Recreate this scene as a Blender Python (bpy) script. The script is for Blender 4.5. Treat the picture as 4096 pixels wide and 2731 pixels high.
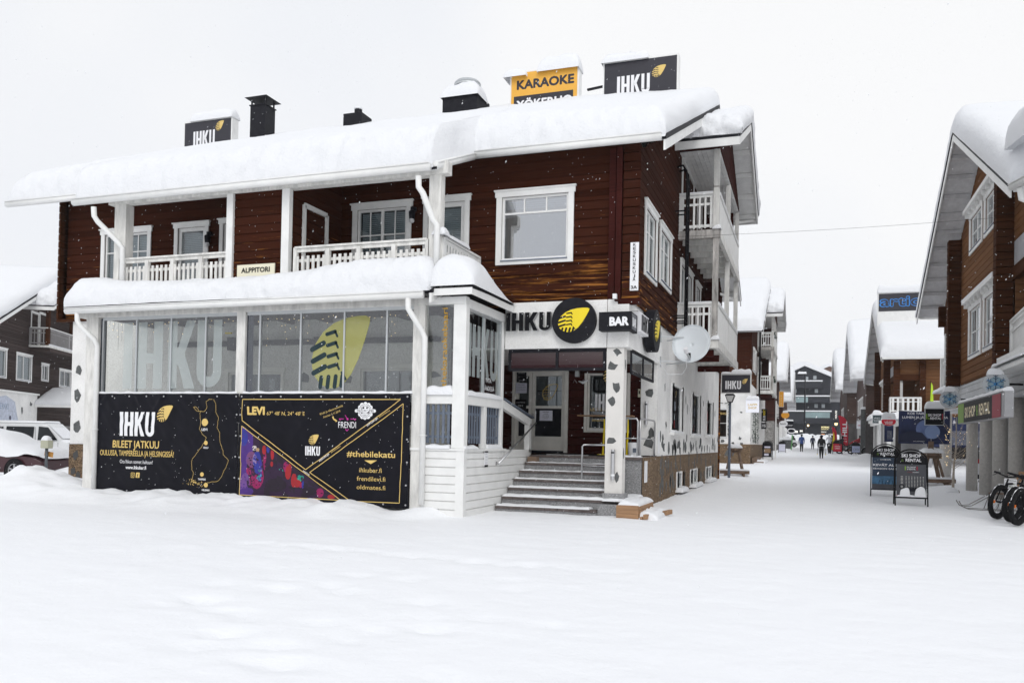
import bpy, math, random
import numpy as np
from mathutils import Vector, Matrix, noise
random.seed(7)
R = math.radians
C = bpy.context.scene
for o in list(bpy.data.objects): bpy.data.objects.remove(o)
COL = C.collection

# ------------------------------------------------------------------ camera
EYE = 1.5
F_, YAW, PIT, ROL = 3363.086, R(-19.4683), R(.87545), R(1.13954)
fw = Vector((math.sin(YAW)*math.cos(PIT), math.cos(YAW)*math.cos(PIT), math.sin(PIT)))
rt = Vector((math.cos(YAW), -math.sin(YAW), 0)); up = rt.cross(fw)
rt, up = rt*math.cos(ROL)+up*math.sin(ROL), up*math.cos(ROL)-rt*math.sin(ROL)
cam = bpy.data.cameras.new("camera"); co = bpy.data.objects.new("camera", cam); COL.objects.link(co)
mw = Matrix.Identity(4)
for i in range(3):
    mw[i][0] = rt[i]; mw[i][1] = up[i]; mw[i][2] = -fw[i]
mw[2][3] = EYE
co.matrix_world = mw
cam.sensor_width = 36; cam.lens = F_/4096*36; cam.shift_y = (1709.585-1365.5)/4096; cam.clip_end = 3000; cam.clip_start = .1
C.camera = co

# ------------------------------------------------------------------ overcast daylight
W = bpy.data.worlds.new("World"); C.world = W; W.use_nodes = True
nt = W.node_tree; nt.nodes.clear()
out = nt.nodes.new('ShaderNodeOutputWorld'); bg = nt.nodes.new('ShaderNodeBackground')
sky = nt.nodes.new('ShaderNodeTexSky'); sky.sky_type = 'NISHITA'; sky.sun_disc = False
sky.sun_elevation = R(42); sky.sun_rotation = R(158); sky.dust_density = 5; sky.air_density = 1
hs = nt.nodes.new('ShaderNodeHueSaturation'); hs.inputs['Saturation'].default_value = .12; hs.inputs['Value'].default_value = 1
mx = nt.nodes.new('ShaderNodeMixRGB'); mx.inputs[0].default_value = .86
cn = nt.nodes.new('ShaderNodeTexNoise'); cn.inputs['Scale'].default_value = 1.5; cn.inputs['Detail'].default_value = 3   # the cloud layer, thin and thick
tcw = nt.nodes.new('ShaderNodeTexCoord'); cr = nt.nodes.new('ShaderNodeValToRGB'); cm = nt.nodes.new('ShaderNodeMixRGB'); cm.blend_type = 'MIX'
cr.color_ramp.elements[0].position = .36; cr.color_ramp.elements[1].position = .62
nt.links.new(tcw.outputs['Generated'], cn.inputs['Vector']); nt.links.new(cn.outputs[0], cr.inputs[0]); nt.links.new(cr.outputs[0], cm.inputs[0])
cm.inputs[1].default_value = (8.0, 8.3, 8.9, 1); cm.inputs[2].default_value = (9.3, 9.35, 9.45, 1); nt.links.new(cm.outputs[0], mx.inputs[2])
nt.links.new(sky.outputs[0], hs.inputs['Color']); nt.links.new(hs.outputs[0], mx.inputs[1])
nt.links.new(mx.outputs[0], bg.inputs[0]); bg.inputs[1].default_value = .1
nt.links.new(bg.outputs[0], out.inputs[0])
sl = bpy.data.lights.new("sun", 'SUN'); so = bpy.data.objects.new("sun", sl); COL.objects.link(so)
sl.energy = .7; sl.angle = R(24); sl.color = (1, .985, .96)
az, el = R(158), R(42)
sd = Vector((math.sin(az)*math.cos(el), math.cos(az)*math.cos(el), math.sin(el)))
so.rotation_euler = sd.to_track_quat('Z', 'Y').to_euler()
C.view_settings.view_transform = 'Standard'; C.view_settings.look = 'None'
C.view_settings.exposure = 0.20; C.view_settings.gamma = 1
C.render.engine = 'CYCLES'; C.cycles.transparent_max_bounces = 16; C.cycles.max_bounces = 6

# ------------------------------------------------------------------ materials
MATS = {}
def mat(name, col, rough=.65, metal=0, var=.12, vs=2.0, bump=0., bs=40., spec=.4, emit=0, coat=0, alpha=1, stretch=None):
    if name in MATS: return MATS[name]
    m = bpy.data.materials.new(name); m.use_nodes = True; MATS[name] = m
    t = m.node_tree; b = t.nodes['Principled BSDF']; N = t.nodes.new; L = t.links.new
    b.inputs['Roughness'].default_value = rough; b.inputs['Metallic'].default_value = metal
    b.inputs['Specular IOR Level'].default_value = spec
    b.inputs['Base Color'].default_value = (*col, 1)
    if coat: b.inputs['Coat Weight'].default_value = coat
    if emit:
        b.inputs['Emission Color'].default_value = (*col, 1); b.inputs['Emission Strength'].default_value = emit
    if var or bump:
        tc = N('ShaderNodeTexCoord'); src = tc.outputs['Object']
        if stretch:
            mp = N('ShaderNodeMapping'); mp.inputs['Scale'].default_value = stretch; L(src, mp.inputs[0]); src = mp.outputs[0]
    if var:
        n = N('ShaderNodeTexNoise'); n.inputs['Scale'].default_value = vs; n.inputs['Detail'].default_value = 5; n.inputs['Roughness'].default_value = .62
        L(src, n.inputs['Vector'])
        r = N('ShaderNodeValToRGB'); r.color_ramp.elements[0].position = .3; r.color_ramp.elements[1].position = .7
        r.color_ramp.elements[0].color = (*[c*(1-var) for c in col], 1); r.color_ramp.elements[1].color = (*[min(1, c*(1+var)) for c in col], 1)
        L(n.outputs[0], r.inputs[0]); L(r.outputs[0], b.inputs['Base Color'])
    if bump:
        n2 = N('ShaderNodeTexNoise'); n2.inputs['Scale'].default_value = bs; n2.inputs['Detail'].default_value = 4; L(src, n2.inputs['Vector'])
        bp = N('ShaderNodeBump'); bp.inputs['Strength'].default_value = bump; bp.inputs['Distance'].default_value = .02
        L(n2.outputs[0], bp.inputs['Height']); L(bp.outputs[0], b.inputs['Normal'])
    return m

def logmat(name, base, course, streak, worn=(.42, .17, .035), z0=4.4, var=.35, zfall=1.6):
    """stained log siding: each course its own tone, grain along the log, stain worn off in streaks low on the wall"""
    m = bpy.data.materials.new(name); m.use_nodes = True; MATS[name] = m
    t = m.node_tree; b = t.nodes['Principled BSDF']; N = t.nodes.new; L = t.links.new
    def math_(op, a, bb=None, c=None):
        n = N('ShaderNodeMath'); n.operation = op
        for i, v in enumerate((a, bb, c)):
            if v is None: continue
            if isinstance(v, (int, float)): n.inputs[i].default_value = v
            else: L(v, n.inputs[i])
        return n.outputs[0]
    tc = N('ShaderNodeTexCoord'); sp = N('ShaderNodeSeparateXYZ'); L(tc.outputs['Object'], sp.inputs[0])
    h = math_('ADD', sp.outputs[0], sp.outputs[1]); z = sp.outputs[2]
    row = math_('FLOOR', math_('DIVIDE', z, course))
    wn = N('ShaderNodeTexWhiteNoise'); wn.noise_dimensions = '1D'; L(row, wn.inputs['W'])
    v1 = N('ShaderNodeCombineXYZ'); L(math_('MULTIPLY', h, 1.2), v1.inputs[0]); L(math_('MULTIPLY', z, 34.), v1.inputs[1]); L(math_('MULTIPLY', row, 3.7), v1.inputs[2])
    g = N('ShaderNodeTexNoise'); g.inputs['Scale'].default_value = 1.4; g.inputs['Detail'].default_value = 6; g.inputs['Roughness'].default_value = .7; L(v1.outputs[0], g.inputs[0])
    v2 = N('ShaderNodeCombineXYZ'); L(math_('MULTIPLY', h, .75), v2.inputs[0]); L(math_('MULTIPLY', z, 15.), v2.inputs[1]); L(math_('MULTIPLY', row, 9.1), v2.inputs[2])
    s = N('ShaderNodeTexNoise'); s.inputs['Scale'].default_value = 1.3; s.inputs['Detail'].default_value = 7; s.inputs['Roughness'].default_value = .66; L(v2.outputs[0], s.inputs[0])
    tone = math_('ADD', math_('MULTIPLY', math_('SUBTRACT', wn.outputs[0], .5), var), math_('MULTIPLY', math_('SUBTRACT', g.outputs[0], .5), 1.1))
    tone = math_('MAXIMUM', math_('ADD', tone, 1.0), .2)
    mul = N('ShaderNodeMixRGB'); mul.blend_type = 'MULTIPLY'; mul.inputs[0].default_value = 1; mul.inputs[1].default_value = (*base, 1)
    cc = N('ShaderNodeCombineXYZ'); [L(tone, cc.inputs[i]) for i in range(3)]; L(cc.outputs[0], mul.inputs[2])
    # wear threshold rises with height
    th = math_('ADD', .5+.09*(1-streak), math_('MULTIPLY', math_('MAXIMUM', math_('SUBTRACT', z, z0), 0), .2/zfall))
    f = math_('MULTIPLY', math_('SUBTRACT', s.outputs[0], th), 9.)
    f.node.use_clamp = True
    f = math_('MULTIPLY', f, .85)
    kx = N('ShaderNodeMixRGB'); L(f, kx.inputs[0]); L(mul.outputs[0], kx.inputs[1]); kx.inputs[2].default_value = (*worn, 1)
    L(kx.outputs[0], b.inputs['Base Color']); b.inputs['Roughness'].default_value = .8; b.inputs['Specular IOR Level'].default_value = .04
    bp = N('ShaderNodeBump'); bp.inputs['Strength'].default_value = .35; bp.inputs['Distance'].default_value = .008; L(g.outputs[0], bp.inputs['Height']); L(bp.outputs[0], b.inputs['Normal'])
    return m

def pebble(name, c1, c2, c3, scale=60, bump=.5, rough=.8):
    m = bpy.data.materials.new(name); m.use_nodes = True; MATS[name] = m
    t = m.node_tree; b = t.nodes['Principled BSDF']; N = t.nodes.new; L = t.links.new
    tc = N('ShaderNodeTexCoord'); v = N('ShaderNodeTexVoronoi'); v.inputs['Scale'].default_value = scale; L(tc.outputs['Object'], v.inputs[0])
    sp = N('ShaderNodeSeparateColor'); L(v.outputs['Color'], sp.inputs[0])
    r = N('ShaderNodeValToRGB'); e = r.color_ramp.elements; e[0].color = (*c1, 1); e[1].color = (*c3, 1); e[1].position = 1
    x = e.new(.5); x.color = (*c2, 1); L(sp.outputs[0], r.inputs[0])
    n = N('ShaderNodeTexNoise'); n.inputs['Scale'].default_value = 1.3; n.inputs['Detail'].default_value = 5; L(tc.outputs['Object'], n.inputs[0])
    rr = N('ShaderNodeValToRGB'); rr.color_ramp.elements[0].position = .3; rr.color_ramp.elements[0].color = (.86, .86, .86, 1); rr.color_ramp.elements[1].position = .7; rr.color_ramp.elements[1].color = (1.06, 1.06, 1.06, 1)
    L(n.outputs[0], rr.inputs[0]); mm = N('ShaderNodeMixRGB'); mm.blend_type = 'MULTIPLY'; mm.inputs[0].default_value = 1
    L(r.outputs[0], mm.inputs[1]); L(rr.outputs[0], mm.inputs[2]); L(mm.outputs[0], b.inputs['Base Color'])
    b.inputs['Roughness'].default_value = rough; b.inputs['Specular IOR Level'].default_value = .25
    bp = N('ShaderNodeBump'); bp.inputs['Strength'].default_value = bump; bp.inputs['Distance'].default_value = .01; L(v.outputs['Distance'], bp.inputs['Height']); L(bp.outputs[0], b.inputs['Normal'])
    return m

def glassmat(name, tint=(.9, .95, .95), refl=.10, fres=.55):
    m = bpy.data.materials.new(name); m.use_nodes = True; MATS[name] = m
    t = m.node_tree; t.nodes.clear(); N = t.nodes.new; L = t.links.new
    o = N('ShaderNodeOutputMaterial'); tr = N('ShaderNodeBsdfTransparent'); tr.inputs[0].default_value = (*tint, 1)
    gl = N('ShaderNodeBsdfGlossy'); gl.inputs['Roughness'].default_value = .02; gl.inputs[0].default_value = (.95, .97, 1, 1)
    lw = N('ShaderNodeLayerWeight'); lw.inputs[0].default_value = .35
    a = N('ShaderNodeMath'); a.operation = 'MULTIPLY_ADD'; L(lw.outputs['Fresnel'], a.inputs[0]); a.inputs[1].default_value = fres; a.inputs[2].default_value = refl; a.use_clamp = True
    mx = N('ShaderNodeMixShader'); L(a.outputs[0], mx.inputs[0]); L(tr.outputs[0], mx.inputs[1]); L(gl.outputs[0], mx.inputs[2]); L(mx.outputs[0], o.inputs[0])
    return m
def frostmat(name, col, opac):
    m = bpy.data.materials.new(name); m.use_nodes = True; MATS[name] = m
    t = m.node_tree; t.nodes.clear(); N = t.nodes.new; L = t.links.new
    o = N('ShaderNodeOutputMaterial'); tr = N('ShaderNodeBsdfTransparent'); d = N('ShaderNodeBsdfDiffuse'); d.inputs[0].default_value = (*col, 1)
    mx = N('ShaderNodeMixShader'); mx.inputs[0].default_value = opac; L(tr.outputs[0], mx.inputs[1]); L(d.outputs[0], mx.inputs[2]); L(mx.outputs[0], o.inputs[0])
    return m

def snowmat(name='snow', layers=((6, .35, .05), (22, .5, .022), (80, .4, .008))):
    m = bpy.data.materials.new(name); m.use_nodes = True; 
    t = m.node_tree; b = t.nodes['Principled BSDF']; N = t.nodes.new; L = t.links.new
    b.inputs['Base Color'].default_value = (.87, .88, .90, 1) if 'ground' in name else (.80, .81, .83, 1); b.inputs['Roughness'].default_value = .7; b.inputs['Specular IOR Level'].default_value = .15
    tc = N('ShaderNodeTexCoord'); last = None
    for sc, st, di in layers:
        n = N('ShaderNodeTexNoise'); n.inputs['Scale'].default_value = sc; n.inputs['Detail'].default_value = 3; L(tc.outputs['Object'], n.inputs[0])
        bp = N('ShaderNodeBump'); bp.inputs['Strength'].default_value = st; bp.inputs['Distance'].default_value = di; L(n.outputs[0], bp.inputs['Height'])
        if last: L(last, bp.inputs['Normal'])
        last = bp.outputs[0]
    L(last, b.inputs['Normal'])
    return m
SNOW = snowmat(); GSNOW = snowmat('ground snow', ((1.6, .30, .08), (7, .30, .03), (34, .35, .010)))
LOGR = logmat('red log siding', (.044, .0125, .0062), .185, .98, zfall=2.2, var=.28)
LOGS = logmat('red log siding side', (.040, .0120, .0065), .185, .8, zfall=1.8)
LOGQ = logmat('dark red boarding', (.045, .011, .009), .2, -1.5)
LOGB = logmat('brown log siding', (.165, .078, .036), .2, -2.0, var=.25)
LOGD = logmat('grey brown siding', (.060, .046, .043), .185, -1.0)
LOGE = logmat('brown log ends', (.058, .022, .010), .2, -2.0, var=.4)
GREYW = mat('dark grey boarding', (.022, .024, .032), .8, var=.25, vs=1.5, stretch=(1, 1, 9))
WHITE = mat('white paint', (.80, .80, .785), .55, var=.06, vs=3, bump=.12, bs=60)
WHITEW = mat('weathered white paint', (.70, .69, .66), .7, var=.22, vs=7, bump=.3, bs=50, stretch=(1, 1, .25))
WORN = mat('flaking grey paint', (.40, .38, .36), .8, var=.55, vs=9, bump=.4, bs=60, stretch=(1, 1, .2))
OFFW = mat('off white paint', (.74, .72, .67), .6, var=.08, vs=3)
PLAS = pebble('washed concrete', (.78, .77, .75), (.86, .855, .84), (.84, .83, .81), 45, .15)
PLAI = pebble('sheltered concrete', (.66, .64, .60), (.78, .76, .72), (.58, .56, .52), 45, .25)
PEB = pebble('brown pebble render', (.05, .032, .02), (.17, .11, .062), (.30, .21, .13), 38, .9)
GRAN = pebble('grey granite', (.16, .16, .165), (.27, .27, .275), (.40, .40, .40), 90, .2)
STEPB = mat('brown step edge', (.11, .09, .085), .8, var=.35, vs=9, bump=.3, bs=50)
SLATE = mat('slate', (.10, .105, .105), .75, var=.3, vs=9, bump=.4, bs=30)
BLACK = mat('black', (.007, .007, .009), .55, var=.1, spec=.12)
BLK2 = mat('soft black', (.013, .013, .018), .75, var=.2, vs=5, spec=.1)
VINYL = mat('black vinyl', (.006, .006, .010), .36, var=.25, vs=2.5, bump=.1, bs=7, spec=.12)
GOLD = mat('gold print', (.72, .52, .17), .6, var=.03)
YEL = mat('signal yellow', (.86, .66, .02), .5, var=.03)
WPR = mat('white print', (.82, .82, .84), .6, var=.03)
STEEL = mat('steel', (.55, .55, .56), .28, 1, var=.1)
ALU = mat('aluminium', (.52, .54, .55), .4, .6, var=.06)
DKM = mat('dark sheet metal', (.012, .012, .016), .6, .0, var=.25, vs=8, spec=.15)
GREYP = mat('grey blue paint', (.13, .155, .20), .7, var=.15, vs=5)
NAVY = mat('navy tarpaulin', (.018, .022, .04), .6, var=.3, vs=6)
WOOD = mat('grey brown timber', (.17, .115, .08), .8, var=.35, vs=3, bump=.4, bs=20, stretch=(1, 1, 3))
WOODN = mat('new timber', (.33, .19, .10), .75, var=.3, vs=4, bump=.3, bs=30, stretch=(.4, 3, 8))
SOFF = mat('grey soffit', (.60, .60, .61), .7, var=.1, vs=6)
SOFW = mat('white soffit boards', (.80, .80, .79), .7, var=.08, vs=5)
GLASS = glassmat('window glass', (.75, .82, .82), .10, .5)
TGLASS = glassmat('terrace glass', (.92, .95, .94), .11, .40)
DARKIN = mat('dark interior', (.03, .028, .028), .9, var=.4, vs=2)
GREYIN = mat('grey interior', (.20, .21, .22), .9, var=.3, vs=1)
BLIND = mat('blind slats', (.46, .50, .54), .7, var=.05)
CURT = mat('beige curtain', (.42, .34, .25), .9, var=.25, vs=9, stretch=(3, 3, .2))
FROST = frostmat('frosted film', (.50, .55, .55), .52)
FROSTY = frostmat('yellow film', (.46, .45, .16), .66)
FROSTD = frostmat('dark film', (.03, .05, .06), .9)
FROSTO = frostmat('orange film', (.62, .36, .05), .75)
RED = mat('bright red', (.62, .01, .03), .5, var=.05)
RUB = mat('rubber', (.012, .012, .013), .85, var=.3, vs=20, bump=.5, bs=60, spec=.2)
CONC = mat('column concrete', (.46, .44, .41), .85, var=.12, vs=14, bump=.4, bs=60)
GREEN = mat('fir garland', (.015, .04, .022), .8, var=.4, vs=20)
SKIN = mat('skin', (.45, .27, .20), .6, var=.05)
LAMPW = mat('warm lamp', (1, .75, .38), .5, var=0, emit=2.2)
PAPER = mat('paper', (.62, .62, .72), .8, var=.03)

# ------------------------------------------------------------------ mesh builder
OFF = {}
class M:
    def __init__(s): s.v = []; s.f = []; s.mi = []; s.mats = []; s.cur = 0
    def use(s, m):
        if m not in s.mats: s.mats.append(m)
        s.cur = s.mats.index(m); return s
    def add(s, vs, fs):
        n = len(s.v); s.v += [tuple(v) for v in vs]
        for f in fs: s.f.append(tuple(n+i for i in f)); s.mi.append(s.cur)
        return s
    def box(s, x0, x1, y0, y1, z0, z1):
        if x0 > x1: x0, x1 = x1, x0
        if y0 > y1: y0, y1 = y1, y0
        if z0 > z1: z0, z1 = z1, z0
        return s.add([(x0,y0,z0),(x1,y0,z0),(x1,y1,z0),(x0,y1,z0),(x0,y0,z1),(x1,y0,z1),(x1,y1,z1),(x0,y1,z1)],
                     [(0,3,2,1),(4,5,6,7),(0,1,5,4),(1,2,6,5),(2,3,7,6),(3,0,4,7)])
    def bar(s, p, q, w, h=None, upv=(0,0,1)):
        p, q = Vector(p), Vector(q); h = h or w; d = (q-p).normalized(); u = Vector(upv)
        if abs(d.dot(u)) > .98: u = Vector((0,1,0))
        a = d.cross(u).normalized()*w/2; b = a.cross(d).normalized()*h/2
        vs = [e+sa*a+sb*b for e in (p, q) for sa, sb in ((-1,-1),(1,-1),(1,1),(-1,1))]
        return s.add(vs, [(0,1,2,3),(7,6,5,4),(0,4,5,1),(1,5,6,2),(2,6,7,3),(3,7,4,0)])
    def tube(s, pts, r, n=8, cap=True):
        pts = [Vector(p) for p in pts]; rs = r if isinstance(r, (list, tuple)) else [r]*len(pts); rings = []
        prev = None
        for i, p in enumerate(pts):
            d = (pts[min(i+1, len(pts)-1)]-pts[max(i-1, 0)])
            d = d.normalized() if d.length > 1e-9 else Vector((0,0,1))
            if prev is None:
                u = Vector((0,0,1)) if abs(d.z) < .9 else Vector((1,0,0)); a = d.cross(u).normalized()
            else: a = (prev-d*prev.dot(d)); a = a.normalized() if a.length > 1e-6 else d.orthogonal().normalized()
            prev = a; b = d.cross(a)
            rings.append([p+(a*math.cos(2*math.pi*k/n)+b*math.sin(2*math.pi*k/n))*rs[i] for k in range(n)])
        vs = [v for rg in rings for v in rg]; fs = []
        for i in range(len(pts)-1):
            for k in range(n): k2 = (k+1) % n; fs.append((i*n+k, i*n+k2, (i+1)*n+k2, (i+1)*n+k))
        if cap: fs.append(tuple(range(n))[::-1]); fs.append(tuple((len(pts)-1)*n+k for k in range(n)))
        return s.add(vs, fs)
    def cyl(s, p, q, r, r2=None, n=16): return s.tube([p, q], [r, r if r2 is None else r2], n)
    def prism(s, poly, O, U, V, t):
        """polygon (2d) in the plane O,U,V, thickness t along U x V"""
        O, U, V = Vector(O), Vector(U), Vector(V); Nn = U.cross(V).normalized()*t; n = len(poly)
        vs = [O+U*a+V*b for a, b in poly]; vs2 = [v+Nn for v in vs]
        return s.add(vs+vs2, [tuple(range(n))[::-1], tuple(range(n, 2*n))]+[(i, (i+1) % n, n+(i+1) % n, n+i) for i in range(n)])
    def loft(s, rings, closed=True, cap=True):
        n = len(rings[0]); vs = [v for r in rings for v in r]; fs = []
        for i in range(len(rings)-1):
            for k in range(n if closed else n-1):
                k2 = (k+1) % n; fs.append((i*n+k, i*n+k2, (i+1)*n+k2, (i+1)*n+k))
        if cap and closed: fs.append(tuple(range(n))[::-1]); fs.append(tuple((len(rings)-1)*n+k for k in range(n)))
        return s.add(vs, fs)
    def ball(s, c, r, n=10, m=6, sz=1.):
        c = Vector(c); rings = []
        for i in range(m+1):
            t = -math.pi/2+math.pi*i/m
            rings.append([c+Vector((max(.001, math.cos(t))*math.cos(2*math.pi*k/n)*r, max(.001, math.cos(t))*math.sin(2*math.pi*k/n)*r, math.sin(t)*r*sz)) for k in range(n)])
        return s.loft(rings)
    def build(s, name, m=None, parent=None, smooth=False, bev=0, label=None, cat=None, group=None, kind=None, local=False):
        mats = s.mats or [m]
        me = bpy.data.meshes.new(name)
        if parent is None:
            xs = np.array(s.v); c = (xs.min(0)+xs.max(0))/2; off = Vector((c[0], c[1], xs[:, 2].min()))
        else: off = Vector((0,0,0)) if local else Vector(OFF.get(parent.name, (0,0,0)))
        me.from_pydata([tuple(Vector(v)-off) for v in s.v], [], s.f)
        for mm in mats: me.materials.append(mm)
        me.polygons.foreach_set('material_index', s.mi if s.mats else [0]*len(s.mi))
        if smooth: me.polygons.foreach_set('use_smooth', [True]*len(s.f))
        me.update()
        o = bpy.data.objects.new(name, me); COL.objects.link(o)
        if parent is None: o.location = off
        else: o.parent = parent; OFF[o.name] = tuple(off)
        if bev:
            b = o.modifiers.new('edge', 'BEVEL'); b.width = bev; b.segments = 2; b.limit_method = 'ANGLE'; b.angle_limit = R(40)
        tag(o, label, cat, group, kind)
        return o
def tag(o, label=None, cat=None, group=None, kind=None):
    for k, v in (('label', label), ('category', cat), ('group', group), ('kind', kind)):
        if v: o[k] = v
def thing(name, label, cat, loc=(0,0,0), rz=0, group=None, off=None):
    o = bpy.data.objects.new(name, None); COL.objects.link(o); o.location = loc; o.rotation_euler = (0,0,rz); o.empty_display_size = .2
    OFF[o.name] = tuple(off if off is not None else loc)
    tag(o, label, cat, group); return o
def kids(o): return [c for c in bpy.data.objects if c.parent == o]
def copy_tree(o, parent=None):
    c = o.copy(); COL.objects.link(c); c.parent = parent
    for ch in kids(o): copy_tree(ch, c)
    return c

# ------------------------------------------------------------------ lettering
_TX = {}
def textmesh(t, bold=0., font=None):
    k = (t, bold)
    if k not in _TX:
        cu = bpy.data.curves.new('t', 'FONT'); cu.body = t; cu.size = 1; cu.resolution_u = 3; cu.fill_mode = 'FRONT'; cu.offset = bold
        ob = bpy.data.objects.new('t', cu); COL.objects.link(ob); bpy.context.view_layer.update()
        me = bpy.data.meshes.new_from_object(ob.evaluated_get(bpy.context.evaluated_depsgraph_get()))
        vs = [(v.co.x, v.co.y) for v in me.vertices]; fs = [tuple(p.vertices) for p in me.polygons]
        bpy.data.objects.remove(ob); bpy.data.meshes.remove(me); bpy.data.curves.remove(cu)
        if not vs: vs = [(0, 0)]
        x0 = min(v[0] for v in vs); x1 = max(v[0] for v in vs)
        _TX[k] = ([(a-x0, b) for a, b in vs], fs, x1-x0)
    return _TX[k]

def arc(cx, cy, r, a0, a1, n=12, ry=None):
    ry = ry or r
    return [(cx+r*math.cos(R(a0+(a1-a0)*i/n)), cy+ry*math.sin(R(a0+(a1-a0)*i/n))) for i in range(n+1)]
# tall condensed capitals, height 1
def letters_ihku(w=1.0):
    s = .17
    I = [[(0,0),(s,0),(s,1),(0,1)]]
    H = [[(0,0),(s,0),(s,1),(0,1)], [(.29,0),(.29+s,0),(.29+s,1),(.29,1)], [(s,.42),(.29,.42),(.29,.58),(s,.58)]]
    K = [[(0,0),(s,0),(s,1),(0,1)], [(s-.02,.40),(s-.02,.62),(.32,1),(.50,1),(.31,.55)], [(.20,.45),(.31,.56),(.52,0),(.34,0)]]
    o = arc(.23, .22, .23, 180, 360, 14); i = arc(.23, .22, .07, 360, 180, 10)
    i = i[::-1]; i = arc(.23, .22, .07, 180, 360, 14); U = [[(0,.2),(.16,.2),(.16,1),(0,1)], [(.30,.2),(.46,.2),(.46,1),(.30,1)]]+[[o[k], o[k+1], i[k+1], i[k]] for k in range(14)]
    res = []; x = 0
    for L, a in ((I, s), (H, .46), (K, .5), (U, .46)):
        res += [[((px+x)*w, py) for px, py in P] for P in L]; x += a+.075
    return res, (x-.075)*w
PICK = [(1.0,.95),(.93,.995),(.8,1.0),(.6,.985),(.4,.93),(.22,.82),(.08,.66),(.01,.47),(0,.33),(.04,.19),(.12,.08),(.24,.01),(.38,0),(.52,.06),(.65,.19),(.78,.4),(.9,.66),(.985,.87)]
def pick_stripes():
    out = []
    def bar(x0, y0, x1, y1, w):
        dx, dy = x1-x0, y1-y0; L = math.hypot(dx, dy); a = math.degrees(math.atan2(dy, dx))
        out.append(arc(x1, y1, w/2, a-90, a+90, 5)+arc(x0, y0, w/2, a+90, a+270, 5))
    for y in (.66, .49, .32): bar(.02, y-.08, .22, y, .075)
    for y in (.80, .64, .48, .33): bar(.28, y-.02, .42, y+.01, .055); bar(.42, y+.01, .45, y-.06, .035)
    for x in (.12, .24, .36, .47): bar(x, .02+.07*abs(x-.3), x+.03, .17, .065)
    bar(.49, .22, .55, .12, .035)
    return out

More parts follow.
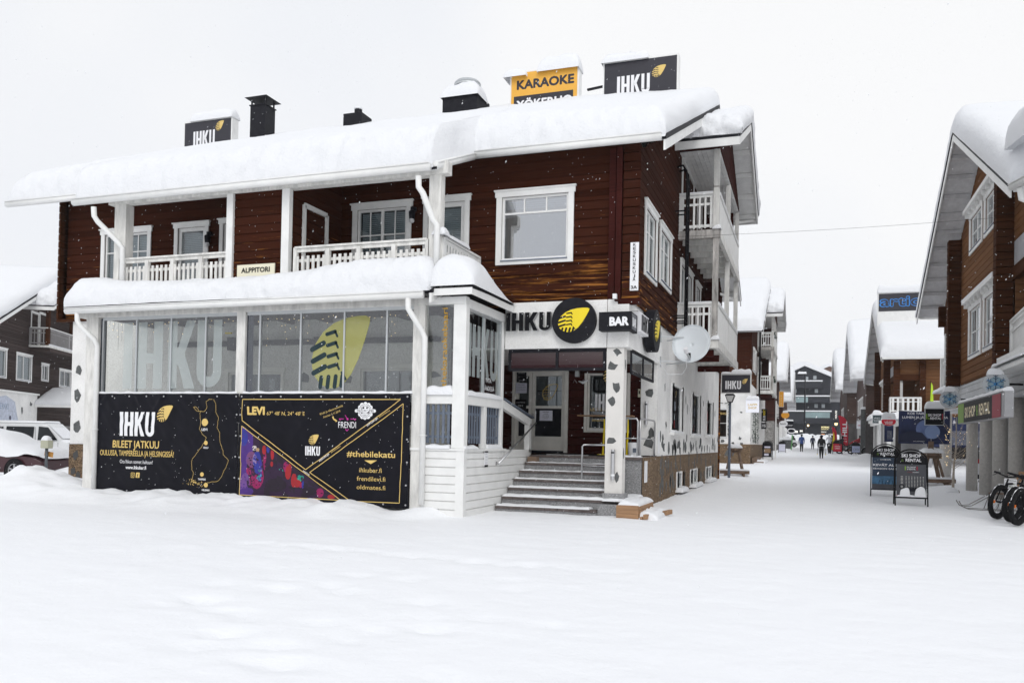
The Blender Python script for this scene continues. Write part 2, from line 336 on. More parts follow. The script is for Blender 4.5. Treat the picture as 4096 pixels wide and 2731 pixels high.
class D:
    """flat print laid out on a plane: O origin, U right, V up; warp(u,v) lifts it along the normal"""
    def __init__(s, O, U, V, mb=None, warp=None, base=.004):
        s.O, s.U, s.V = Vector(O), Vector(U).normalized(), Vector(V).normalized(); s.N = s.U.cross(s.V); s.m = mb or M(); s.w = warp; s.b = base
    def P(s, u, v, off=0.): return s.O+s.U*u+s.V*v+s.N*(s.b+off+(s.w(u, v) if s.w else 0))
    def poly(s, pts, mt, off=0.):
        if s.w:
            s.m.use(mt)
            for i in range(1, len(pts)-1): s.tri(pts[0], pts[i], pts[i+1], off)
            return s
        return s.flat(pts, mt, off)
    def tri(s, a, b, c, off, dep=0):
        e = [math.dist(a, b), math.dist(b, c), math.dist(c, a)]; k = e.index(max(e))
        if e[k] < .10 or dep > 9: s.m.add([s.P(*a, off), s.P(*b, off), s.P(*c, off)], [(0,1,2)]); return
        if k == 1: a, b, c = b, c, a
        elif k == 2: a, b, c = c, a, b
        m_ = ((a[0]+b[0])/2, (a[1]+b[1])/2); s.tri(a, m_, c, off, dep+1); s.tri(m_, b, c, off, dep+1)
    def flat(s, pts, mt, off=0.): s.m.use(mt).add([s.P(u, v, off) for u, v in pts], [tuple(range(len(pts)))]); return s
    def rect(s, u0, u1, v0, v1, mt, off=0.): return s.poly([(u0,v0),(u1,v0),(u1,v1),(u0,v1)], mt, off)
    def circ(s, u, v, r, mt, off=0., n=20, ry=None): return s.poly(arc(u, v, r, 0, 360, n, ry)[:-1], mt, off)
    def ring(s, u, v, r, w, mt, off=0., n=20, ry=None):
        a = arc(u, v, r, 0, 360, n, ry); b = arc(u, v, r-w, 0, 360, n, (ry-w) if ry else None)
        for i in range(n): s.poly([a[i], a[i+1], b[i+1], b[i]], mt, off)
        return s
    def line(s, pts, w, mt, off=0., sub=0):
        for (a, b), (c, d) in zip(pts, pts[1:]):
            L = math.hypot(c-a, d-b)
            if L < 1e-6: continue
            k = max(1, int(L/sub)) if sub else 1
            nx, ny = -(d-b)/L*w/2, (c-a)/L*w/2
            for j in range(k):
                e, g = j/k, (j+1)/k
                p = (a+(c-a)*e, b+(d-b)*e); q = (a+(c-a)*g, b+(d-b)*g)
                s.poly([(p[0]-nx,p[1]-ny),(q[0]-nx,q[1]-ny),(q[0]+nx,q[1]+ny),(p[0]+nx,p[1]+ny)], mt, off)
        return s
    def text(s, t, u, v, h, mt, width=None, bold=0., al='l', rot=0, off=.002, xs=1.):
        """cap height h; width fits the line when given"""
        vs, fs, w = textmesh(t, 0); k = h/.70; kx = k*xs
        if width: kx = width/w
        W_ = w*kx; ox = {'l': 0, 'c': -W_/2, 'r': -W_}[al]; c, sn = math.cos(R(rot)), math.sin(R(rot))
        bb = bold*k*.9
        for q, (dx, dy) in enumerate(((0,0),(-1,0),(1,0),(0,-1),(0,1),(.7,.7),(-.7,.7),(.7,-.7),(-.7,-.7)) if bold else ((0,0),)):
            p2 = [(u+(a*kx+ox+dx*bb)*c-(b*k+dy*bb)*sn, v+(a*kx+ox+dx*bb)*sn+(b*k+dy*bb)*c) for a, b in vs]; o2 = off+.0002*q
            s.m.use(mt)
            if s.w and h > .08:
                for f in fs: s.tri(p2[f[0]], p2[f[1]], p2[f[2]], o2)
            else: s.m.add([s.P(a, b, o2) for a, b in p2], fs)
        return s
    def polys(s, P, u, v, h, mt, off=.002, rot=0, xs=1.):
        c, sn = math.cos(R(rot)), math.sin(R(rot))
        for p in P: s.poly([(u+(a*xs*c-b*sn)*h, v+(a*xs*sn+b*c)*h) for a, b in p], mt, off)
        return s
    def ihku(s, u, v, w, h, mt, off=.002):
        P, W_ = letters_ihku(); 
        for p in P: s.poly([(u+a*w/W_, v+b*h) for a, b in p], mt, off)
        return s
    def pick(s, u, v, w, h, m1, m2, off=.002, rot=0):
        c, sn = math.cos(R(rot)), math.sin(R(rot))
        T = lambda a, b: (u+a*w*c-b*h*sn, v+a*w*sn+b*h*c)
        s.poly([T(a, b) for a, b in PICK], m1, off)
        for p in pick_stripes(): s.poly([T(a, b) for a, b in p], m2, off+.0015)
        return s
    def build(s, name, parent=None, **k): return s.m.build(name, None, parent, **k)

# ------------------------------------------------------------------ snow
def edge_prof(L, Rr, n, steps=9, bulge=.06):
    """samples (s, e) along a length L: e rises 0..1 over the rounded rims"""
    a = []
    for i in range(steps+1):
        t = math.pi/2*i/steps; a.append((Rr*(1-math.cos(t))-bulge*math.sin(2*t), math.sin(t)))
    mid = [(Rr+(L-2*Rr)*i/n, 1.) for i in range(1, n)]
    return a+mid+[(L-x, e) for x, e in a[::-1]]
def nz(x, y, z=0., sc=1.): return noise.noise(Vector((x*sc, y*sc, z*sc)))
def snow_strip(mb, ax, L, prof, T, Rr=.4, nu=60, nv=24, Rv=None, amp=.05, seed=0, bulge=.06, Tf=None):
    """snow lying on a roof: runs along ax (a function s -> origin point), prof(s) = cross polyline [(y,z)...]"""
    us = edge_prof(L, Rr, nu, bulge=bulge); rows = []
    for s_, eu in us:
        pl = prof(min(max(s_, 0), L)); seg = [math.dist(pl[i], pl[i+1]) for i in range(len(pl)-1)]; tot = sum(seg)
        vs_ = edge_prof(tot, Rv or Rr, nv, bulge=bulge); row = []; org = ax(s_)
        for d, ev in vs_:
            dd = min(max(d, 0), tot); i = 0
            while i < len(seg)-1 and dd > seg[i]: dd -= seg[i]; i += 1
            f = dd/seg[i] if seg[i] else 0
            if d < 0: f = d/seg[i]
            if d > tot: f = 1+(d-tot)/seg[i]
            y = pl[i][0]+(pl[i+1][0]-pl[i][0])*f; z = pl[i][1]+(pl[i+1][1]-pl[i][1])*f
            e = eu*ev; t = Tf(s_, d/tot) if Tf else 1.
            p = Vector((org[0]+0, org[1]+y, org[2]+z+T*t*e))
            q = nz(p.x, p.y, p.z+seed, .7)*.9+nz(p.x, p.y, p.z+seed, 2.7)*.35+nz(p.x+5, p.y, p.z+seed, 7)*.22
            rim = 1 if .05 < e < .99 else 0; k = amp*(q+(.30*nz(p.x, p.y, p.z, 13)+.25*nz(p.x*.6, p.y, p.z*2.4, 6))*rim)*(.25+.75*e); p.z += k*1.3; p.y += rim*amp*.8*nz(p.x*.7, p.y, p.z*1.6, 11); p.y += amp*.9*nz(p.x, p.y+9, p.z, 4.2)*(1 if .02 < e < .995 else 0); p.x += amp*.5*nz(p.x, p.y, p.z+4, 3.)*(1 if .02 < e < .995 else 0)
            row.append(p)
        rows.append(row)
    return mb.loft(rows, closed=False, cap=False)
def snow_blob(mb, x0, x1, y0, y1, z, T, amp=.03, n=8, Rr=None, seed=0, slope=0, steps=5):
    """snow cushion on a small rectangle"""
    Rr = Rr or min(T*.8, (x1-x0)*.42, (y1-y0)*.42)
    us = edge_prof(x1-x0, min(Rr, (x1-x0)*.48), n, steps, Rr*.10); vs_ = edge_prof(y1-y0, min(Rr, (y1-y0)*.48), n, steps, Rr*.10); rows = []
    for a, ea in us:
        row = []
        for b, eb in vs_:
            e = ea*eb; x, y = x0+a, y0+b
            row.append(Vector((x, y, z+slope*a+T*e*(1+.25*nz(x+seed, y, 0, 1.6/max(.3, T)))+amp*nz(x, y, seed, 5)*e)))
        rows.append(row)
    return mb.loft(rows, closed=False, cap=False)
def snow_obj(name, parent, *a, **k):
    mb = M().use(SNOW); snow_blob(mb, *a, **k); return mb.build(name, None, parent, smooth=True)
def roundbox(mb, x0, x1, y0, y1, z0, z1): return mb.box(x0, x1, y0, y1, z0, z1)
# ------------------------------------------------------------------ building helpers
class Fr:
    """wall frame: u along the wall, z up, d outwards"""
    def __init__(s, O, U, N): s.O, s.U, s.N = Vector(O), Vector(U).normalized(), Vector(N).normalized()
    def p(s, u, z, d=0.): return s.O+s.U*u+Vector((0,0,z))+s.N*d
    def box(s, mb, u0, u1, z0, z1, d0, d1):
        vs = [s.p(u, z, d) for d in (d0, d1) for u, z in ((u0,z0),(u1,z0),(u1,z1),(u0,z1))]
        return mb.add(vs, [(0,1,2,3),(7,6,5,4),(0,4,5,1),(1,5,6,2),(2,6,7,3),(3,7,4,0)])
    def quad(s, mb, u0, u1, z0, z1, d=0.): return mb.add([s.p(u0,z0,d),s.p(u1,z0,d),s.p(u1,z1,d),s.p(u0,z1,d)], [(0,1,2,3)])
    def dec(s, u0=0, z0=0, d=0., mb=None, warp=None): 
        U = s.U if s.U.cross(Vector((0,0,1))).dot(s.N) > 0 else -s.U
        return D(s.p(u0, z0, d), U, (0,0,1), mb, warp)
def FY(y, x=0, z=0): return Fr((x, y, z), (1,0,0), (0,-1,0))      # wall facing -Y, u = X
def FXp(x, y=0, z=0): return Fr((x, y, z), (0,1,0), (1,0,0))      # facing +X, u = Y
def FXm(x, y=0, z=0): return Fr((x, y, z), (0,1,0), (-1,0,0))     # facing -X, u = Y
def strips(fr, mb, lim, z0, z1, course, g=.018, dep=.022):
    k = math.floor(z0/course)
    while k*course < z1-1e-4:
        a, b = max(z0, k*course), min(z1, (k+1)*course); k += 1
        if b-a < .012: continue
        zs = [(a, -dep), (a+g*.5, -dep), (min(a+g*1.6, b), 0), (max(b-.006, a+g*1.7), .004), (b, -dep)]
        for (za, da), (zb, db) in zip(zs, zs[1:]):
            if zb <= za: continue
            la, ra = lim(za); lb, rb = lim(zb)
            if ra-la < .01: continue
            mb.add([fr.p(la,za,da), fr.p(ra,za,da), fr.p(max(rb,lb),zb,db), fr.p(lb,zb,db)], [(0,1,2,3)])
def wall(fr, mb, u0, u1, z0, z1, holes=(), course=None, thick=.16):
    us = sorted({u0, u1, *[min(max(h[i], u0), u1) for h in holes for i in (0, 1)]}); zs = sorted({z0, z1, *[min(max(h[i], z0), z1) for h in holes for i in (2, 3)]})
    for a, b in zip(us, us[1:]):
        for c, d in zip(zs, zs[1:]):
            m_, n_ = (a+b)/2, (c+d)/2
            if any(h[0] < m_ < h[1] and h[2] < n_ < h[3] for h in holes): continue
            if course: strips(fr, mb, lambda z, a=a, b=b: (a, b), c, d, course)
            else: fr.quad(mb, a, b, c, d)
            fr.quad(mb, b, a, c, d, -thick)
    for h in holes:
        a, b, c, d = h[:4]
        for q in (((a,c),(a,d)), ((b,d),(b,c)), ((a,d),(b,d)), ((b,c),(a,c))):
            (p, r), (s_, t) = q; mb.add([fr.p(p,r,0.), fr.p(p,r,-thick), fr.p(s_,t,-thick), fr.p(s_,t,0.)], [(0,1,2,3)])
def window(root, fr, u0, u1, z0, z1, trim=.11, cols=2, rows=((.72,),), top_cols=None, name='window', fm=None, back=None, blind=0, sill=True, head=True, depth=.13, glass=None, curtain=False, tm=None, door=False, label=None, sash=.05):
    """u0..z1 is the opening; trim boards sit around it, sash frame, bars, pane and what is behind as children"""
    fm = fm or WHITE; tm = tm or WHITE
    t = M().use(tm)
    fr.box(t, u0-trim, u0, z0-.02, z1, .002, .035); fr.box(t, u1, u1+trim, z0-.02, z1, .002, .035)
    if head: fr.box(t, u0-trim-.03, u1+trim+.03, z1, z1+trim, .002, .042); fr.box(t, u0-trim-.05, u1+trim+.05, z1+trim, z1+trim+.03, .0, .075)
    if not door: fr.box(t, u0-trim, u1+trim, z0-trim*.8, z0-.02, .002, .035)
    w = t.build(name, None, root, label=label)
    s = M().use(fm); e = sash
    fr.box(s, u0, u0+e, z0, z1, -.09, -.02); fr.box(s, u1-e, u1, z0, z1, -.09, -.02); fr.box(s, u0+e, u1-e, z1-e, z1, -.09, -.02); fr.box(s, u0+e, u1-e, z0, z0+e, -.09, -.02)
    zt = z0+(z1-z0)*.74
    W_ = u1-u0
    if rows == 'top':
        fr.box(s, u0+e, u1-e, zt-.02, zt+.02, -.085, -.03)
        for i in range(1, top_cols or 2): u = u0+W_*i/(top_cols or 2); fr.box(s, u-.015, u+.015, zt+.02, z1-e, -.083, -.032)
    else:
        for i in range(1, cols): u = u0+W_*i/cols; fr.box(s, u-.03, u+.03, z0+e, z1-e, -.088, -.022)
        for r_ in rows[0]: z = z0+(z1-z0)*r_; fr.box(s, u0+e, u1-e, z-.014, z+.014, -.08, -.035)
        for i in range(cols):
            if top_cols: u = u0+W_*(i+.5)/cols; fr.box(s, u-.012, u+.012, z0+e, z1-e, -.078, -.037)
    s.build('frame', None, w)
    g = M().use(glass or GLASS); fr.quad(g, u0+e, u1-e, z0+e, z1-e, -.055); g.build('pane', None, w)
    b = M().use(back or DARKIN); dd = -depth-.35
    for q in ([(u0,z0,dd),(u1,z0,dd),(u1,z1,dd),(u0,z1,dd)], [(u0,z0,-.1),(u0,z0,dd),(u0,z1,dd),(u0,z1,-.1)], [(u1,z0,dd),(u1,z0,-.1),(u1,z1,-.1),(u1,z1,dd)], [(u0,z1,-.1),(u0,z1,dd),(u1,z1,dd),(u1,z1,-.1)], [(u0,z0,dd),(u0,z0,-.1),(u1,z0,-.1),(u1,z0,dd)]):
        b.add([fr.p(*x) for x in q], [(0,1,2,3)])
    if curtain:
        b.use(CURT); n = 14; pts = [(u0+e+.02+(W_*.2)*i/n, -.18-.03*(i % 2)) for i in range(n+1)]
        b.add([fr.p(u, z, d) for u, d in pts for z in (z0, z1)], [(2*i, 2*i+2, 2*i+3, 2*i+1) for i in range(n)])
    b.build('room', None, w)
    if blind:
        q = M().use(BLIND); n = int((z1-z0)*blind/.045)
        for i in range(n):
            z = z1-e-.03-i*.045; q.add([fr.p(u0+e+.02, z, -.10), fr.p(u1-e-.02, z, -.10), fr.p(u1-e-.02, z-.028, -.125), fr.p(u0+e+.02, z-.028, -.125)], [(0,1,2,3)])
        q.build('blind', None, w)
    if sill and not door:
        q = M().use(GREYP if fm is WHITE else fm); fr.box(q, u0+.0, u1-.0, z0-.025, z0-.005, -.02, .06); q.use(SNOW); fr.box(q, u0+.02, u1-.02, z0-.004, z0+.02, -.018, .05); q.build('sill', None, w)
    return w
def railing(mb, p, q, z0, h, mt, n=None, pitch=.11, wd=.045, th=.02, bot=.12, gap=.1, post=None):
    """boarded balustrade from p to q (2d), standing on z0"""
    p, q = Vector((*p, 0)), Vector((*q, 0)); L = (q-p).length; d = (q-p)/L; mb.use(mt)
    mb.bar(p+Vector((0,0,z0+h)), q+Vector((0,0,z0+h)), .11, .04)
    mb.bar(p+Vector((0,0,z0+h-.06)), q+Vector((0,0,z0+h-.06)), .04, .07)
    mb.bar(p+Vector((0,0,z0+bot)), q+Vector((0,0,z0+bot)), .035, .07); mb.bar(p+Vector((0,0,z0+h*.72)), q+Vector((0,0,z0+h*.72)), .03, .06)
    n = n or int(L/pitch)
    for i in range(n):
        c = p+d*(L*(i+.5)/n); nn = Vector((-d.y, d.x, 0))*.03
        mb.bar(c-nn+Vector((0,0,z0+.05)), c-nn+Vector((0,0,z0+h-gap)), wd, th, upv=tuple(nn))
    for s_ in (p, q): mb.bar(s_+Vector((0,0,z0)), s_+Vector((0,0,z0+h)), .08)
def downpipe(mb, pts, r=.05):
    mb.use(WHITE); mb.tube(pts, r, 10)
def gutter(mb, p, q, r=.075, mt=None):
    """half round gutter with fascia behind"""
    mb.use(mt or WHITE); mb.tube([p, q], r, 10); p, q = Vector(p), Vector(q)
    mb.bar(p+Vector((0,0,r*.8)), q+Vector((0,0,r*.8)), r*2.1, .02)
def slab(mb, x0, x1, y0, z0, y1, z1, t):
    """sloping roof plate between (y0,z0) and (y1,z1), x0..x1, thickness t downwards"""
    v = [(x0,y0,z0),(x1,y0,z0),(x1,y1,z1),(x0,y1,z1)]; mb.add(v+[(a,b,c-t) for a,b,c in v], [(0,1,2,3),(7,6,5,4),(0,4,5,1),(1,5,6,2),(2,6,7,3),(3,7,4,0)])
def chips(fr, mb, pts, mt=None):
    """slate pieces set in the render; pts = list of (u, z, w, h, seed)"""
    mb.use(mt or SLATE)
    for u, z, w, h, sd in pts:
        rr = random.Random(sd); n = 7; P = []
        for i in range(n):
            a = 2*math.pi*(i+rr.uniform(-.3, .3))/n; k = rr.uniform(.5, 1.12); P.append((u+math.cos(a)*w/2*k, z+math.sin(a)*h/2*k))
        v = [fr.p(a, b, .006) for a, b in P]+[fr.p(a, b, -.01) for a, b in P]
        mb.add(v, [tuple(range(n))]+[(i, n+i, n+(i+1) % n, (i+1) % n) for i in range(n)])

# ------------------------------------------------------------------ the ground
def gz0(y):
    pts = [(-50, .02), (16, .04), (32, .06), (67, .55), (85, .86), (92, .93), (150, 1.4), (200, 1.6), (400, 3), (2500, 5)]
    for (a, b), (c, d) in zip(pts, pts[1:]):
        if y <= c: return b+(d-b)*max(0, (y-a))/(c-a)
    return 5
def sstep(a, b, x):
    t = min(1, max(0, (x-a)/(b-a))); return t*t*(3-2*t)
def bump(x, y, cx, cy, rx, ry, h, p=1.):
    d = ((x-cx)/rx)**2+((y-cy)/ry)**2
    return h*math.exp(-d*1.4) if d < 6 else 0
def ground_h(x, y):
    z = gz0(y)
    z += .04*nz(x, y, 0, .12)+.010*nz(x, y, 3, .7)+.006*nz(x*.5+y*.3, y, 7, 2.3)+(.008*nz(x*.35, y*1.6+x*.5, 4, 3.2)+.009*nz(x, y, 6, 6.5) if -14 < x < 8 and 3 < y < 24 else 0)
    # left side lies lower behind the buildings
    z -= .35*sstep(-19, -30, x)*sstep(16, 26, y)
    # ridge of shovelled snow along the banners
    f = sstep(-19.0, -17.0, x)*(1-sstep(-8.6, -6.9, x))
    if f > 0 and 11 < y < 17:
        r_ = .22+.10*nz(x, 0, 1, .5)+.09*nz(x, y, 2, 1.8)+.07*nz(x, y, 5, 4.5)
        z += f*max(0, r_)*sstep(12.7, 14.3, y+.35*nz(x, 0, 9, .6))
    z += .16*sstep(-7.6, -6.9, x)*(1-sstep(-6.75, -6.35, x))*sstep(13.6, 14.5, y)
    z += bump(x, y, -17.3, 14.9, 1.4, .9, .36+.12*nz(x, y, 4, 1.7)+.10*nz(x, y, 1, 4))
    z += bump(x, y, -15.4, 13.9, 1.3, .6, .10)
    z += bump(x, y, -21.2, 20.25, 1.5, .75, .50+.10*nz(x, y, 2, 1.3)+.05*nz(x, y, 3, 3.5))+bump(x, y, -19.2, 20.3, 1.2, 1.2, .30)+bump(x, y, -20.2, 18.3, 1.6, .8, .12)
    z += bump(x, y, -24, 24, 5, 2, .25)
    # drifts along walls and the right side
    z += bump(x, y, 3.9, 66, 1.0, 3.5, .55)+bump(x, y, 4.6, 56, .7, 3, .25)+bump(x, y, 6.5, 36, 1.6, 3, .12)+bump(x, y, 5.0, 33.9, .9, .7, .12)
    z += .10*bump(x, y, -3.1, 28, .7, 8, 1)+bump(x, y, -3.2, 38.7, 1.1, 1.8, .14)
    z += bump(x, y, -2.2, 88, .9, 6, .35)
    # trodden snow in the street and the square
    if -8 < x < 6 and 8 < y < 80:
        z += .012*nz(x, y, 8, 3.1)*sstep(-8, -3, x)
    if y < 10 and x < -1: z += .010*nz(x*.45, y*1.3, 5, 1.1)*sstep(-1, -4, x)
    # footprints lower left
    for i in range(len(FT)) if (x < -1.5 and y < 10.5) else ():
        fx, fy = FT[i]
        if abs(x-fx) < .5 and abs(y-fy) < .4: z -= .05*math.exp(-(((x-fx)/.13)**2+((y-fy)/.09)**2))
    return z
_r = random.Random(77)
FT = [(-7.2+.27*i+_r.gauss(0, .05), 9.6-.02*i+.14*(i % 2)) for i in range(20)]+[(-5.6+.35*i+_r.gauss(0, .35), 7.0-.10*i+_r.gauss(0, .45)) for i in range(10)]+[(-4.9+.18*i+_r.gauss(0, .3), 6.2-.16*i+_r.gauss(0, .25)) for i in range(16)]+[(-5.2+.9*_r.random()*3, 5.6+3*_r.random()) for i in range(12)]
def build_ground():
    def axis(seg):
        a = []
        for x0, x1, st in seg:
            n = max(1, round((x1-x0)/st)); a += [x0+(x1-x0)*i/n for i in range(n)]
        return a+[seg[-1][1]]
    xs = axis([(-900,-300,200), (-300,-80,40), (-80,-26,3), (-26,-6.2,.11), (-6.2,8,.13), (8,20,1), (20,80,6), (80,300,40), (300,900,200)])
    ys = axis([(-60,-6,6), (-6,3.4,1.2), (3.4,24,.11), (24,45,.4), (45,110,1.0), (110,200,5), (200,500,50), (500,2000,300)])
    v = []; f = []; nx = len(xs)
    for y in ys:
        for x in xs: v.append((x, y, ground_h(x, y)))
    for j in range(len(ys)-1):
        for i in range(nx-1): f.append((j*nx+i, j*nx+i+1, (j+1)*nx+i+1, (j+1)*nx+i))
    m = M().use(SNOW); m.v = v; m.f = f; m.mi = [0]*len(f)
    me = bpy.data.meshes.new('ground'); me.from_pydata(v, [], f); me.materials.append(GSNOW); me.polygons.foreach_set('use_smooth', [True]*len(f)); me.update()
    o = bpy.data.objects.new('snowy_ground', me); COL.objects.link(o); o['kind'] = 'structure'; o['label'] = 'trodden white snow covering the square and the street'
build_ground()

# ------------------------------------------------------------------ type A building (red logs over white render)
RZ = lambda y: 7.49+.443*(y-16.33)
def snow_pitched(root, x0, x1, T=.85, eave=None, yR=26.0, yE1=35.7, zfun=RZ, nu=70, nv=30, amp=.06, seed=0, Rr=.55, Tf=None):
    mb = M().use(SNOW); eave = eave or (lambda x: 16.3)
    def prof(s):
        x = x0+s; ye = eave(x)
        return [(ye, zfun(ye)), (yR, zfun(yR)), (yE1, zfun(2*yR-yE1))]
    snow_strip(mb, lambda s: (x0+s, 0, 0), x1-x0, prof, T, Rr, nu, nv, amp=amp, seed=seed, Tf=Tf)
    return mb.build('roof_snow', None, root, smooth=True)
def gable_walls(fr, mb, u0, u1, z0, roofz, course):
    """triangle between the eaves and the ridge"""
    yR = (u0+u1)/2
    top = roofz(yR)-.25
    def lim(z):
        for i in range(60):
            y = u0+(yR-u0)*i/59
            if roofz(y)-.25 >= z: return (y, 2*yR-y)
        return (yR, yR)
    strips(fr, mb, lim, z0, top, course)
def side_balconies(root, full=True, xw=-3.45, xo=-2.4, y0=22.85, y1=29.3):
    """two storeys of balconies under the gable, posts and the little roof over them"""
    ym = (y0+y1)/2; b = M().use(WHITEW)
    for z, zz in ((7.03, 7.23), (4.08, 4.28)):
        b.use(WORN if z > 5 else WHITEW).box(xw, xo+.1, y0-.05, y0+.1, z-.02, zz); b.use(WHITEW)
        b.box(xo, xo+.1, y0+.1, y1+.05, z-.02, zz); b.box(xw, xo, y0+.1, y1, zz-.06, zz-.02)
        for i in range(1, 8): y = y0+(y1-y0)*i/8; b.box(xw, xo, y-.04, y+.04, z, zz-.06)
    b.build('balcony_floor', None, root)
    for z in (7.23, 4.28):
        r_ = M(); railing(r_, (xw+.08, y0+.03), (xo-.08, y0+.03), z, .98, WHITE, n=6, wd=.05)
        r_.build('balcony_railing', None, root)
        r_ = M(); railing(r_, (xo+.02, y0+.1), (xo+.02, y1), z, .98, WHITE, pitch=.14, wd=.10)
        r_.build('balcony_railing', None, root)
        if full:
            s = M().use(SNOW); s.box(xw+.05, xo-.1, y0-.03, y0+.07, z+1.0, z+1.035); s.box(xo-.03, xo+.08, y0+.15, y1, z+1.0, z+1.04); snow_blob(s, xo-.1, xo+.12, y0-.1, y0+.15, z, .12); s.build('rail_snow', None, root, smooth=False)
    for i, y in enumerate((y0+.03, ym, y1-.05)):
        p = M().use(WHITEW); 
        if i == 0:
            p.box(xo-.09, xo+.06, y-.07, y+.08, 7.24, 8.35)
            p.use(WORN).box(xo-.088, xo+.058, y-.068, y+.078, 4.3, 7.0); p.use(WORN).box(xo-.085, xo+.055, y-.065, y+.075, 7.2401, 8.4); p.use(WHITEW).box(xo-.09, xo+.06, y-.07, y+.08, 8.4, 9.38)
        else: p.box(xo-.07, xo+.06, y-.07, y+.07, 4.3, 7.03); p.box(xo-.07, xo+.06, y-.07, y+.07, 7.23, 9.35)
        p.build('balcony_post', None, root)
    # red bearers below the lower balcony
    m = M().use(LOGQ); m.box(xw, xo-.05, y0+.15, y0+.3, 3.86, 4.04); m.box(xw, xo-.05, y0+1.6, y0+1.75, 3.86, 4.04); m.box(xw, xo-.05, y1-1.5, y1-1.35, 3.86, 4.04)
    m.build('bearer', None, root)
    # ceiling and dark boarding in the gable over the balcony
    c = M().use(SOFW)
    for i in range(9): x = xw+(xo-xw+.05)*i/9; c.box(x+.004, x+(xo-xw+.05)/9-.004, y0, y1, 9.36, 9.39)
    c.build('balcony_ceiling', None, root)
    g = M(); gable_f = FXp(xo+.06); 
    def lim(z):
        k = (z-9.36)/.443; return (y0-.2+k, 29.5-k) if y0-.2+k < 29.5-k else (26, 26)
    g.use(LOGQ); strips(gable_f, g, lim, 9.40, 10.75, .185)
    for y, d_ in ((y0-.02, -1),): Fr((xw, y, 0), (1,0,0), (0,-1,0)).quad(g, 0, xo-xw+.05, 9.38, 9.55, 0)
    g.build('gable_boarding', None, root)
    # back partition of the balcony and doors
    d = M().use(LOGQ); strips(FY(y1-.3), d, lambda z: (xw, xo-.1), 7.25, 9.3, .185); strips(FY(y1-.3), d, lambda z: (xw, xo-.5), 4.3, 7.0, .185); d.build('partition', None, root)
    for z, hh in ((7.28, 2.0), (4.32, 2.15)):
        window(root, FXp(-3.40), 23.3, 24.3, z, z+hh, cols=1, rows=((.5,),), name='balcony_door', door=True, trim=.1, top_cols=1)
        window(root, FXp(-3.40), 24.6, 25.6, z+(.6 if z > 5 else .0), z+hh, cols=2, rows=((.5,),), name='window', trim=.1, sill=False)
        window(root, FXp(-3.40), 26.6, 27.6, z+.5, z+hh, cols=2, rows=((.5,),), name='window', trim=.1, sill=False)
def side_roof(root, zR=11.15, y0=21.95, y1=30.05, x0=-3.5, x1=-1.8):
    r_ = M().use(SOFW); zf = lambda y: zR-.443*abs(y-26.0)
    slab(r_, x0, x1, y0, zf(y0), 26, zR, .06); slab(r_, x0, x1, 26, zR, y1, zf(y1), .06)
    for i in range(1, 5):
        for s_ in (-1, 1): y = 26+s_*i*.95; r_.use(WHITE).box(xw_(x0), x1-.05, y-.04, y+.04, zf(y)-.2, zf(y)-.06)
    f = r_.use(WHITE)
    for a, b in ((y0, 26), (26, y1)):
        f.prism([(a, zf(a)-.22), (b, zf(b)-.22), (b, zf(b)-.01), (a, zf(a)-.01)], (x1, 0, 0), (0,1,0), (0,0,1), .035)
    r_.box(x0, x1+.035, y0-.03, y0, zf(y0)-.22, zf(y0)-.01)
    r_.box(x0, x1+.035, y1, y1+.03, zf(y1)-.22, zf(y1)-.01)
    r_.bar((x0+.4, y1-1.2, zf(y1)-.5), (x1-.1, y1-.1, zf(y1)-.12), .07)
    r_.use(DKM)
    for a, b in ((y0, 26), (26, y1)):
        f.prism([(a, zf(a)-.01), (b, zf(b)-.01), (b, zf(b)+.05), (a, zf(a)+.05)], (x1-.01, 0, 0), (0,1,0), (0,0,1), .05)
    r_.box(x0, x1+.04, y0-.04, y0+.02, zf(y0)-.01, zf(y0)+.05)
    return r_.build('gable_roof', None, root)
def xw_(x): return x+.9
def main_roof(root, eave=None, x0=-19.9, x1=-2.75, ends=((-15.85, -6.75, 14.5),)):
    r_ = M().use(DKM); zR = RZ(26.0)
    slab(r_, x0, x1, 16.3, RZ(16.3), 26, zR, .05); slab(r_, x0, x1, 26, zR, 35.7, RZ(16.3), .05)
    for a, b, ye in ends: slab(r_, a, b, ye, RZ(ye), 16.3, RZ(16.3), .05)
    r_.use(SOFW); slab(r_, x0+.03, x1-.03, 16.33, RZ(16.33)-.052, 26, zR-.052, .03); slab(r_, x0+.03, x1-.03, 26, zR-.052, 35.67, RZ(16.33)-.052, .03)
    for a, b, ye in ends: slab(r_, a+.03, b-.03, ye+.03, RZ(ye+.03)-.052, 16.3, RZ(16.3)-.052, .03)
    r_.build('roof', None, root)
    b = M().use(WHITE)
    for (a, c) in ((16.3, 26), (26, 35.7)):
        za = RZ(16.3) if a < 20 else zR; zc = zR if a < 20 else RZ(16.3)
        b.prism([(a, za-.27), (c, zc-.27), (c, zc-.06), (a, za-.06)], (x1, 0, 0), (0,1,0), (0,0,1), .04)
        b.use(DKM).prism([(a, za-.06), (c, zc-.06), (c, zc+.05), (a, za+.05)], (x1-.01, 0, 0), (0,1,0), (0,0,1), .06); b.use(WHITE)
    for y in (31.0, 33.2, 35.0): b.box(x1-.7, x1-.05, y-.05, y+.05, RZ(52-y)-.3, RZ(52-y)-.1)
    b.bar((x1-.65, 33.8, RZ(17.0)-.35), (x1-.1, 35.5, RZ(16.4)-.12), .07)
    b.build('barge_board', None, root)
# ------------------------------------------------------------------ the bar building
B = thing('bar_building', 'three storey dark red log building with white ground floor at the square corner', 'building', (0,0,0))
K = .185
XR = -3.40
front = FY(16.85)
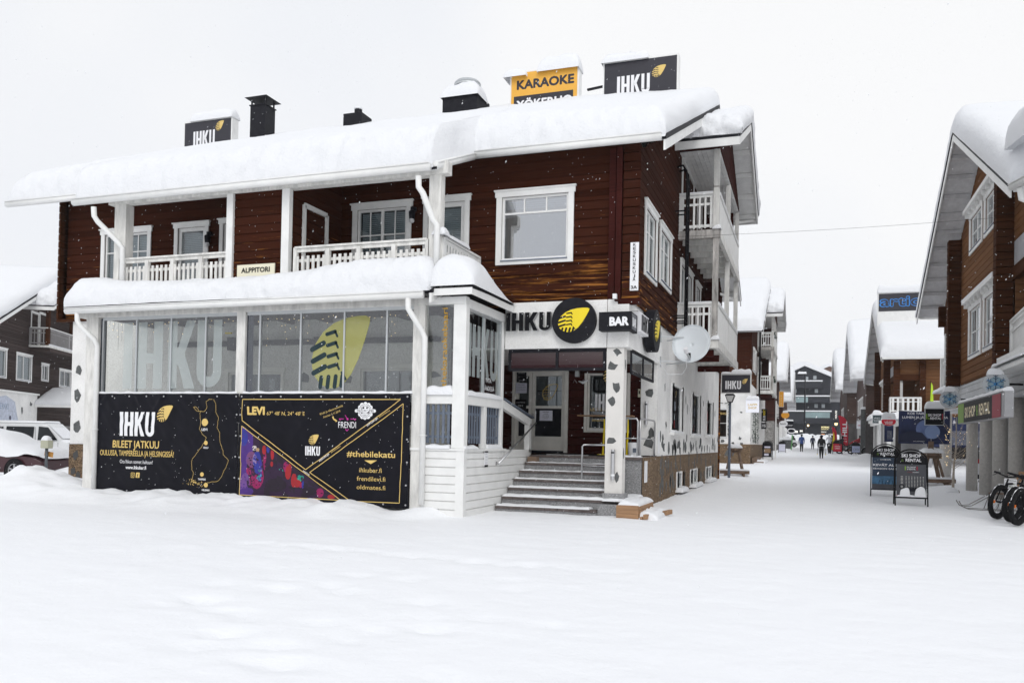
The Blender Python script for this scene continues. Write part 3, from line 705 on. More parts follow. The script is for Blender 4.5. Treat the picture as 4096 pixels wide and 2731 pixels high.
# upper front wall
m = M().use(LOGR)
big = (-6.28, -4.80, 5.34, 6.70)
w1 = (-17.18, -15.80, 5.0, 6.58); d1 = (-14.86, -14.03, 4.5, 6.60); w3 = (-13.50, -12.7, 4.6, 6.62)
w4 = (-9.80, -8.55, 4.95, 6.68); d2 = (-8.02, -7.14, 4.5, 6.70)
wall(front, m, -18.45, XR, 4.36, 7.62, (big, w1, d1, w3, w4, d2), K)
m.use(LOGS)
side = FXp(XR)
s1 = (18.02, 19.30, 5.22, 6.62); s2 = (19.92, 21.45, 5.40, 6.62)
wall(side, m, 16.85, 34.9, 4.36, 7.5, (s1, s2, (23.3,24.3,4.32,6.47), (24.6,25.6,4.32,6.47), (26.6,27.6,4.82,6.47)), K)
gable_walls(side, m, 16.45, 35.55, 7.5, RZ_ := (lambda y: RZ(min(y, 52-y))), K)
m.build('log_wall', None, B)
m = M().use(LOGS); wall(FXm(-18.47), m, 16.85, 34.9, 4.36, 7.5, (), K); gable_walls(FXm(-18.47), m, 16.45, 35.55, 7.5, RZ_, K)
wall(Fr((0,34.9,0),(1,0,0),(0,1,0)), m, -18.45, XR, 0, 7.5, (), K)
m.build('rear_log_wall', None, B)
# projecting bay between the balconies
m = M().use(LOGR); wall(FY(14.8), m, -11.60, -10.22, 4.4, 6.9, (), K); wall(FXp(-10.22), m, 14.8, 16.85, 4.4, 7.3, (), K); wall(FXm(-11.60), m, 14.8, 16.85, 4.4, 7.3, (), K)
m.build('log_bay', None, B)
m = M().use(WHITE)                                  # triangular trimmed frame on the bay's side wall
sf = FXp(-10.22)
for a, b in (((15.32,4.9),(15.32,6.42)), ((15.32,6.42),(16.2,6.42)), ((16.2,6.42),(16.2,4.9))):
    m.bar(sf.p(a[0], a[1], .02), sf.p(b[0], b[1], .02), .10, .04, upv=(1,0,0))
m.build('window', None, B)
# log ends at the corner
m = M().use(LOGE)
for i in range(17):
    z = 4.42+i*K; dx = .012*nz(i, 0, 0, 3.1)
    m.use(LOGS if i % 5 else LOGR).box(-3.62, -3.27+dx, 16.72, 16.9, z, z+K-.014)
m.use(LOGQ).box(-3.92, -3.78, 16.76, 16.86, 4.40, 7.5); m.box(-3.76, -3.64, 16.70, 16.86, 4.36, 7.5)
m.box(-3.70, -3.24, 16.74, 16.92, 4.30, 4.42)
m.build('log_ends', None, B, bev=.012); m = M()
for i in range(17):
    z = 4.42+i*K; m.use(LOGE).box(-18.62, -18.44, 16.74, 16.94, z, z+K-.014)
    m.box(-18.5, -18.44, 16.6, 16.85, z, z+K-.014)
m.build('log_ends', None, B, bev=.012)
kw = dict(root=B)
window(B, front, *big, trim=.12, cols=1, rows='top', top_cols=3, blind=.16, curtain=True, back=GREYIN, name='window', glass=glassmat('reflecting glass', (.5,.55,.62), .45, .5))
window(B, front, *w1, cols=2, rows=((.7,),), top_cols=1, blind=.95, back=GREYIN)
window(B, front, *d1, cols=1, rows=((.02,),), blind=.8, name='balcony_door', door=True, back=GREYIN, trim=.1, sash=.09)
window(B, front, *w3, cols=1, rows=((.5,),), blind=.2, door=True, trim=.1)
window(B, front, *w4, cols=2, rows=((.66,),), top_cols=1, blind=.9, trim=.12)
window(B, front, *d2, cols=1, rows=((.02,),), blind=.35, name='balcony_door', door=True, trim=.11, sash=.10, back=GREYIN)
window(B, side, *s1, cols=2, rows=((.68,),), top_cols=None, blind=.5, back=GREYIN, trim=.12)
window(B, side, *s2, cols=2, rows=((.68,),), top_cols=None, blind=.5, back=GREYIN, trim=.12)
# balconies on the front
bl = M().use(WHITE)
bl.box(-14.95, -11.62, 14.72, 16.84, 4.22, 4.40); bl.box(-10.2, -6.72, 14.72, 16.84, 4.22, 4.40); bl.box(-14.95, -6.65, 14.66, 14.74, 4.1, 4.42)
bl.build('balcony_floor', None, B)
for a, b, n in ((-14.62, -11.72, 24), (-10.05, -7.05, 24)):
    r_ = M(); railing(r_, (a, 14.82), (b, 14.82), 4.42, .96, WHITEW, n=n, wd=.06, gap=.18)
    for f_ in (.26, .5, .76): r_.bar((a+(b-a)*f_, 14.80, 4.42), (a+(b-a)*f_, 14.80, 5.32), .09)
    r_.build('balcony_railing', None, B)
r_ = M(); railing(r_, (-6.78, 14.92), (-6.78, 16.8), 4.42, 1.0, WHITE, n=13, wd=.07); 
r_.use(SNOW); snow_blob(r_, -6.87, -6.69, 14.8, 16.1, 5.44, .10); snow_blob(r_, -6.93, -6.66, 14.72, 15.0, 5.44, .16); r_.build('balcony_railing', None, B)
p = M().use(WHITEW)
for x0, x1 in ((-14.82, -14.50), (-7.03, -6.78)): p = M().use(WHITEW).box(x0, x1, 14.78, 15.02 if x0 < -10 else 14.98, 4.42, 6.62); p.build('balcony_post', None, B, bev=.006)
p = M()
for x0, x1 in ((-11.74, -11.58), (-10.36, -10.18)): p = M().use(WHITE).box(x0, x1, 14.735, 14.86, 4.42, 6.615); p.build('corner_board', None, B)
p = M()
p.use(WHITEW).box(-14.97, -6.63, 14.74, 14.96, 6.62, 6.86); p.build('roof_beam', None, B, bev=.006)
# gutters and downpipes
g = M(); gutter(g, (-19.88, 16.22, 7.40), (-15.7, 16.22, 7.40)); gutter(g, (-15.65, 14.42, 6.64), (-6.85, 14.42, 6.66)); gutter(g, (-6.78, 14.5, 6.70), (-6.70, 16.2, 7.42)); gutter(g, (-6.66, 16.22, 7.45), (-2.78, 16.22, 7.45))
g.build('gutter', None, B, smooth=True)
for x, dx in ((-15.06, .61), (-7.09, .30)):
    g = M(); downpipe(g, [(x, 14.42, 6.5), (x, 14.44, 6.3), (x+.08, 14.46, 6.18), (x+dx-.08, 14.62, 5.72), (x+dx, 14.66, 5.6), (x+dx, 14.66, 4.7)], .058); g.build('downpipe', None, B, smooth=True)
for x, z in ((-13.85, 6.35), (-8.35, 6.55)):
    g = M().use(DKM); g.box(x-.05, x+.05, 16.72, 16.83, z, z+.08); g.tube([(x, 16.76, z), (x, 16.7, z-.05), (x, 16.7, z-.2)], [.04, .075, .06], 10); g.use(SOFF).ball((x, 16.69, z-.24), .06); g.build('wall_lamp', None, B, smooth=True)
def eaveM(x):
    k = sstep(-15.75, -15.6, x)*(1-sstep(-6.85, -6.66, x)); return 16.22-k*1.8
main_roof(B, ends=((-15.65, -6.75, 14.5),)); side_roof(B)
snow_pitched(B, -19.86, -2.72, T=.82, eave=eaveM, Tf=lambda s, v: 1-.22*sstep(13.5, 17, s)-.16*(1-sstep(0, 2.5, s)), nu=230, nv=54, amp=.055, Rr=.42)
mb = M().use(SNOW)
snow_strip(mb, lambda s: (-3.3+s, 0, 0), 1.56, lambda s: [(21.92, 9.42), (26, 11.18), (30.08, 9.42)], .52, .36, 26, 50, amp=.085, seed=5, bulge=.10)
mb.build('roof_snow', None, B, smooth=True)
side_balconies(B)
# white render: beam, column, walls
c = M().use(PLAS)
c.box(-6.12, -3.915, 16.75, 17.10, 3.43, 4.41); c.box(-3.905, -3.46, 16.745, 17.1, 3.43, 4.41)
c.box(-3.80, -3.46, 17.1, 20.32, 3.42, 4.40)
c.build('rendered_beam', None, B, bev=.01)
c = M().use(mat('column paint', (.70, .68, .65), .75, var=.05, vs=4, bump=.15, bs=50)); c.box(-3.92, -3.56, 16.80, 17.10, .46, 3.43)
cf = FY(16.80); chips(cf, c, [(-3.70, 3.33, .2, .22, 1), (-3.80, 3.05, .24, .25, 2), (-3.71, 2.62, .20, .30, 3), (-3.78, 2.33, .22, .30, 4), (-3.80, 1.52, .24, .16, 5), (-3.66, .80, .10, .26, 6)])
chips(FXp(-3.56), c, [(16.95, 3.1, .12, .3, 7), (16.9, 1.3, .1, .3, 8)])
c.build('column', None, B, bev=.008)
gs = [(22.30, 24.05, 1.80, 3.10), (26.35, 28.15, 1.78, 3.10), (30.4, 32.0, 1.8, 3.06)]
g_ = M().use(PLAS); wall(FXp(-3.46), g_, 20.3, 34.9, 1.19, 4.38, gs)
g_.box(-3.87, -3.462, 20.30, 20.5, 1.2, 3.43)
rr = random.Random(3); cps = []
for i in range(46):
    y = rr.uniform(20.7, 34.6); z = 1.28+abs(rr.gauss(0, .22))
    if y < 22.2 and rr.random() < .4: z = rr.uniform(1.3, 2.1)
    cps.append((y, z, rr.uniform(.22, .42), rr.uniform(.22, .40), i))
cps += [(21.35, 2.9, .14, .34, 90), (25.2, 2.8, .16, .3, 91), (25.6, 2.55, .14, .3, 92), (29.6, 2.9, .16, .3, 93), (33.4, 2.7, .2, .3, 94)]
cps = [q for q in cps if not any(a-.25 < q[0] < b+.25 and c_-.25 < q[1] < d_+.2 for a, b, c_, d_ in gs)]
chips(FXp(-3.46), g_, cps); chips(FY(20.3), g_, [(-3.66, 2.72, .22, .26, 60), (-3.6, 1.75, .2, .3, 61), (-3.63, 1.5, .3, .36, 62)])
g_.build('rendered_wall', None, B)
for k, q in enumerate(gs):
    window(B, FXp(-3.40), *q, cols=1, rows=((.01,),), trim=.0, head=False, name='shop_window', sill=False, back=DARKIN, fm=WHITE, sash=.05)
    s = M().use(WHITE); FXp(-3.46).box(s, q[0]-.06, q[1]+.06, q[2]-.07, q[2]-.005, 0, .13); s.use(SNOW); snow_blob(s, -3.45, -3.33, q[0]-.04, q[1]+.04, q[2]-.005, .06); s.build('window_sill', None, B)
    s = M(); d = D((-3.468, q[0]+.1, q[2]+.1), (0,1,0), (0,0,1), s)
    if k < 2: d.rect(0, q[1]-q[0]-.2, .0, 1.1, BLK2, -.004); d.pick(.75, .85, .2, .2, GOLD, BLK2); d.rect(.55, .85, .5, .75, PAPER, .001); d.rect(.0, .75, .12, .42, WPR, .001); d.rect(.4, .75, .02, .24, RED, .002)
    else: d.rect(0, .5, 0, .8, RED, .001); d.rect(.0, .5, .35, .42, WPR, .003)
    d.m.build('window_poster', None, B)
pf = FXp(-3.45); pl = M().use(PEB); ps = [(23.45, 24.45, .26, .72), (26.3, 28.0, .24, .72), (30.4, 32.2, .26, .70)]
wall(pf, pl, 18.42, 34.92, -.4, 1.185, ps); pl.box(-3.75, -3.452, 18.60, 20.3, -.4, 1.05)
rr = random.Random(9); chips(pf, pl, [(rr.uniform(20.4, 34.5), rr.choice([.95, .8, .55, .4, .3])+rr.uniform(-.1, .12), rr.uniform(.14, .3), rr.uniform(.3, .62), 100+i) for i in range(48)])
pl.build('plinth', None, B)
for q in ps: window(B, FXp(-3.40), *q, cols=1 if q[0] < 25 else 2, rows=((.01,),), trim=.0, head=False, name='cellar_window', sill=False)
for q in ps: snow_obj('sill_snow', B, -3.46, -3.24, q[0]-.1, q[1]+.2, .16, .12)
# front ground-floor wall behind the terrace and the left corner pillar
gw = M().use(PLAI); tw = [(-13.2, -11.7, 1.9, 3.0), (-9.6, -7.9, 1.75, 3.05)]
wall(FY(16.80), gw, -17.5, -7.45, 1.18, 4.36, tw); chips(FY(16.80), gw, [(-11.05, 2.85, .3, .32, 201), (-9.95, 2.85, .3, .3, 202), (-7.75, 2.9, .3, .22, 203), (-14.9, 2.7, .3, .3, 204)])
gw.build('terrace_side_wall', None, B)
for q in tw:
    w_ = window(B, FY(16.80), *q, cols=1, rows=((.01,),), trim=.07, sill=False, fm=OFFW, tm=OFFW)
    d = FY(16.80).dec(q[0]+.35, q[2]+.08, .0); d.pick(0, 0, .55, .55, mat('dull orange', (.42,.22,.06), .6), BLK2); d.build('window_emblem', w_)
gp = M().use(PLAS); gp.box(-18.12, -17.66, 16.79, 17.0, 1.19, 4.36); gp.box(-17.65, -17.2, 16.80, 17.0, 1.19, 4.36)
chips(FY(16.79), gp, [(-17.88, 3.1, .24, .30, 11), (-17.90, 2.45, .26, .44, 12), (-17.92, 1.62, .34, .42, 13)])
gp.use(PEB).box(-18.13, -17.66, 16.78, 17.0, -.3, 1.18); gp.box(-17.65, -17.2, 16.79, 17.0, -.3, 1.18); chips(FY(16.78), gp, [(-17.9, .9, .2, .3, 14), (-17.95, .5, .22, .3, 15), (-17.8, .35, .2, .3, 16)], mat('dark slate', (.06,.06,.06), .8))
gp.use(PLAS).box(-18.10, -17.9, 17.0, 34.9, -.3, 4.36); gp.use(LOGE).box(-18.6, -17.3, 16.7, 16.9, 4.36, 4.42)
gp.build('corner_pillar', None, B)
# entrance recess: boarded back wall, ceiling, side wall, floor
e = M().use(LOGQ)
door = (-7.16, -5.84, 1.26, 3.26); win = (-5.26, -4.24, 1.80, 3.22)
wall(FY(20.5), e, -7.5, -3.85, 1.2, 3.44, (door, win), .2)
strips(FXp(-7.5), e, lambda z: (16.95, 20.5), 1.2, 3.44, .2)
e.build('entrance_wall', None, B)
e = M().use(mat('entrance ceiling', (.6,.59,.57), .8)).box(-7.5, -3.8, 17.1, 20.5, 3.44, 3.5); e.box(-3.8, -3.46, 17.1, 20.4, 3.40, 3.418)
e.build('entrance_ceiling', None, B)
# double door
dr = thing('entrance_door', None, None); 
D_ = M().use(OFFW); f = FY(20.5); a, b, z0, z1 = door
for u0, u1 in ((a-.08, a), (b, b+.09)): f.box(D_, u0, u1, 1.22, z1+.08, .0, .05)
f.box(D_, a-.08, b+.09, z1, z1+.09, .001, .055)
dro = D_.build('entrance_door', None, B); bpy.data.objects.remove(dr)
D_ = M().use(OFFW)
for u0, u1 in ((a, a+.44), (a+.45, b)):
    e_ = .085
    f.box(D_, u0, u0+e_, z0, z1, -.06, .0); f.box(D_, u1-e_, u1, z0, z1, -.06, .0)
    for q0, q1 in ((z1-.10, z1), (2.33, 2.40), (z0, z0+.09), (1.52, 1.62)): f.box(D_, u0+e_, u1-e_, q0, q1, -.058, -.002)
    f.box(D_, u0+e_, u1-e_, z0+.09, 1.52, -.045, -.012)
    D_.use(GREYIN); 
    D_.use(OFFW)
D_.use(BLK2)
for u0, u1 in ((a, a+.44), (a+.45, b)): f.box(D_, u0+.085, u1-.085, 1.62, 2.33, -.04, -.02)
f.box(D_, a-.05, b+.05, 1.2, 1.262, -.05, .02)
D_.build('door_leaf', None, dro)
D_ = M().use(GLASS)
for u0, u1 in ((a, a+.44), (a+.45, b)): f.quad(D_, u0+.085, u1-.085, 2.4, z1-.1, -.03)
D_.use(GREYIN); f.quad(D_, a, b, 2.3, z1, -.3); D_.use(BLACK); f.box(D_, a+.53, b-.08, 2.78, 2.80, -.2, -.18); f.box(D_, a+.80, a+.83, 2.4, z1, -.2, -.18)
D_.build('pane', None, dro)
D_ = M().use(STEEL); D_.tube([f.p(a+.53, 1.93, .02), f.p(a+.57, 1.93, .07), f.p(a+.57, 2.27, .07), f.p(a+.53, 2.27, .02)], .012); f.box(D_, a+.46, a+.50, 2.1, 2.2, 0, .02); D_.build('handle', None, dro)
d = f.dec(a+.72, 2.55, -.02); P = [(x*.40, y*.40) for x, y in PICK]; d.line(P+P[:1], .014, GOLD)
for s_ in pick_stripes(): d.line([(x*.40, y*.40) for x, y in s_[::3]], .010, GOLD)
d.build('door_emblem', dro)
window(B, f, *win, trim=.07, cols=1, rows=((.01,),), name='entrance_window', tm=OFFW, fm=OFFW, head=False, depth=.3)
d = f.dec(-5.05, 2.0, .01); d.m.cur = 0; d.ihku(.0, .28, .62, .42, WPR); d.rect(-.1, .75, .28, .29, WOODN, -.004); d.text('USTUS', -.12, .28, .07, GOLD); d.text('#thebilekatu', -.08, .02, .06, GOLD); d.pick(.22, .95, .42, .42, GOLD, BLK2, rot=8); d.build('window_lettering', B)
# dark framed glazing over the openings
t = M().use(DKM); ft = FY(16.86)
ft.box(t, -6.05, -3.93, 3.36, 3.43, 0, .05); ft.box(t, -6.05, -3.93, 2.97, 3.03, 0, .05)
for u in (-6.03, -4.98, -3.97): ft.box(t, u-.03, u+.03, 3.03, 3.36, .0, .045)
t.use(frostmat('smoked glass', (.06, .03, .035), .72)); ft.quad(t, -6.0, -3.96, 3.03, 3.36, .02); t.build('transom', None, B)
t = M().use(DKM); fs = FXp(-3.50)
fs.box(t, 17.12, 19.75, 3.37, 3.43, 0, .04); fs.box(t, 17.12, 19.75, 2.92, 2.98, 0, .04)
for u in (17.15, 18.45, 19.72): fs.box(t, u-.03, u+.03, 2.98, 3.37, 0, .036)
t.use(TGLASS); fs.quad(t, 17.15, 19.7, 2.98, 3.37, .02); t.use(frostmat('grey printed film', (.35,.34,.34), .55)); fs.quad(t, 17.2, 19.65, 3.0, 3.35, .01); t.build('transom', None, B)
d = FXp(-3.48).dec(0, 0, .02); d.m.cur = 0
for i, x in enumerate((-5.35, -4.25)):
    l = M().use(mat('lamp ring', (.6,.55,.4), .4)); l.cyl((x, 16.93, 3.425), (x, 16.93, 3.40), .045, n=12); l.use(LAMPW).cyl((x, 16.93, 3.401), (x, 16.93, 3.394), .032, n=12); l.build('ceiling_spot', None, B)
# chimneys on the roof (snow hides their feet)
def chimney(x0, x1, y0, y1, z0, z1, cap, name='chimney'):
    c = M().use(DKM); c.box(x0, x1, y0, y1, z0, z1)
    if cap:
        for x in (x0+.04, x1-.04):
            for y in (y0+.04, y1-.04): c.box(x-.025, x+.025, y-.025, y+.025, z1, z1+.28)
        o = c.build(name, None, B, bev=.01); k = M().use(DKM); cx, cy = (x0+x1)/2, (y0+y1)/2; w, d_ = (x1-x0)/2+.15, (y1-y0)/2+.15
        k.box(x0-.03, x1+.03, y0-.03, y1+.03, z1, z1+.03)
        k.add([(cx-w,cy-d_,z1+.26),(cx+w,cy-d_,z1+.26),(cx+w,cy+d_,z1+.26),(cx-w,cy+d_,z1+.26),(cx-.1,cy-.0,z1+.42),(cx+.1,cy+.0,z1+.42)], [(3,2,1,0),(0,1,5,4),(1,2,5),(2,3,4,5),(3,0,4)]); k.build('cap', None, o)
    else: o = c.build(name, None, B, bev=.01)
    return o
chimney(-18.78, -18.16, 24.7, 25.3, 11.0, 13.12, True)
chimney(-14.95, -14.25, 24.6, 25.3, 11.0, 12.38, False); c = M().use(DKM); c.tube([(-14.55,24.9,12.3),(-14.55,24.9,12.62)], .13, 12); c.use(SNOW).ball((-14.55,24.9,12.62), .15, sz=.5); c.build('vent_pipe', None, B, smooth=True)
o = chimney(-11.25, -10.05, 24.5, 25.6, 11.0, 12.52, False, 'roof_vent'); c = M().use(ALU)
for i in range(5): c.cyl((-10.6,25,12.5+i*.1), (-10.6,25,12.56+i*.1), .44, n=20); c.cyl((-10.6,25,12.56+i*.1), (-10.6,25,12.6+i*.1), .38, n=20)
c.ball((-10.6,25,13.0), .44, 16, 6, .35); c.build('cowl', None, o, smooth=False)
snow_obj('cap_snow', o, -11.3, -10.0, 24.42, 25.3, 12.42, .52, amp=.06)
# ------------------------------------------------------------------ glazed terrace
T = thing('glazed_terrace', 'white glazed terrace with frosted lettering on its panes along the front of the bar', 'terrace', (-10.7, 15.6, 0))
ft = FY(14.6); fsd = FXp(-6.12)
m = M().use(WHITE); m.box(-15.35, -6.14, 14.66, 16.78, 1.2, 1.29); m.build('floor', None, T)
m = M().use(WHITE)
strips(ft, m, lambda z: (-7.22, -6.26), -.1, 1.30, .16, g=.012, dep=.03)
strips(fsd, m, lambda z: (14.72, 18.62), -.1, 1.24, .16, g=.012, dep=.03)
m.box(-6.27, -6.10, 14.585, 14.72, -.1, 1.278); m.box(-7.25, -6.09, 14.57, 14.70, 1.28, 1.325); m.box(-6.24, -6.092, 14.702, 16.9, 1.278, 1.322)
m.build('skirting', None, T)
m = M().use(WHITEW)
for x0, x1 in ((-15.36, -15.02), (-11.30, -11.09), (-7.22, -6.97)): m = M().use(WHITEW).box(x0, x1, 14.594, 14.755, .0 if x0 > -8 or x0 < -15 else 2.3, 4.058); m.build('post', None, T, bev=.006)
m = M().use(WHITE).box(-6.372, -6.113, 14.59, 14.765, 1.328, 4.058); m.build('post', None, T, bev=.006); m = M().use(WHITE).box(-6.262, -6.123, 16.62, 16.742, 1.328, 3.998); m.build('post', None, T, bev=.006)
m = M().use(WHITEW).box(-15.55, -6.90, 14.58, 14.76, 4.06, 4.20); m.use(WHITE).box(-6.90, -6.12, 14.58, 14.76, 4.06, 4.20); m.box(-6.28, -6.11, 14.76, 16.74, 4.00, 4.17)
m.build('beam', None, T, bev=.005)
m = M().use(WHITE); m.box(-6.96, -6.374, 14.6, 14.72, 2.17, 2.35); m.build('rail', None, T, bev=.005); m = M().use(WHITE); m.box(-6.24, -6.118, 14.768, 16.615, 2.165, 2.345); m.build('rail', None, T, bev=.005); m = M().use(WHITE); m.box(-15.018, -11.302, 14.6, 14.74, 2.33, 2.37); m.box(-11.088, -7.222, 14.6, 14.74, 2.33, 2.37)
for y in (15.64, 16.66): q_ = M().use(WHITE).box(-6.23, -6.12, y, y+.13, 1.328, 2.163 if y < 16 else 1.33); q_.build('baluster_post', None, T)
m.build('rail', None, T, bev=.005)
s = M().use(SNOW); snow_blob(s, -6.95, -6.36, 14.56, 14.74, 2.34, .17, amp=.02); snow_blob(s, -6.28, -6.10, 14.75, 16.6, 2.34, .10, amp=.02); snow_blob(s, -7.0, -6.4, 14.55, 14.74, 1.32, .07); snow_blob(s, -6.3, -6.08, 14.6, 15.3, 1.32, .06); snow_blob(s, -6.3, -6.1, 15.8, 16.7, 1.32, .09)
snow_blob(s, -15.0, -11.25, 14.57, 14.72, 2.362, .04, n=30); snow_blob(s, -11.1, -7.2, 14.57, 14.72, 2.362, .045, n=30); s.build('rail_snow', None, T, smooth=True)
for nm, (a, b), f_ in (('lattice', (-6.94, -6.40), FY(14.66)), ('lattice', (14.80, 15.62), FXp(-6.19)), ('lattice', (15.80, 16.64), FXp(-6.19))):
    m = M().use(GREYP); n = 5 if a < 0 else 6
    for i in range(n): u = a+(b-a)*(i+.5)/n-.03; f_.box(m, u, u+.055, 1.42, 2.16, .0, .02)
    f_.box(m, a, b, 1.52, 1.57, -.03, -.001); f_.box(m, a, b, 1.97, 2.02, -.03, -.001); m.build(nm, None, T)
m = M().use(ALU); g_ = M().use(TGLASS)
for bay in ((-14.90, -13.96, -13.02, -12.11, -11.30), (-11.05, -10.74, -9.76, -8.75, -7.80, -7.22)):
    for x in bay[1:-1] if bay[0] > -12 else bay[:-1]: ft.box(m, x-.018, x+.018, 2.37, 4.0, -.08, -.02)
    ft.box(m, bay[0], bay[-1], 3.99, 4.06, -.09, -.01); ft.box(m, bay[0], bay[-1], 2.371, 2.39, -.09, -.01)
    for a, b in zip(bay, bay[1:]): ft.quad(g_, a, b, 2.39, 4.0, -.05)
fsd.box(m, 14.78, 16.6, 3.95, 4.0, -.08, -.02); fsd.box(m, 15.62, 15.66, 2.36, 3.96, -.08, -.02); fsd.box(m, 16.56, 16.6, 2.36, 3.96, -.08, -.02)
fsd.quad(g_, 14.78, 16.6, 2.35, 3.95, -.05); ft.quad(g_, -6.95, -6.37, 2.35, 4.06, -.05)
m.build('glazing_bar', None, T); g_.build('pane', None, T)
m = M().use(NAVY)
for x0, x1 in ((-14.99, -14.84), (-11.08, -10.92)):
    m = M().use(NAVY)
    pts = [(x0+(x1-x0)*i/6, 14.655+.02*((i*7) % 3)) for i in range(7)]; m.loft([[Vector((x, y, z)) for x, y in pts] for z in (2.37, 3.2, 4.04)], closed=False, cap=False); m.build('side_curtain', None, T, smooth=True)
# films on the glass
z0, z1 = 2.47, 3.93; nf = lambda: ft.dec(0, 0, -.049, M())
d = nf()
d.rect(-14.33, -14.08, z0, z1, FROST); d.build('window_film', T); d = nf()
for a, b in ((-13.93, -13.68), (-13.50, -13.25)): d.rect(a, b, z0, z1, FROST)
d.rect(-13.68, -13.50, 3.02, 3.25, FROST); d.build('window_film', T); d = nf()
d.poly([(-13.10,z0),(-12.86,z0),(-12.86,3.0),(-12.80,2.92),(-12.66,z0),(-12.38,z0),(-12.66,3.22),(-12.38,z1),(-12.62,z1),(-12.86,3.30),(-12.86,z1),(-13.10,z1)], FROST)
d.build('window_film', T); d = nf()
o_ = arc(-12.02, 2.82, .32, 180, 360, 14); i_ = arc(-12.02, 2.82, .10, 360, 180, 8)
d.poly([(-12.34, z1)]+o_+[(-11.70, z1),(-11.92, z1)]+i_+[(-12.12, z1)], FROST)
d.build('window_film', T); d = nf()
d.poly([(-9.45+a*1.42*.97-b*.12, 2.44+b*1.40+a*.08) for a, b in PICK], FROSTY)
for p in pick_stripes(): d.poly([(-9.45+a*1.42*.97-b*.12, 2.44+b*1.40+a*.08) for a, b in p], FROSTD, .002)
d.build('window_film', T); d = nf()
d.text('thekaraokebaari', -6.52, 2.50, .115, FROSTO, width=1.50, rot=90, off=.003, bold=.006)
d.build('window_film', T)
d = fsd.dec(0, 0, -.049); xx = 14.86
P, Wl = letters_ihku()
for p in P: d.poly([(14.84+a*1.58/Wl, 2.72+b*1.02) for a, b in p], FROST)
d.build('window_film', T); d = fsd.dec(0, 0, -.049, M())
d.text('YHTÄ', 15.75, 2.66, .09, WPR, off=.01); d.text('LÄHDESSÄ', 15.66, 2.50, .09, WPR, off=.01); d.text('KERTOKSESSA', 15.55, 2.40-.03, .08, WPR, off=.01, width=.85)
d.build('window_film', T)
# roof, gutter, ceiling
m = M().use(mat('dark terrace ceiling', (.05,.035,.03), .8)); m.box(-15.9, -6.95, 14.5, 16.78, 4.205, 4.22)
for i in range(9): m.box(-15.4+i*1.0, -15.3+i*1.0, 14.8, 16.7, 4.1, 4.2)
m.build('ceiling', None, T)
m = M(); 
m.use(DKM); slab(m, -15.62, -6.79, 14.33, 4.28, 15.5, 4.72, .05); slab(m, -6.9, -5.93, 14.42, 4.34, 16.74, 4.40, .03)
m.use(WHITE).prism([(14.33, 4.06), (15.3, 4.43), (15.3, 4.64), (14.33, 4.24)], (-6.77, 0, 0), (0,1,0), (0,0,1), .05)
m.prism([(14.42, 4.20), (16.74, 4.20), (16.74, 4.33), (14.42, 4.33)], (-5.95, 0, 0), (0,1,0), (0,0,1), .02); m.box(-6.75, -5.93, 14.40, 14.42, 4.20, 4.33)
m.use(DKM).prism([(14.33, 4.24), (15.3, 4.64), (15.3, 4.71), (14.33, 4.30)], (-6.775, 0, 0), (0,1,0), (0,0,1), .07)
m.build('roof', None, T)
g = M(); gutter(g, (-15.60, 14.26, 4.17), (-6.86, 14.26, 4.20), .07); g.build('gutter', None, T, smooth=True)
for x, dx in ((-15.28, .33), (-7.17, .24)):
    g = M(); downpipe(g, [(x, 14.26, 4.15), (x, 14.27, 3.95), (x+.06, 14.30, 3.84), (x+dx-.05, 14.48, 3.56), (x+dx, 14.52, 3.42), (x+dx, 14.52, .25)], .055)
    g.box(x+dx-.065, x+dx+.065, 14.46, 14.585, 1.55, 1.57); g.build('downpipe', None, T, smooth=True)
mb = M().use(SNOW)
snow_strip(mb, lambda s: (-15.64+s, 0, 0), 8.88, lambda s: [(14.25, 4.27), (15.05, 4.45)], .46, .30, 120, 14, amp=.05, seed=11, bulge=.05, Tf=lambda s, v: 1.0+.30*(1-sstep(0, 2.5, s))+.42*sstep(4.8, 7.8, s)+.06*nz(s, 0, 0, 1.1))
snow_blob(mb, -15.55, -11.6, 14.7, 16.6, 4.40, .42, n=30); snow_blob(mb, -10.2, -6.8, 14.7, 16.6, 4.42, .50, n=30)
mb.build('roof_snow', None, T, smooth=True)
mb = M().use(SNOW); rows = []
for i in range(29):
    u = i/28; x = -6.84+.95*u; row = []
    for j in range(41):
        v = j/40; y = 14.36+2.36*v
        e = (1-abs(2*u-1)**4)**.5*(1-abs(2*v-1)**5)**.5 if 0 < u < 1 and 0 < v < 1 else 0
        e = min(e, 1); top = .74*(1-.45*u**3)*(1-.86*sstep(.35, 1.0, v)**.8)
        ox = .07*math.sin(u*math.pi*2-.5*math.pi)*0
        row.append(Vector((x+.05*(u-.5)*e, y, 4.37+top*e+.03*nz(x, y, 3, 2)*e+.03*nz(x, y, 3, 5)*e)))
    rows.append(row)
mb.loft(rows, closed=False, cap=False); mb.build('roof_snow', None, T, smooth=True)
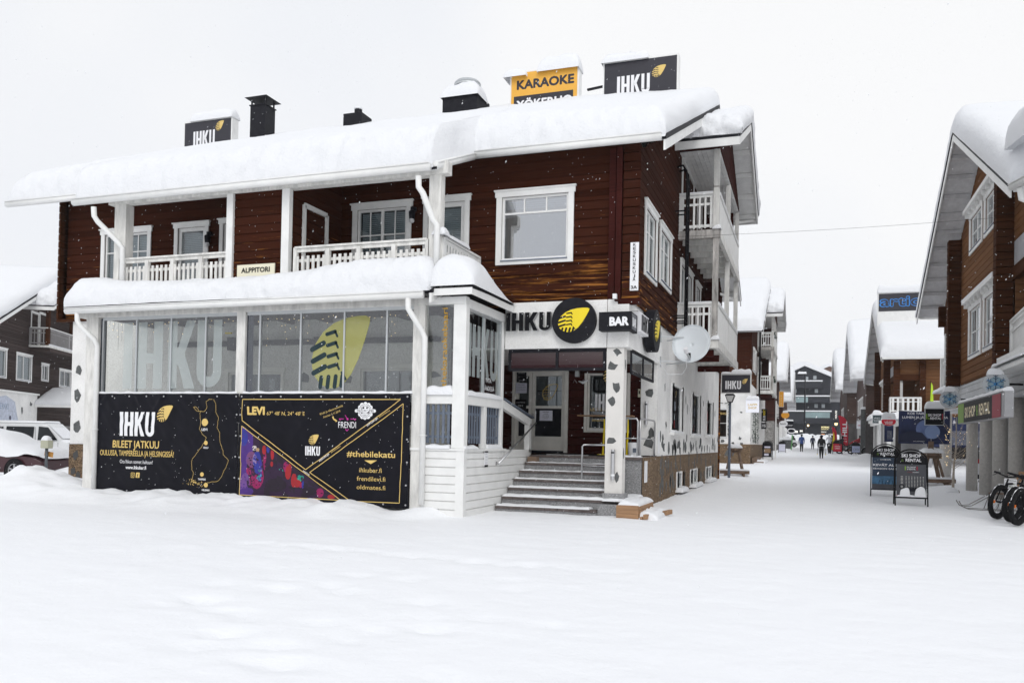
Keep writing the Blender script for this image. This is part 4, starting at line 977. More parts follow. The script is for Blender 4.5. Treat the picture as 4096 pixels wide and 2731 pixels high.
# fairy lights
m = M(); rr = random.Random(4); wire = mat('light cable', (.12,.10,.08), .8)
x = -14.8
while x < -7.3:
    L = rr.uniform(.12, .75) if rr.random() < .7 else rr.uniform(.1, .3)
    if not -11.4 < x < -10.95:
        m.use(wire).tube([(x, 14.72, 4.04), (x+rr.uniform(-.04,.04), 14.72, 4.04-L*.5), (x+rr.uniform(-.03,.03), 14.72, 4.04-L)], .003, 3)
        for k in range(max(1, int(L/.13))):
            if rr.random() < .8: m.use(LAMPW).ball((x+rr.uniform(-.03,.03), 14.71, 4.0-L*(k+.6)/max(1, int(L/.13))), .006, 5, 3)
    x += .11
m.build('fairy_lights', None, T)
for k, x in enumerate((-13.6, -12.2, -10.1, -8.6)):
    m = M().use(WOOD).cyl((x, 15.7, 2.32), (x, 15.7, 2.36), .32, n=18); m.use(STEEL).cyl((x, 15.7, 1.29), (x, 15.7, 2.32), .03); m.cyl((x, 15.7, 1.29), (x, 15.7, 1.31), .2); m.build('bar_table', None, T)
m = M().use(DKM).box(-14.6, -7.6, 16.5, 16.74, 3.62, 3.72); m.build('wall_rail', None, T)
m = M().use(YEL).box(-12.95, -12.78, 16.3, 16.36, 3.86, 3.90); m.use(BLACK).box(-13.0, -12.8, 16.45, 16.7, 3.5, 3.8); m.box(-10.6, -9.7, 16.4, 16.7, 3.55, 3.75); m.build('heater', None, T)
# slanted rail and newel beside the steps
m = M().use(WHITE); A, Bq = Vector((-6.19, 16.80, 2.27)), Vector((-6.19, 18.78, 1.88))
m.bar(A, (-6.19, 18.74, 2.03-.11), .10, .17); m.box(-6.25, -6.13, 18.55, 18.72, 1.2, 1.95)
m.use(GREYP).bar((-6.19, 16.80, 2.38), (-6.19, 18.86, 2.04), .16, .03)
m.use(WHITE).box(-6.24, -6.13, 16.76, 18.7, 1.15, 1.3); m.build('stair_rail', None, T)

# ------------------------------------------------------------------ banners
def ripple(seed, W_, H_):
    def w(u, v):
        a = .024*nz(u*.9+seed, v*1.5, 0, 1.6)+.014*nz(u*2+v*2.2, v-u*.9, seed, 2.6)
        fold = 0
        for k in range(5):
            fx = (k+.5)*W_/5; d_ = abs((u-fx)+(v-H_)*(.55 if k % 2 else -.7)); fold += .020*math.exp(-(d_/.05)**2)*max(0, 1-(H_-v)/1.3)
        return a+fold
    return w
def banner(name, label, x0, x1, z0, z1, seed):
    W_, H_ = x1-x0, z1-z0; w = ripple(seed, W_, H_); mb = M().use(VINYL); nx, nz_ = 110, 56; rows = []
    for i in range(nx+1):
        row = []
        for j in range(nz_+1):
            u, v = W_*i/nx, H_*j/nz_; vv = v
            if j == nz_: vv = v-.012*abs(math.sin(math.pi*u/(W_/8)))
            row.append(Vector((x0+u, 14.555-w(u, v), z0+vv)))
        rows.append(row)
    mb.loft(rows, closed=False, cap=False)
    back = M()
    o = mb.build(name, None, None, smooth=True, label=label, cat='banner', group='black vinyl banners on the terrace front')
    s_ = o.modifiers.new('thickness', 'SOLIDIFY'); s_.thickness = .003; s_.offset = -1
    OFF[o.name] = tuple(o.location)
    g = M().use(STEEL)
    for i in range(9):
        u = .06+(W_-.12)*i/8
        for v in (.06, H_-.06): 
            p = Vector((x0+u, 14.55-w(u, v), z0+v)); g.cyl(p, p+Vector((0,-.008,0)), .018, n=8)
    for j in range(1, 5):
        for u in (.05, W_-.05): v = H_*j/5; p = Vector((x0+u, 14.55-w(u, v), z0+v)); g.cyl(p, p+Vector((0,-.008,0)), .018, n=8)
    g.build('eyelet', None, o)
    return o, D((x0, 14.549, z0), (1,0,0), (0,0,1), None, w, .006)
def pmap(px0, px1, X0, X1, ztop, pyt, s0, s1, zb):
    def f(px, py):
        t = (px-px0)/(px1-px0); return ((X1-X0)*t, ztop-(py-pyt)/(s0+(s1-s0)*t)-zb)
    return f
# left banner, layout measured on the photograph's print
o, d = banner('banner', 'black banner with the white bar name, yellow lines of text and a gold outline map', -15.04, -11.17, .18, 2.36, 3)
q = pmap(500, 1250, -15.04, -11.17, 2.36, 878, 234, 251, .18)
u0, v0 = q(648, 1098); u1, v1 = q(833, 980); d.ihku(u0, v0, u1-u0, v1-v0+.02, WPR)
u0, v0 = q(843, 1026); u1, v1 = q(925, 940); d.pick(u0, v0, u1-u0, v1-v0, GOLD, VINYL)
def tx(t, xa, xb, yb, yt, mt, bold=0., rot=0):
    a, b = q(xa, yb), q(xb, yb); h = q(xa, yt)[1]-a[1]; d.text(t, a[0], a[1], h, mt, width=math.dist(a, b) if not rot else math.hypot(b[0]-a[0], 0), bold=bold, rot=rot, off=.003)
tx('BILEET JATKUU', 612, 858, 1158, 1121, GOLD, .018); tx('OULUSSA, TAMPEREELLA JA HELSINGISSÄ!', 546, 935, 1198, 1170, GOLD, .008)
tx('Ota Ihkun somet haltuun!', 652, 826, 1240, 1221, WPR); tx('www.ihkubar.fi', 684, 792, 1270, 1253, WPR, .03)
for xa, t in ((724, 0), (751, 1)):
    u, v = q(xa, 1303); d.line([(u-.045,v-.05),(u+.045,v-.05),(u+.045,v+.05),(u-.045,v+.05),(u-.045,v-.05)], .012, GOLD)
    if t: d.rect(u-.045, u+.045, v-.05, v+.05, GOLD, .001); d.text('f', u-.012, v-.045, .07, VINYL, bold=.03, off=.004)
    else: d.ring(u, v, .026, .010, GOLD)
FI = [(1130,905),(1142,935),(1140,975),(1155,1010),(1150,1055),(1165,1085),(1163,1130),(1178,1165),(1182,1195),(1208,1222),(1195,1265),(1175,1310),(1155,1335),(1115,1340),(1090,1350),(1080,1362),(1060,1345),(1045,1335),(1030,1335),(1038,1300),(1030,1265),(1028,1215),(1050,1190),(1070,1160),(1085,1135),(1100,1110),(1075,1085),(1062,1060),(1068,1020),(1062,990),(1070,970),(1045,968),(1030,950),(1045,948),(1058,970),(1085,972),(1098,950),(1095,920),(1110,908),(1130,905)]
pts = []; rr = random.Random(2)
for (a, b), (c_, e_) in zip(FI, FI[1:]):
    for k in range(3): f_ = k/3; pts.append(q(a+(c_-a)*f_+rr.uniform(-2.5,2.5), b+(e_-b)*f_+rr.uniform(-2.5,2.5)))
d.line(pts, .0065, GOLD)
for i in range(40): u, v = q(rr.gauss(1040, 22), rr.gauss(1343, 9)); d.circ(u, v, rr.uniform(.004, .012), GOLD, n=6)
for cx, cy, r_, nm, w_ in ((1088,1028,19,'LEVI',28), (1095,1135,11,'OULU',24), (1080,1299,11,'TAMPERE',38), (1099,1354,12,'HELSINKI',38)):
    u, v = q(cx, cy); d.circ(u, v, r_/240, GOLD); tx(nm, cx-w_/2, cx+w_/2, cy+r_+ (24 if r_ > 15 else 18), cy+r_+(12 if r_ > 15 else 9), WPR, .04)
d.build('print', o)
# right banner
o, d = banner('banner', 'black banner with a club photograph, gold frame lines and web addresses', -11.16, -7.22, .16, 2.36, 8)
q = pmap(20, 2250, -11.16, -7.22, 2.36, 75, 619, 670, .16)
LN = lambda P, w=.014: d.line([q(*p) for p in P], w, GOLD, .002, sub=.15)
LN([(72,150),(2135,150),(952,1052),(72,422),(72,150)]); LN([(68,490),(1415,1445),(62,1372),(68,490)]); LN([(2170,205),(2145,1480),(1540,1455),(1008,1088),(2170,205)])
tx('LEVI', 152, 378, 342, 246, GOLD, .06); tx("67° 48' N, 24° 48' E", 412, 922, 352, 305, GOLD, .0)
u0, v0 = q(985, 735); u1, v1 = q(1112, 602); d.pick(u0, v0, u1-u0, v1-v0, GOLD, VINYL)
u0, v0 = q(935, 868); u1, v1 = q(1130, 755); d.ihku(u0, v0, u1-u0, v1-v0, WPR)
tx('#thebilekatu', 1480, 2078, 882, 810, GOLD, .02)
d.poly([q(1703,932), q(1785,980), q(1862,932)], GOLD, .002)
tx('ihkubar.fi', 1645, 1925, 1084, 1025, GOLD); tx('frendilevi.fi', 1617, 1965, 1192, 1135, GOLD); tx('oldmates.fi', 1615, 1967, 1300, 1245, GOLD)
tx('FRENDI', 1362, 1590, 515, 435, WPR)
PK = mat('pink print', (.6, .03, .35), .6, var=.03)
for P in ([(1372,400),(1428,400)], [(1372,400),(1388,418)], [(1520,402),(1588,402)], [(1588,402),(1572,420)], [(1445,352),(1475,400)], [(1455,532),(1474,556),(1492,532)]): d.line([q(*p) for p in P], .012, PK, .002)
u, v = q(1478, 403); d.circ(u, v, .022, PK, .002, 10)
def rtx(t, xa, ya, xb, yb, h, mt, bold=0.):
    a, b = q(xa, ya), q(xb, yb); d.text(t, a[0], a[1], h, mt, width=math.dist(a, b), rot=math.degrees(math.atan2(b[1]-a[1], b[0]-a[0])), bold=bold, off=.003)
rtx('Klubi ja tilausravintola', 1125, 352, 1418, 240, .042, GOLD); rtx('Avataan 1.11.2019', 1172, 392, 1385, 310, .042, GOLD)
d.line([q(1290,368), q(1300,400), q(1325,420)], .03, GOLD, .002); d.poly([q(1322,400), q(1350,428), q(1328,442)], GOLD, .002)
rtx('KESKUSKUJA', 1130, 952, 1258, 858, .035, WPR, .02); rtx('#thebilekatu', 1280, 842, 1400, 755, .03, GOLD); rtx('KESKUSKUJA', 1728, 498, 1862, 398, .035, WPR, .02); rtx('#thebilekatu', 1872, 388, 2005, 296, .03, GOLD)
rtx('HISSITIE', 915, 1075, 1000, 1132, .03, WPR, .02)
u, v = q(1700, 298)
for k in range(12): a = k*30; d.circ(u+.135*math.cos(R(a)), v+.135*math.sin(R(a)), .042, WPR, .0, 10)
d.circ(u, v, .145, WPR, .0005); d.ring(u, v, .135, .008, VINYL, .002); d.circ(u, v, .105, VINYL, .002); d.circ(u, v, .098, WPR, .003)
d.rect(u-.20, u+.20, v-.032, v+.034, WPR, .004); d.circ(u-.2, v, .033, WPR, .004, 10); d.circ(u+.2, v, .033, WPR, .004, 10)
d.text('OLD MATES', u-.185, v-.02, .042, VINYL, width=.37, bold=.01, off=.006); d.text('BRITISH PUB', u, v-.055, .014, BLK2, width=.16, al='c', off=.006)
d.circ(u-.035, v+.06, .02, VINYL, .005, 8); d.circ(u+.035, v+.06, .02, VINYL, .005, 8); d.rect(u-.03, u+.03, v-.085, v-.078, VINYL, .005)
d.build('print', o)
# the club photograph printed in the lower left triangle: lit crowd as patches of colour
def printmat(name, col): return mat('print '+name, tuple(c*.62 for c in col), .6, var=.18, vs=4)
CL = {k: printmat(k, c) for k, c in dict(violet=(.10,.03,.30), blue=(.04,.05,.42), plum=(.035,.008,.05), magenta=(.42,.01,.14), red=(.55,.02,.03), lilac=(.22,.09,.38), pale=(.42,.30,.62), teal=(.02,.42,.32), sky=(.10,.35,.7), dark=(.02,.008,.025), white=(.9,.8,.75), skinv=(.26,.08,.24), amber=(.7,.45,.2)).items()}
def patch(pts, c, off): 
    d2.poly([q(*p) for p in pts], CL[c], off)
def blob(cx, cy, rx, ry, c, off, n=12, rot=0, cut=True):
    P = []
    for i in range(n):
        a = 2*math.pi*i/n; x, y = rx*math.cos(a), ry*math.sin(a); P.append((cx+x*math.cos(R(rot))-y*math.sin(R(rot)), cy+x*math.sin(R(rot))+y*math.cos(R(rot))))
    P = [(max(66, x), min(y, 1372+(x-62)*.052)) for x, y in P]
    P = [(x, max(y, 500+(x-68)*.709)) for x, y in P]
    patch(P, c, off)
d2 = D((-11.16, 14.549, .16), (1,0,0), (0,0,1), None, d.w, .005)
# base tiles so the print follows the folds
n = 16
for i in range(n):
    xa, xb = 68+1330*i/n, 68+1330*(i+1)/n
    for j in range(6):
        ya = lambda x, t: (496+(x-68)*.709)*(1-t)+(1370+(x-62)*.052)*t
        c = 'violet' if i < 2 else ('plum' if (i+j) % 3 else 'dark')
        patch([(xa, ya(xa, j/6)), (xb, ya(xb, j/6)), (xb, ya(xb, (j+1)/6)), (xa, ya(xa, (j+1)/6))], c, .0008)
for a in ((105,640,55,110,'blue'), (100,820,45,120,'violet'), (130,1230,70,140,'lilac'), (160,1330,100,50,'violet'), (260,1000,95,170,'plum'), (300,1150,90,150,'magenta'), (210,1180,60,120,'plum'),
          (215,920,75,105,'skinv'), (180,930,45,80,'lilac'), (190,1060,50,60,'magenta'), (165,1000,18,32,'dark'), (185,905,14,8,'dark'), (290,960,60,150,'blue'), (330,1050,35,150,'violet'), (255,930,28,80,'pale'), (318,1120,18,70,'teal'), (300,1180,14,40,'sky'), (345,1110,15,90,'sky'),
          (240,1200,70,60,'magenta'), (252,775,32,32,'white'), (298,800,20,26,'amber'), (385,800,28,60,'red'), (395,930,22,130,'magenta'), (440,790,22,50,'blue'), (500,850,24,80,'red'), (495,980,20,35,'red'), (470,1010,90,70,'plum'),
          (690,1020,38,70,'magenta'), (720,1090,40,90,'red'), (745,1030,22,70,'red'), (600,1050,8,8,'teal'), (645,1060,8,14,'teal'), (800,1190,40,90,'red'), (840,1230,60,50,'red'), (870,1170,30,50,'teal'), (905,1150,24,22,'teal'), (890,1250,26,36,'magenta'), (920,1245,14,50,'blue'),
          (1140,1350,50,60,'magenta'), (1290,1400,50,30,'red'), (560,1250,150,90,'dark'), (640,1330,160,50,'plum'), (1000,1330,90,60,'dark')):
    blob(*a, .0012+.0004*(hash(a[4]) % 3))
d2.build('photo_print', o)

# ------------------------------------------------------------------ entrance steps
S = thing('entrance_steps', 'grey granite steps with brown nosings and snow on the treads leading to the bar entrance', 'steps', (-4.9, 17.6, 0))
m = M(); sm = M().use(SNOW)
Y0, TR, RS = 16.30, .375, .172
for i in range(7):
    y = Y0+TR*i; z = .15+RS*i
    xl, xr = -6.10, -3.96
    if i == 1: xr = -3.40
    yb = y+TR if i < 6 else 20.5
    if i == 1: yb = 18.4
    m.use(GRAN).box(xl, xr, y+.025, yb, z-RS-.02, z-.055)
    n = 8 if i != 1 else 10
    for k in range(n): m.use(STEPB).box(xl+(xr-xl)*k/n+.003, xl+(xr-xl)*(k+1)/n-.003, y, y+.16, z-.055, z)
    m.use(GRAN).box(xl, xr, y+.16, yb-.0, z-.054, z-.004)
    if i < 6:
        e = [.035,.045,.035,.022,.018,.012][i]
        snow_blob(sm, xl+.01, xr-.02 if i else xr-.15, y+.015, y+TR-.01, z, e, amp=.02, n=40, Rr=.04, seed=i)
for k in range(7): m.use(STEPB).box(-3.56, -3.40, 16.48+.27*k, 16.48+.27*(k+1)-.005, .267, .323)
m.use(GRAN).box(-3.955, -3.43, 16.38, 16.58, -.1, .262); m.box(-3.94, -3.50, 16.72, 17.14, .32, .47)
m.use(GRAN).box(-3.955, -3.47, 18.42, 18.60, .0, 1.12); m.box(-3.955, -3.47, 18.6, 20.3, 1.05, 1.12)
m.use(STEPB).box(-3.955, -3.46, 18.38, 18.56, 1.12, 1.182); m.use(GRAN).box(-3.955, -3.46, 18.56, 20.3, 1.12, 1.178)
m.use(GRAN); 
for k in range(3): m.box(-3.958, -3.80, 17.05+.375*k+.03, 18.4, .32+.172*k, .49+.172*k)
m.use(mat('steel mat edge', (.5,.5,.5), .4, .8)).box(-5.75, -4.75, 18.70, 18.73, 1.182, 1.20)
m.use(BLACK).box(-6.0, -4.4, 19.0, 20.4, 1.183, 1.20); m.use(WOOD).box(-6.08, -5.86, 18.3, 18.5, 1.01, 1.14)
m.build('flight', None, S, bev=.004)
snow_blob(sm, -3.93, -3.42, 17.16, 18.4, .322, .055, n=12, Rr=.06); snow_blob(sm, -3.55, -3.40, 16.5, 17.2, .322, .05); snow_blob(sm, -3.9, -3.55, 16.5, 16.78, .322, .05, Rr=.05)
snow_blob(sm, -3.9, -3.5, 18.42, 18.7, 1.18, .03, Rr=.04); snow_blob(sm, -6.14, -6.0, 16.2, 18.4, .1, .3, amp=.03, slope=0, Rr=.06) if 0 else None
sm.build('step_snow', None, S, smooth=True)
r_ = M().use(STEEL); r_.tube([(-4.58, 17.5, .66), (-4.58, 17.5, 1.40), (-4.56, 17.52, 1.435), (-4.50, 17.55, 1.44), (-3.96, 17.75, 1.44)], .019, 10); r_.tube([(-4.58, 17.5, 1.0), (-3.96, 17.75, .98)], .012); r_.build('handrail', None, thing('handrail', 'short steel handrail in the middle of the granite steps', 'handrail', (-4.58, 17.5, .66)), smooth=True)
h = thing('handrail', 'slanted round steel handrail on the white boarded side of the terrace', 'handrail', (-6.0, 17.4, .9))
r_ = M().use(STEEL); r_.tube([(-6.02, 16.25, 1.02), (-6.02, 18.70, 1.92)], .021, 10); r_.build('bar', None, h, smooth=True)
for y, z in ((16.35, 1.05), (17.2, 1.37), (18.62, 1.89)): r_ = M().use(STEEL); r_.tube([(-6.02, y, z), (-6.07, y, z-.03), (-6.12, y, z-.03)], .010, 8); r_.cyl((-6.115, y, z-.03), (-6.105, y, z-.03), .035); r_.build('bracket', None, h, smooth=True)
h = thing('guard_rail', 'steel guard rail at the open right end of the entrance landing', 'railing', (-3.6, 19.3, 1.18))
for a, b in (((-3.98, 18.55), (-3.58, 18.5)), ((-3.55, 18.6), (-3.50, 20.2))):
    r_ = M().use(STEEL); a, b = Vector((*a, 1.18)), Vector((*b, 1.18)); Z = lambda z: Vector((0,0,z))
    r_.tube([a, a+Z(.8), a+Z(.86)+(b-a)*.05, b+Z(.86)-(b-a)*.08, b+Z(.80), b], .021, 10); r_.tube([a+Z(.42), b+Z(.42)], .013, 8); r_.build('rail_section', None, h, smooth=True)
m = M().use(WOODN); m.box(-3.48, -3.05, 15.98, 16.02, -.02, .30); m.box(-3.42, -3.06, 16.02, 17.1, -.02, .27)
for k in range(4): m.use(WOODN).box(-3.06, -3.03, 16.0, 17.6-.05*k, .0+.072*k, .066+.072*k)
for k in range(4): m.box(-3.48, -3.05, 15.955, 15.98, .0+.072*k, .068+.072*k)
o = m.build('timber_step', None, None, label='low new timber step covered in snow beside the granite block', cat='step'); OFF[o.name] = tuple(o.location); 
s = M().use(SNOW); snow_blob(s, -3.46, -3.05, 15.99, 17.6, .28, .09, n=10, Rr=.1); s.build('snow_cover', None, o, smooth=True)
m = M().use(WOODN).bar((-2.92, 15.9, .10), (-2.62, 17.2, .12), .06, .09); m.bar((-2.99, 15.92, .07), (-2.70, 17.2, .10), .05, .05)
o = m.build('plank', None, None, label='loose timber plank half buried in snow by the timber step', cat='plank'); OFF[o.name] = tuple(o.location)
s = M().use(SNOW); snow_blob(s, -3.2, -2.68, 16.0, 17.3, .02, .16, n=10); s.build('snow_cover', None, o, smooth=True)
# ------------------------------------------------------------------ signs on the bar
def lbox(name, label, x0, x1, y0, y1, z0, z1, mt, cat='sign', group=None, bev=.006, edge=None):
    t = thing(name, label, cat, ((x0+x1)/2, (y0+y1)/2, z0), group=group)
    m = M().use(mt).box(x0, x1, y0, y1, z0, z1); m.build('housing', None, t, bev=bev)
    return t
# letters on the beam
t = thing('channel_letters', 'black capital letters of the bar name standing off the white beam beside the round emblem', 'sign', (-5.6, 16.70, 3.8))
P, Wl = letters_ihku(); P2 = [[(-6.06+a*.98/Wl, 3.80+b*.38) for a, b in p] for p in P]
for k, (i0, i1) in enumerate(((0,1),(1,4),(4,7),(7,99))):
    m = M().use(mat('white returns', (.5,.5,.5), .5)); 
    for p in P2[i0:i1]: m.prism(p, (0, 16.745, 0), (1,0,0), (0,0,1), .10)
    m.use(BLACK)
    for p in P2[i0:i1]: m.prism(p, (0, 16.645, 0), (1,0,0), (0,0,1), .012)
    m.build('letter', None, t)
# round emblem
def roundsign(c, r, U, N, name, label, depth=.13, group=None):
    U, N = Vector(U), Vector(N); c = Vector(c); t = thing(name, label, 'sign', tuple(c-Vector((0,0,r))), group=group)
    m = M().use(DKM).cyl(c-N*depth, c, r, n=48); m.build('disc', None, t, bev=.004)
    d = D(c+N*.002, U, (0,0,1)); d.pick(-r*.70, -r*.52, r*1.42, r*1.06, YEL, DKM); d.build('emblem', t); return t
roundsign((-4.585, 16.62, 3.985), .465, (1,0,0), (0,-1,0), 'round_sign', 'large black disc with yellow plectrum emblem on the front of the white beam', .13)
c = M()
# corner box
t = thing('light_box', 'black box sign reading BAR wrapped round the corner of the beam', 'sign', (-3.68, 16.2, 3.74))
m = M().use(DKM); m.box(-4.02, -3.36, 16.48, 16.74, 3.74, 4.11); m.box(-3.455, -3.16, 16.40, 17.05, 3.70, 4.08) if 0 else m.box(-3.45, -3.362, 16.74, 17.12, 3.742, 4.108); m.build('housing', None, t, bev=.005)
d = D((-4.02, 16.478, 3.74), (1,0,0), (0,0,1)); d.text('BAR', .23, .10, .16, WPR, width=.37, bold=.06); d.rect(0, .80, .36, .37, BLACK, .001)
d.m.cur = 0; d3 = D((-3.36, 16.50, 3.74), (0,1,0), (0,0,1), d.m); d3.rect(.03, .49, .03, .34, mat('grey face', (.09,.095,.11), .4), .001); d3.text('BAR', .09, .10, .16, WPR, width=.34, bold=.06, off=.004); d.build('lettering', t)
# side letters and disc (project from the right face of the beam)
t = thing('channel_letters', 'white box with tall black letters on the street side of the beam', 'sign', (-3.4, 17.7, 3.8))
m = M().use(WPR); m.box(-3.455, -3.31, 17.18, 18.3, 3.80, 4.20); m.build('housing', None, t)
d = D((-3.31, 17.2, 3.82), (0,1,0), (0,0,1)); d.ihku(.10, .02, .95, .33, BLACK); d.build('lettering', t)
roundsign((-3.20, 18.55, 3.98), .47, (0,1,0), (1,0,0), 'round_sign', 'black disc with yellow plectrum emblem seen edge-on on the street side of the beam', .22)
# street name plates
t = thing('street_name_sign', 'tall white plate reading KESKUSKUJA 3A on the log corner', 'sign', (-3.35, 16.67, 4.56)); m = M().use(WPR).box(-3.445, -3.275, 16.69, 16.715, 4.56, 5.53); m.build('plate', None, t)
d = D((-3.445, 16.69, 4.56), (1,0,0), (0,0,1))
for i, ch in enumerate('KESKUSKUJA'): d.text(ch, .085, .895-i*.078, .055, BLACK, width=(.055 if ch != 'J' else .04), al='c', bold=.02)
d.text('3A', .085, .035, .06, BLACK, width=.12, al='c', bold=.03); d.build('lettering', t)
t = thing('name_sign', 'cream plate reading ALPPITORI on the log bay above the terrace snow', 'sign', (-10.97, 14.77, 4.8)); m = M().use(mat('cream', (.78,.74,.58), .6, var=.03)).box(-11.44, -10.51, 14.74, 14.765, 4.74, 5.08); m.build('plate', None, t)
d = D((-11.44, 14.74, 4.74), (1,0,0), (0,0,1)); d.text('ALPPITORI', .465, .17, .10, BLACK, width=.70, al='c', bold=.03); d.build('lettering', t)
# roof signs
def roofsign(name, label, x0, x1, z0, z1, y, face, frame, fn, dp=.35, snow=()):
    t = thing(name, label, 'sign', ((x0+x1)/2, y, z0), group='snow-topped signs on the roof'); m = M().use(frame).box(x0-.05, x1+.05, y, y+dp, z0, z1+.06); m.use(face).box(x0, x1, y-.012, y, z0, z1); m.use(STEEL).bar((x1, y+dp, z0+.6), (x1+.5, y+dp+1.2, z0), .04); m.bar((x0+.3, y+dp, z0+.6), (x0+.6, y+dp+1.2, z0), .04)
    m.build('housing', None, t); d = D((x0, y-.012, z0), (1,0,0), (0,0,1)); fn(d, x1-x0, z1-z0); d.build('lettering', t)
    for a in snow: snow_obj('snow_cap', t, *a)
    return t
FACE = mat('sign face', (.028,.027,.036), .5, var=.08)
roofsign('roof_sign', 'small dark roof sign with white bar name left of the black chimney', -21.86, -19.82, 11.6, 12.93, 25.0, FACE, WHITE, lambda d, w, h: (d.ihku(.40, .38, .95, .60, WPR), d.pick(1.38, h-.42, .36, .36, GOLD, FACE)), snow=((-21.6, -19.75, 24.93, 25.42, 12.95, .38),))
ORA = mat('orange yellow face', (.80,.42,.06), .5, var=.04)
def kar(d, w, h):
    d.rect(0, w, 0, h, ORA, .0005); d.rect(.09, w-.12, .15, h-.74, FACE, .001); d.text('KARAOKE', .2, h-.52, .27, FACE, width=1.85, bold=.05); d.text('YÖKERHO', .2, h-1.16, .27, WPR, width=1.80, bold=.04, off=.004)
roofsign('roof_sign', 'orange and black karaoke sign half buried in roof snow', -9.08, -6.92, 11.6, 13.14, 25.0, ORA, WHITE, kar, snow=((-9.3, -8.55, 24.8, 25.4, 12.98, .30), (-8.2, -6.85, 24.85, 25.45, 13.05, .52)))
roofsign('roof_sign', 'largest dark roof sign with white bar name above the street corner', -6.06, -3.86, 11.6, 13.06, 25.0, FACE, WHITE, lambda d, w, h: (d.ihku(.40, .44, 1.0, .58, WPR), d.pick(1.46, h-.60, .42, .36, GOLD, FACE)), snow=((-6.15, -4.7, 24.9, 25.45, 13.06, .30),))
m = M().use(DKM); m.bar((-6.75, 25.6, 12.6), (-5.2, 25.6, 12.75), .09, .05); o = m.build('sign_bracing', None, None, label='thin dark bar between the orange and the largest roof sign', cat='bracket')
t = thing('ventilation_cap', 'black sheet hood behind the orange karaoke sign', 'roof vent', (-9.1, 25.8, 11.5)); m = M().use(DKM); m.box(-9.3, -8.6, 25.7, 26.3, 11.6, 13.2); m.add([(-9.45,25.5,13.2),(-8.4,25.5,13.2),(-8.4,26.5,13.2),(-9.45,26.5,13.2),(-8.9,26,13.5)], [(3,2,1,0),(0,1,4),(1,2,4),(2,3,4),(3,0,4)]); m.build('hood', None, t); snow_obj('snow_cap', t, -9.3, -8.5, 25.6, 26.2, 13.25, .2)
# satellite dish
t = thing('satellite_dish', 'large pale grey satellite dish below the side balconies', 'satellite dish', (-2.75, 20.7, 3.0))
cc = Vector((-2.735, 20.85, 3.93)); fwd = (Vector((.0, .0, 1.5))+Vector((-2.4, 0, 2.4))-cc); fwd = Vector((-.12, -1, .22)).normalized()
a = fwd.cross(Vector((0,0,1))).normalized(); b = a.cross(fwd); rings = []
for i in range(7):
    r_ = .46*i/6; rings.append([cc+fwd*(.10*(r_/.46)**2)+(a*math.cos(2*math.pi*k/40)+b*math.sin(2*math.pi*k/40)*1.03)*max(r_, .001) for k in range(40)])
m = M().use(mat('dish grey', (.72,.76,.79), .5, var=.03)); m.loft(rings, cap=False); m.tube([p for p in rings[-1]]+[rings[-1][0]], .012, 6)
o = m.build('reflector', None, t, smooth=True); sm_ = o.modifiers.new('t', 'SOLIDIFY'); sm_.thickness = .012
m = M().use(ALU); q_ = cc+fwd*.02-b*.40+fwd*.05; m.bar(q_-fwd*.05, q_+fwd*.42+b*.05, .04); m.use(WPR).cyl(q_+fwd*.38+b*.05, q_+fwd*.5+b*.12, .05); m.use(BLACK).box(q_.x-.04, q_.x+.02, q_.y-.1, q_.y-.05, q_.z+.03, q_.z+.15); m.build('feed_arm', None, t)
m = M().use(ALU)
for z in (4.12, 3.52): m.bar((-3.46, 20.6, z), (-2.75, 21.0, z), .03); m.bar((-3.46, 21.5, z), (-2.75, 21.05, z), .03); m.box(-3.47, -3.44, 20.5, 20.6, z-.15, z+.1)
m.cyl((-2.75, 21.03, 3.5), (-2.75, 21.03, 4.15), .03); m.build('wall_bracket', None, t)
m = M().use(WPR); m.tube([q_+fwd*.4, q_+fwd*.35-Vector((0,0,.3)), q_+Vector((-.2,.1,-.35)), Vector((-3.3, 20.7, 3.2)), Vector((-3.45, 19.5, 3.6))], .007, 5); m.build('cable', None, t, smooth=True)
# wall ladder
t = thing('wall_ladder', 'black steel ladder fixed to the log wall beside the side balconies', 'ladder', (-3.12, 22.3, 4.2)); m = M().use(BLACK)
for y in (22.15, 22.52): m.tube([(-3.36, y-.02, 8.75), (-3.22, y, 8.80), (-3.12, y, 8.65), (-3.10, y, 8.4), (-3.10, y, 4.15)], .026, 8)
m.build('stringer', None, t, smooth=True); m = M().use(BLACK)
z = 4.4
while z < 8.5: m.cyl((-3.10, 22.15, z), (-3.10, 22.52, z), .013, n=6); z += .30
m.build('rung', None, t); m = M().use(BLACK)
for z in (4.7, 4.85, 7.6): m.bar((-3.10, 22.15, z), (-3.4, 22.15, z), .03); m.bar((-3.10, 22.52, z), (-3.4, 22.52, z), .03)
m.build('wall_bracket', None, t)
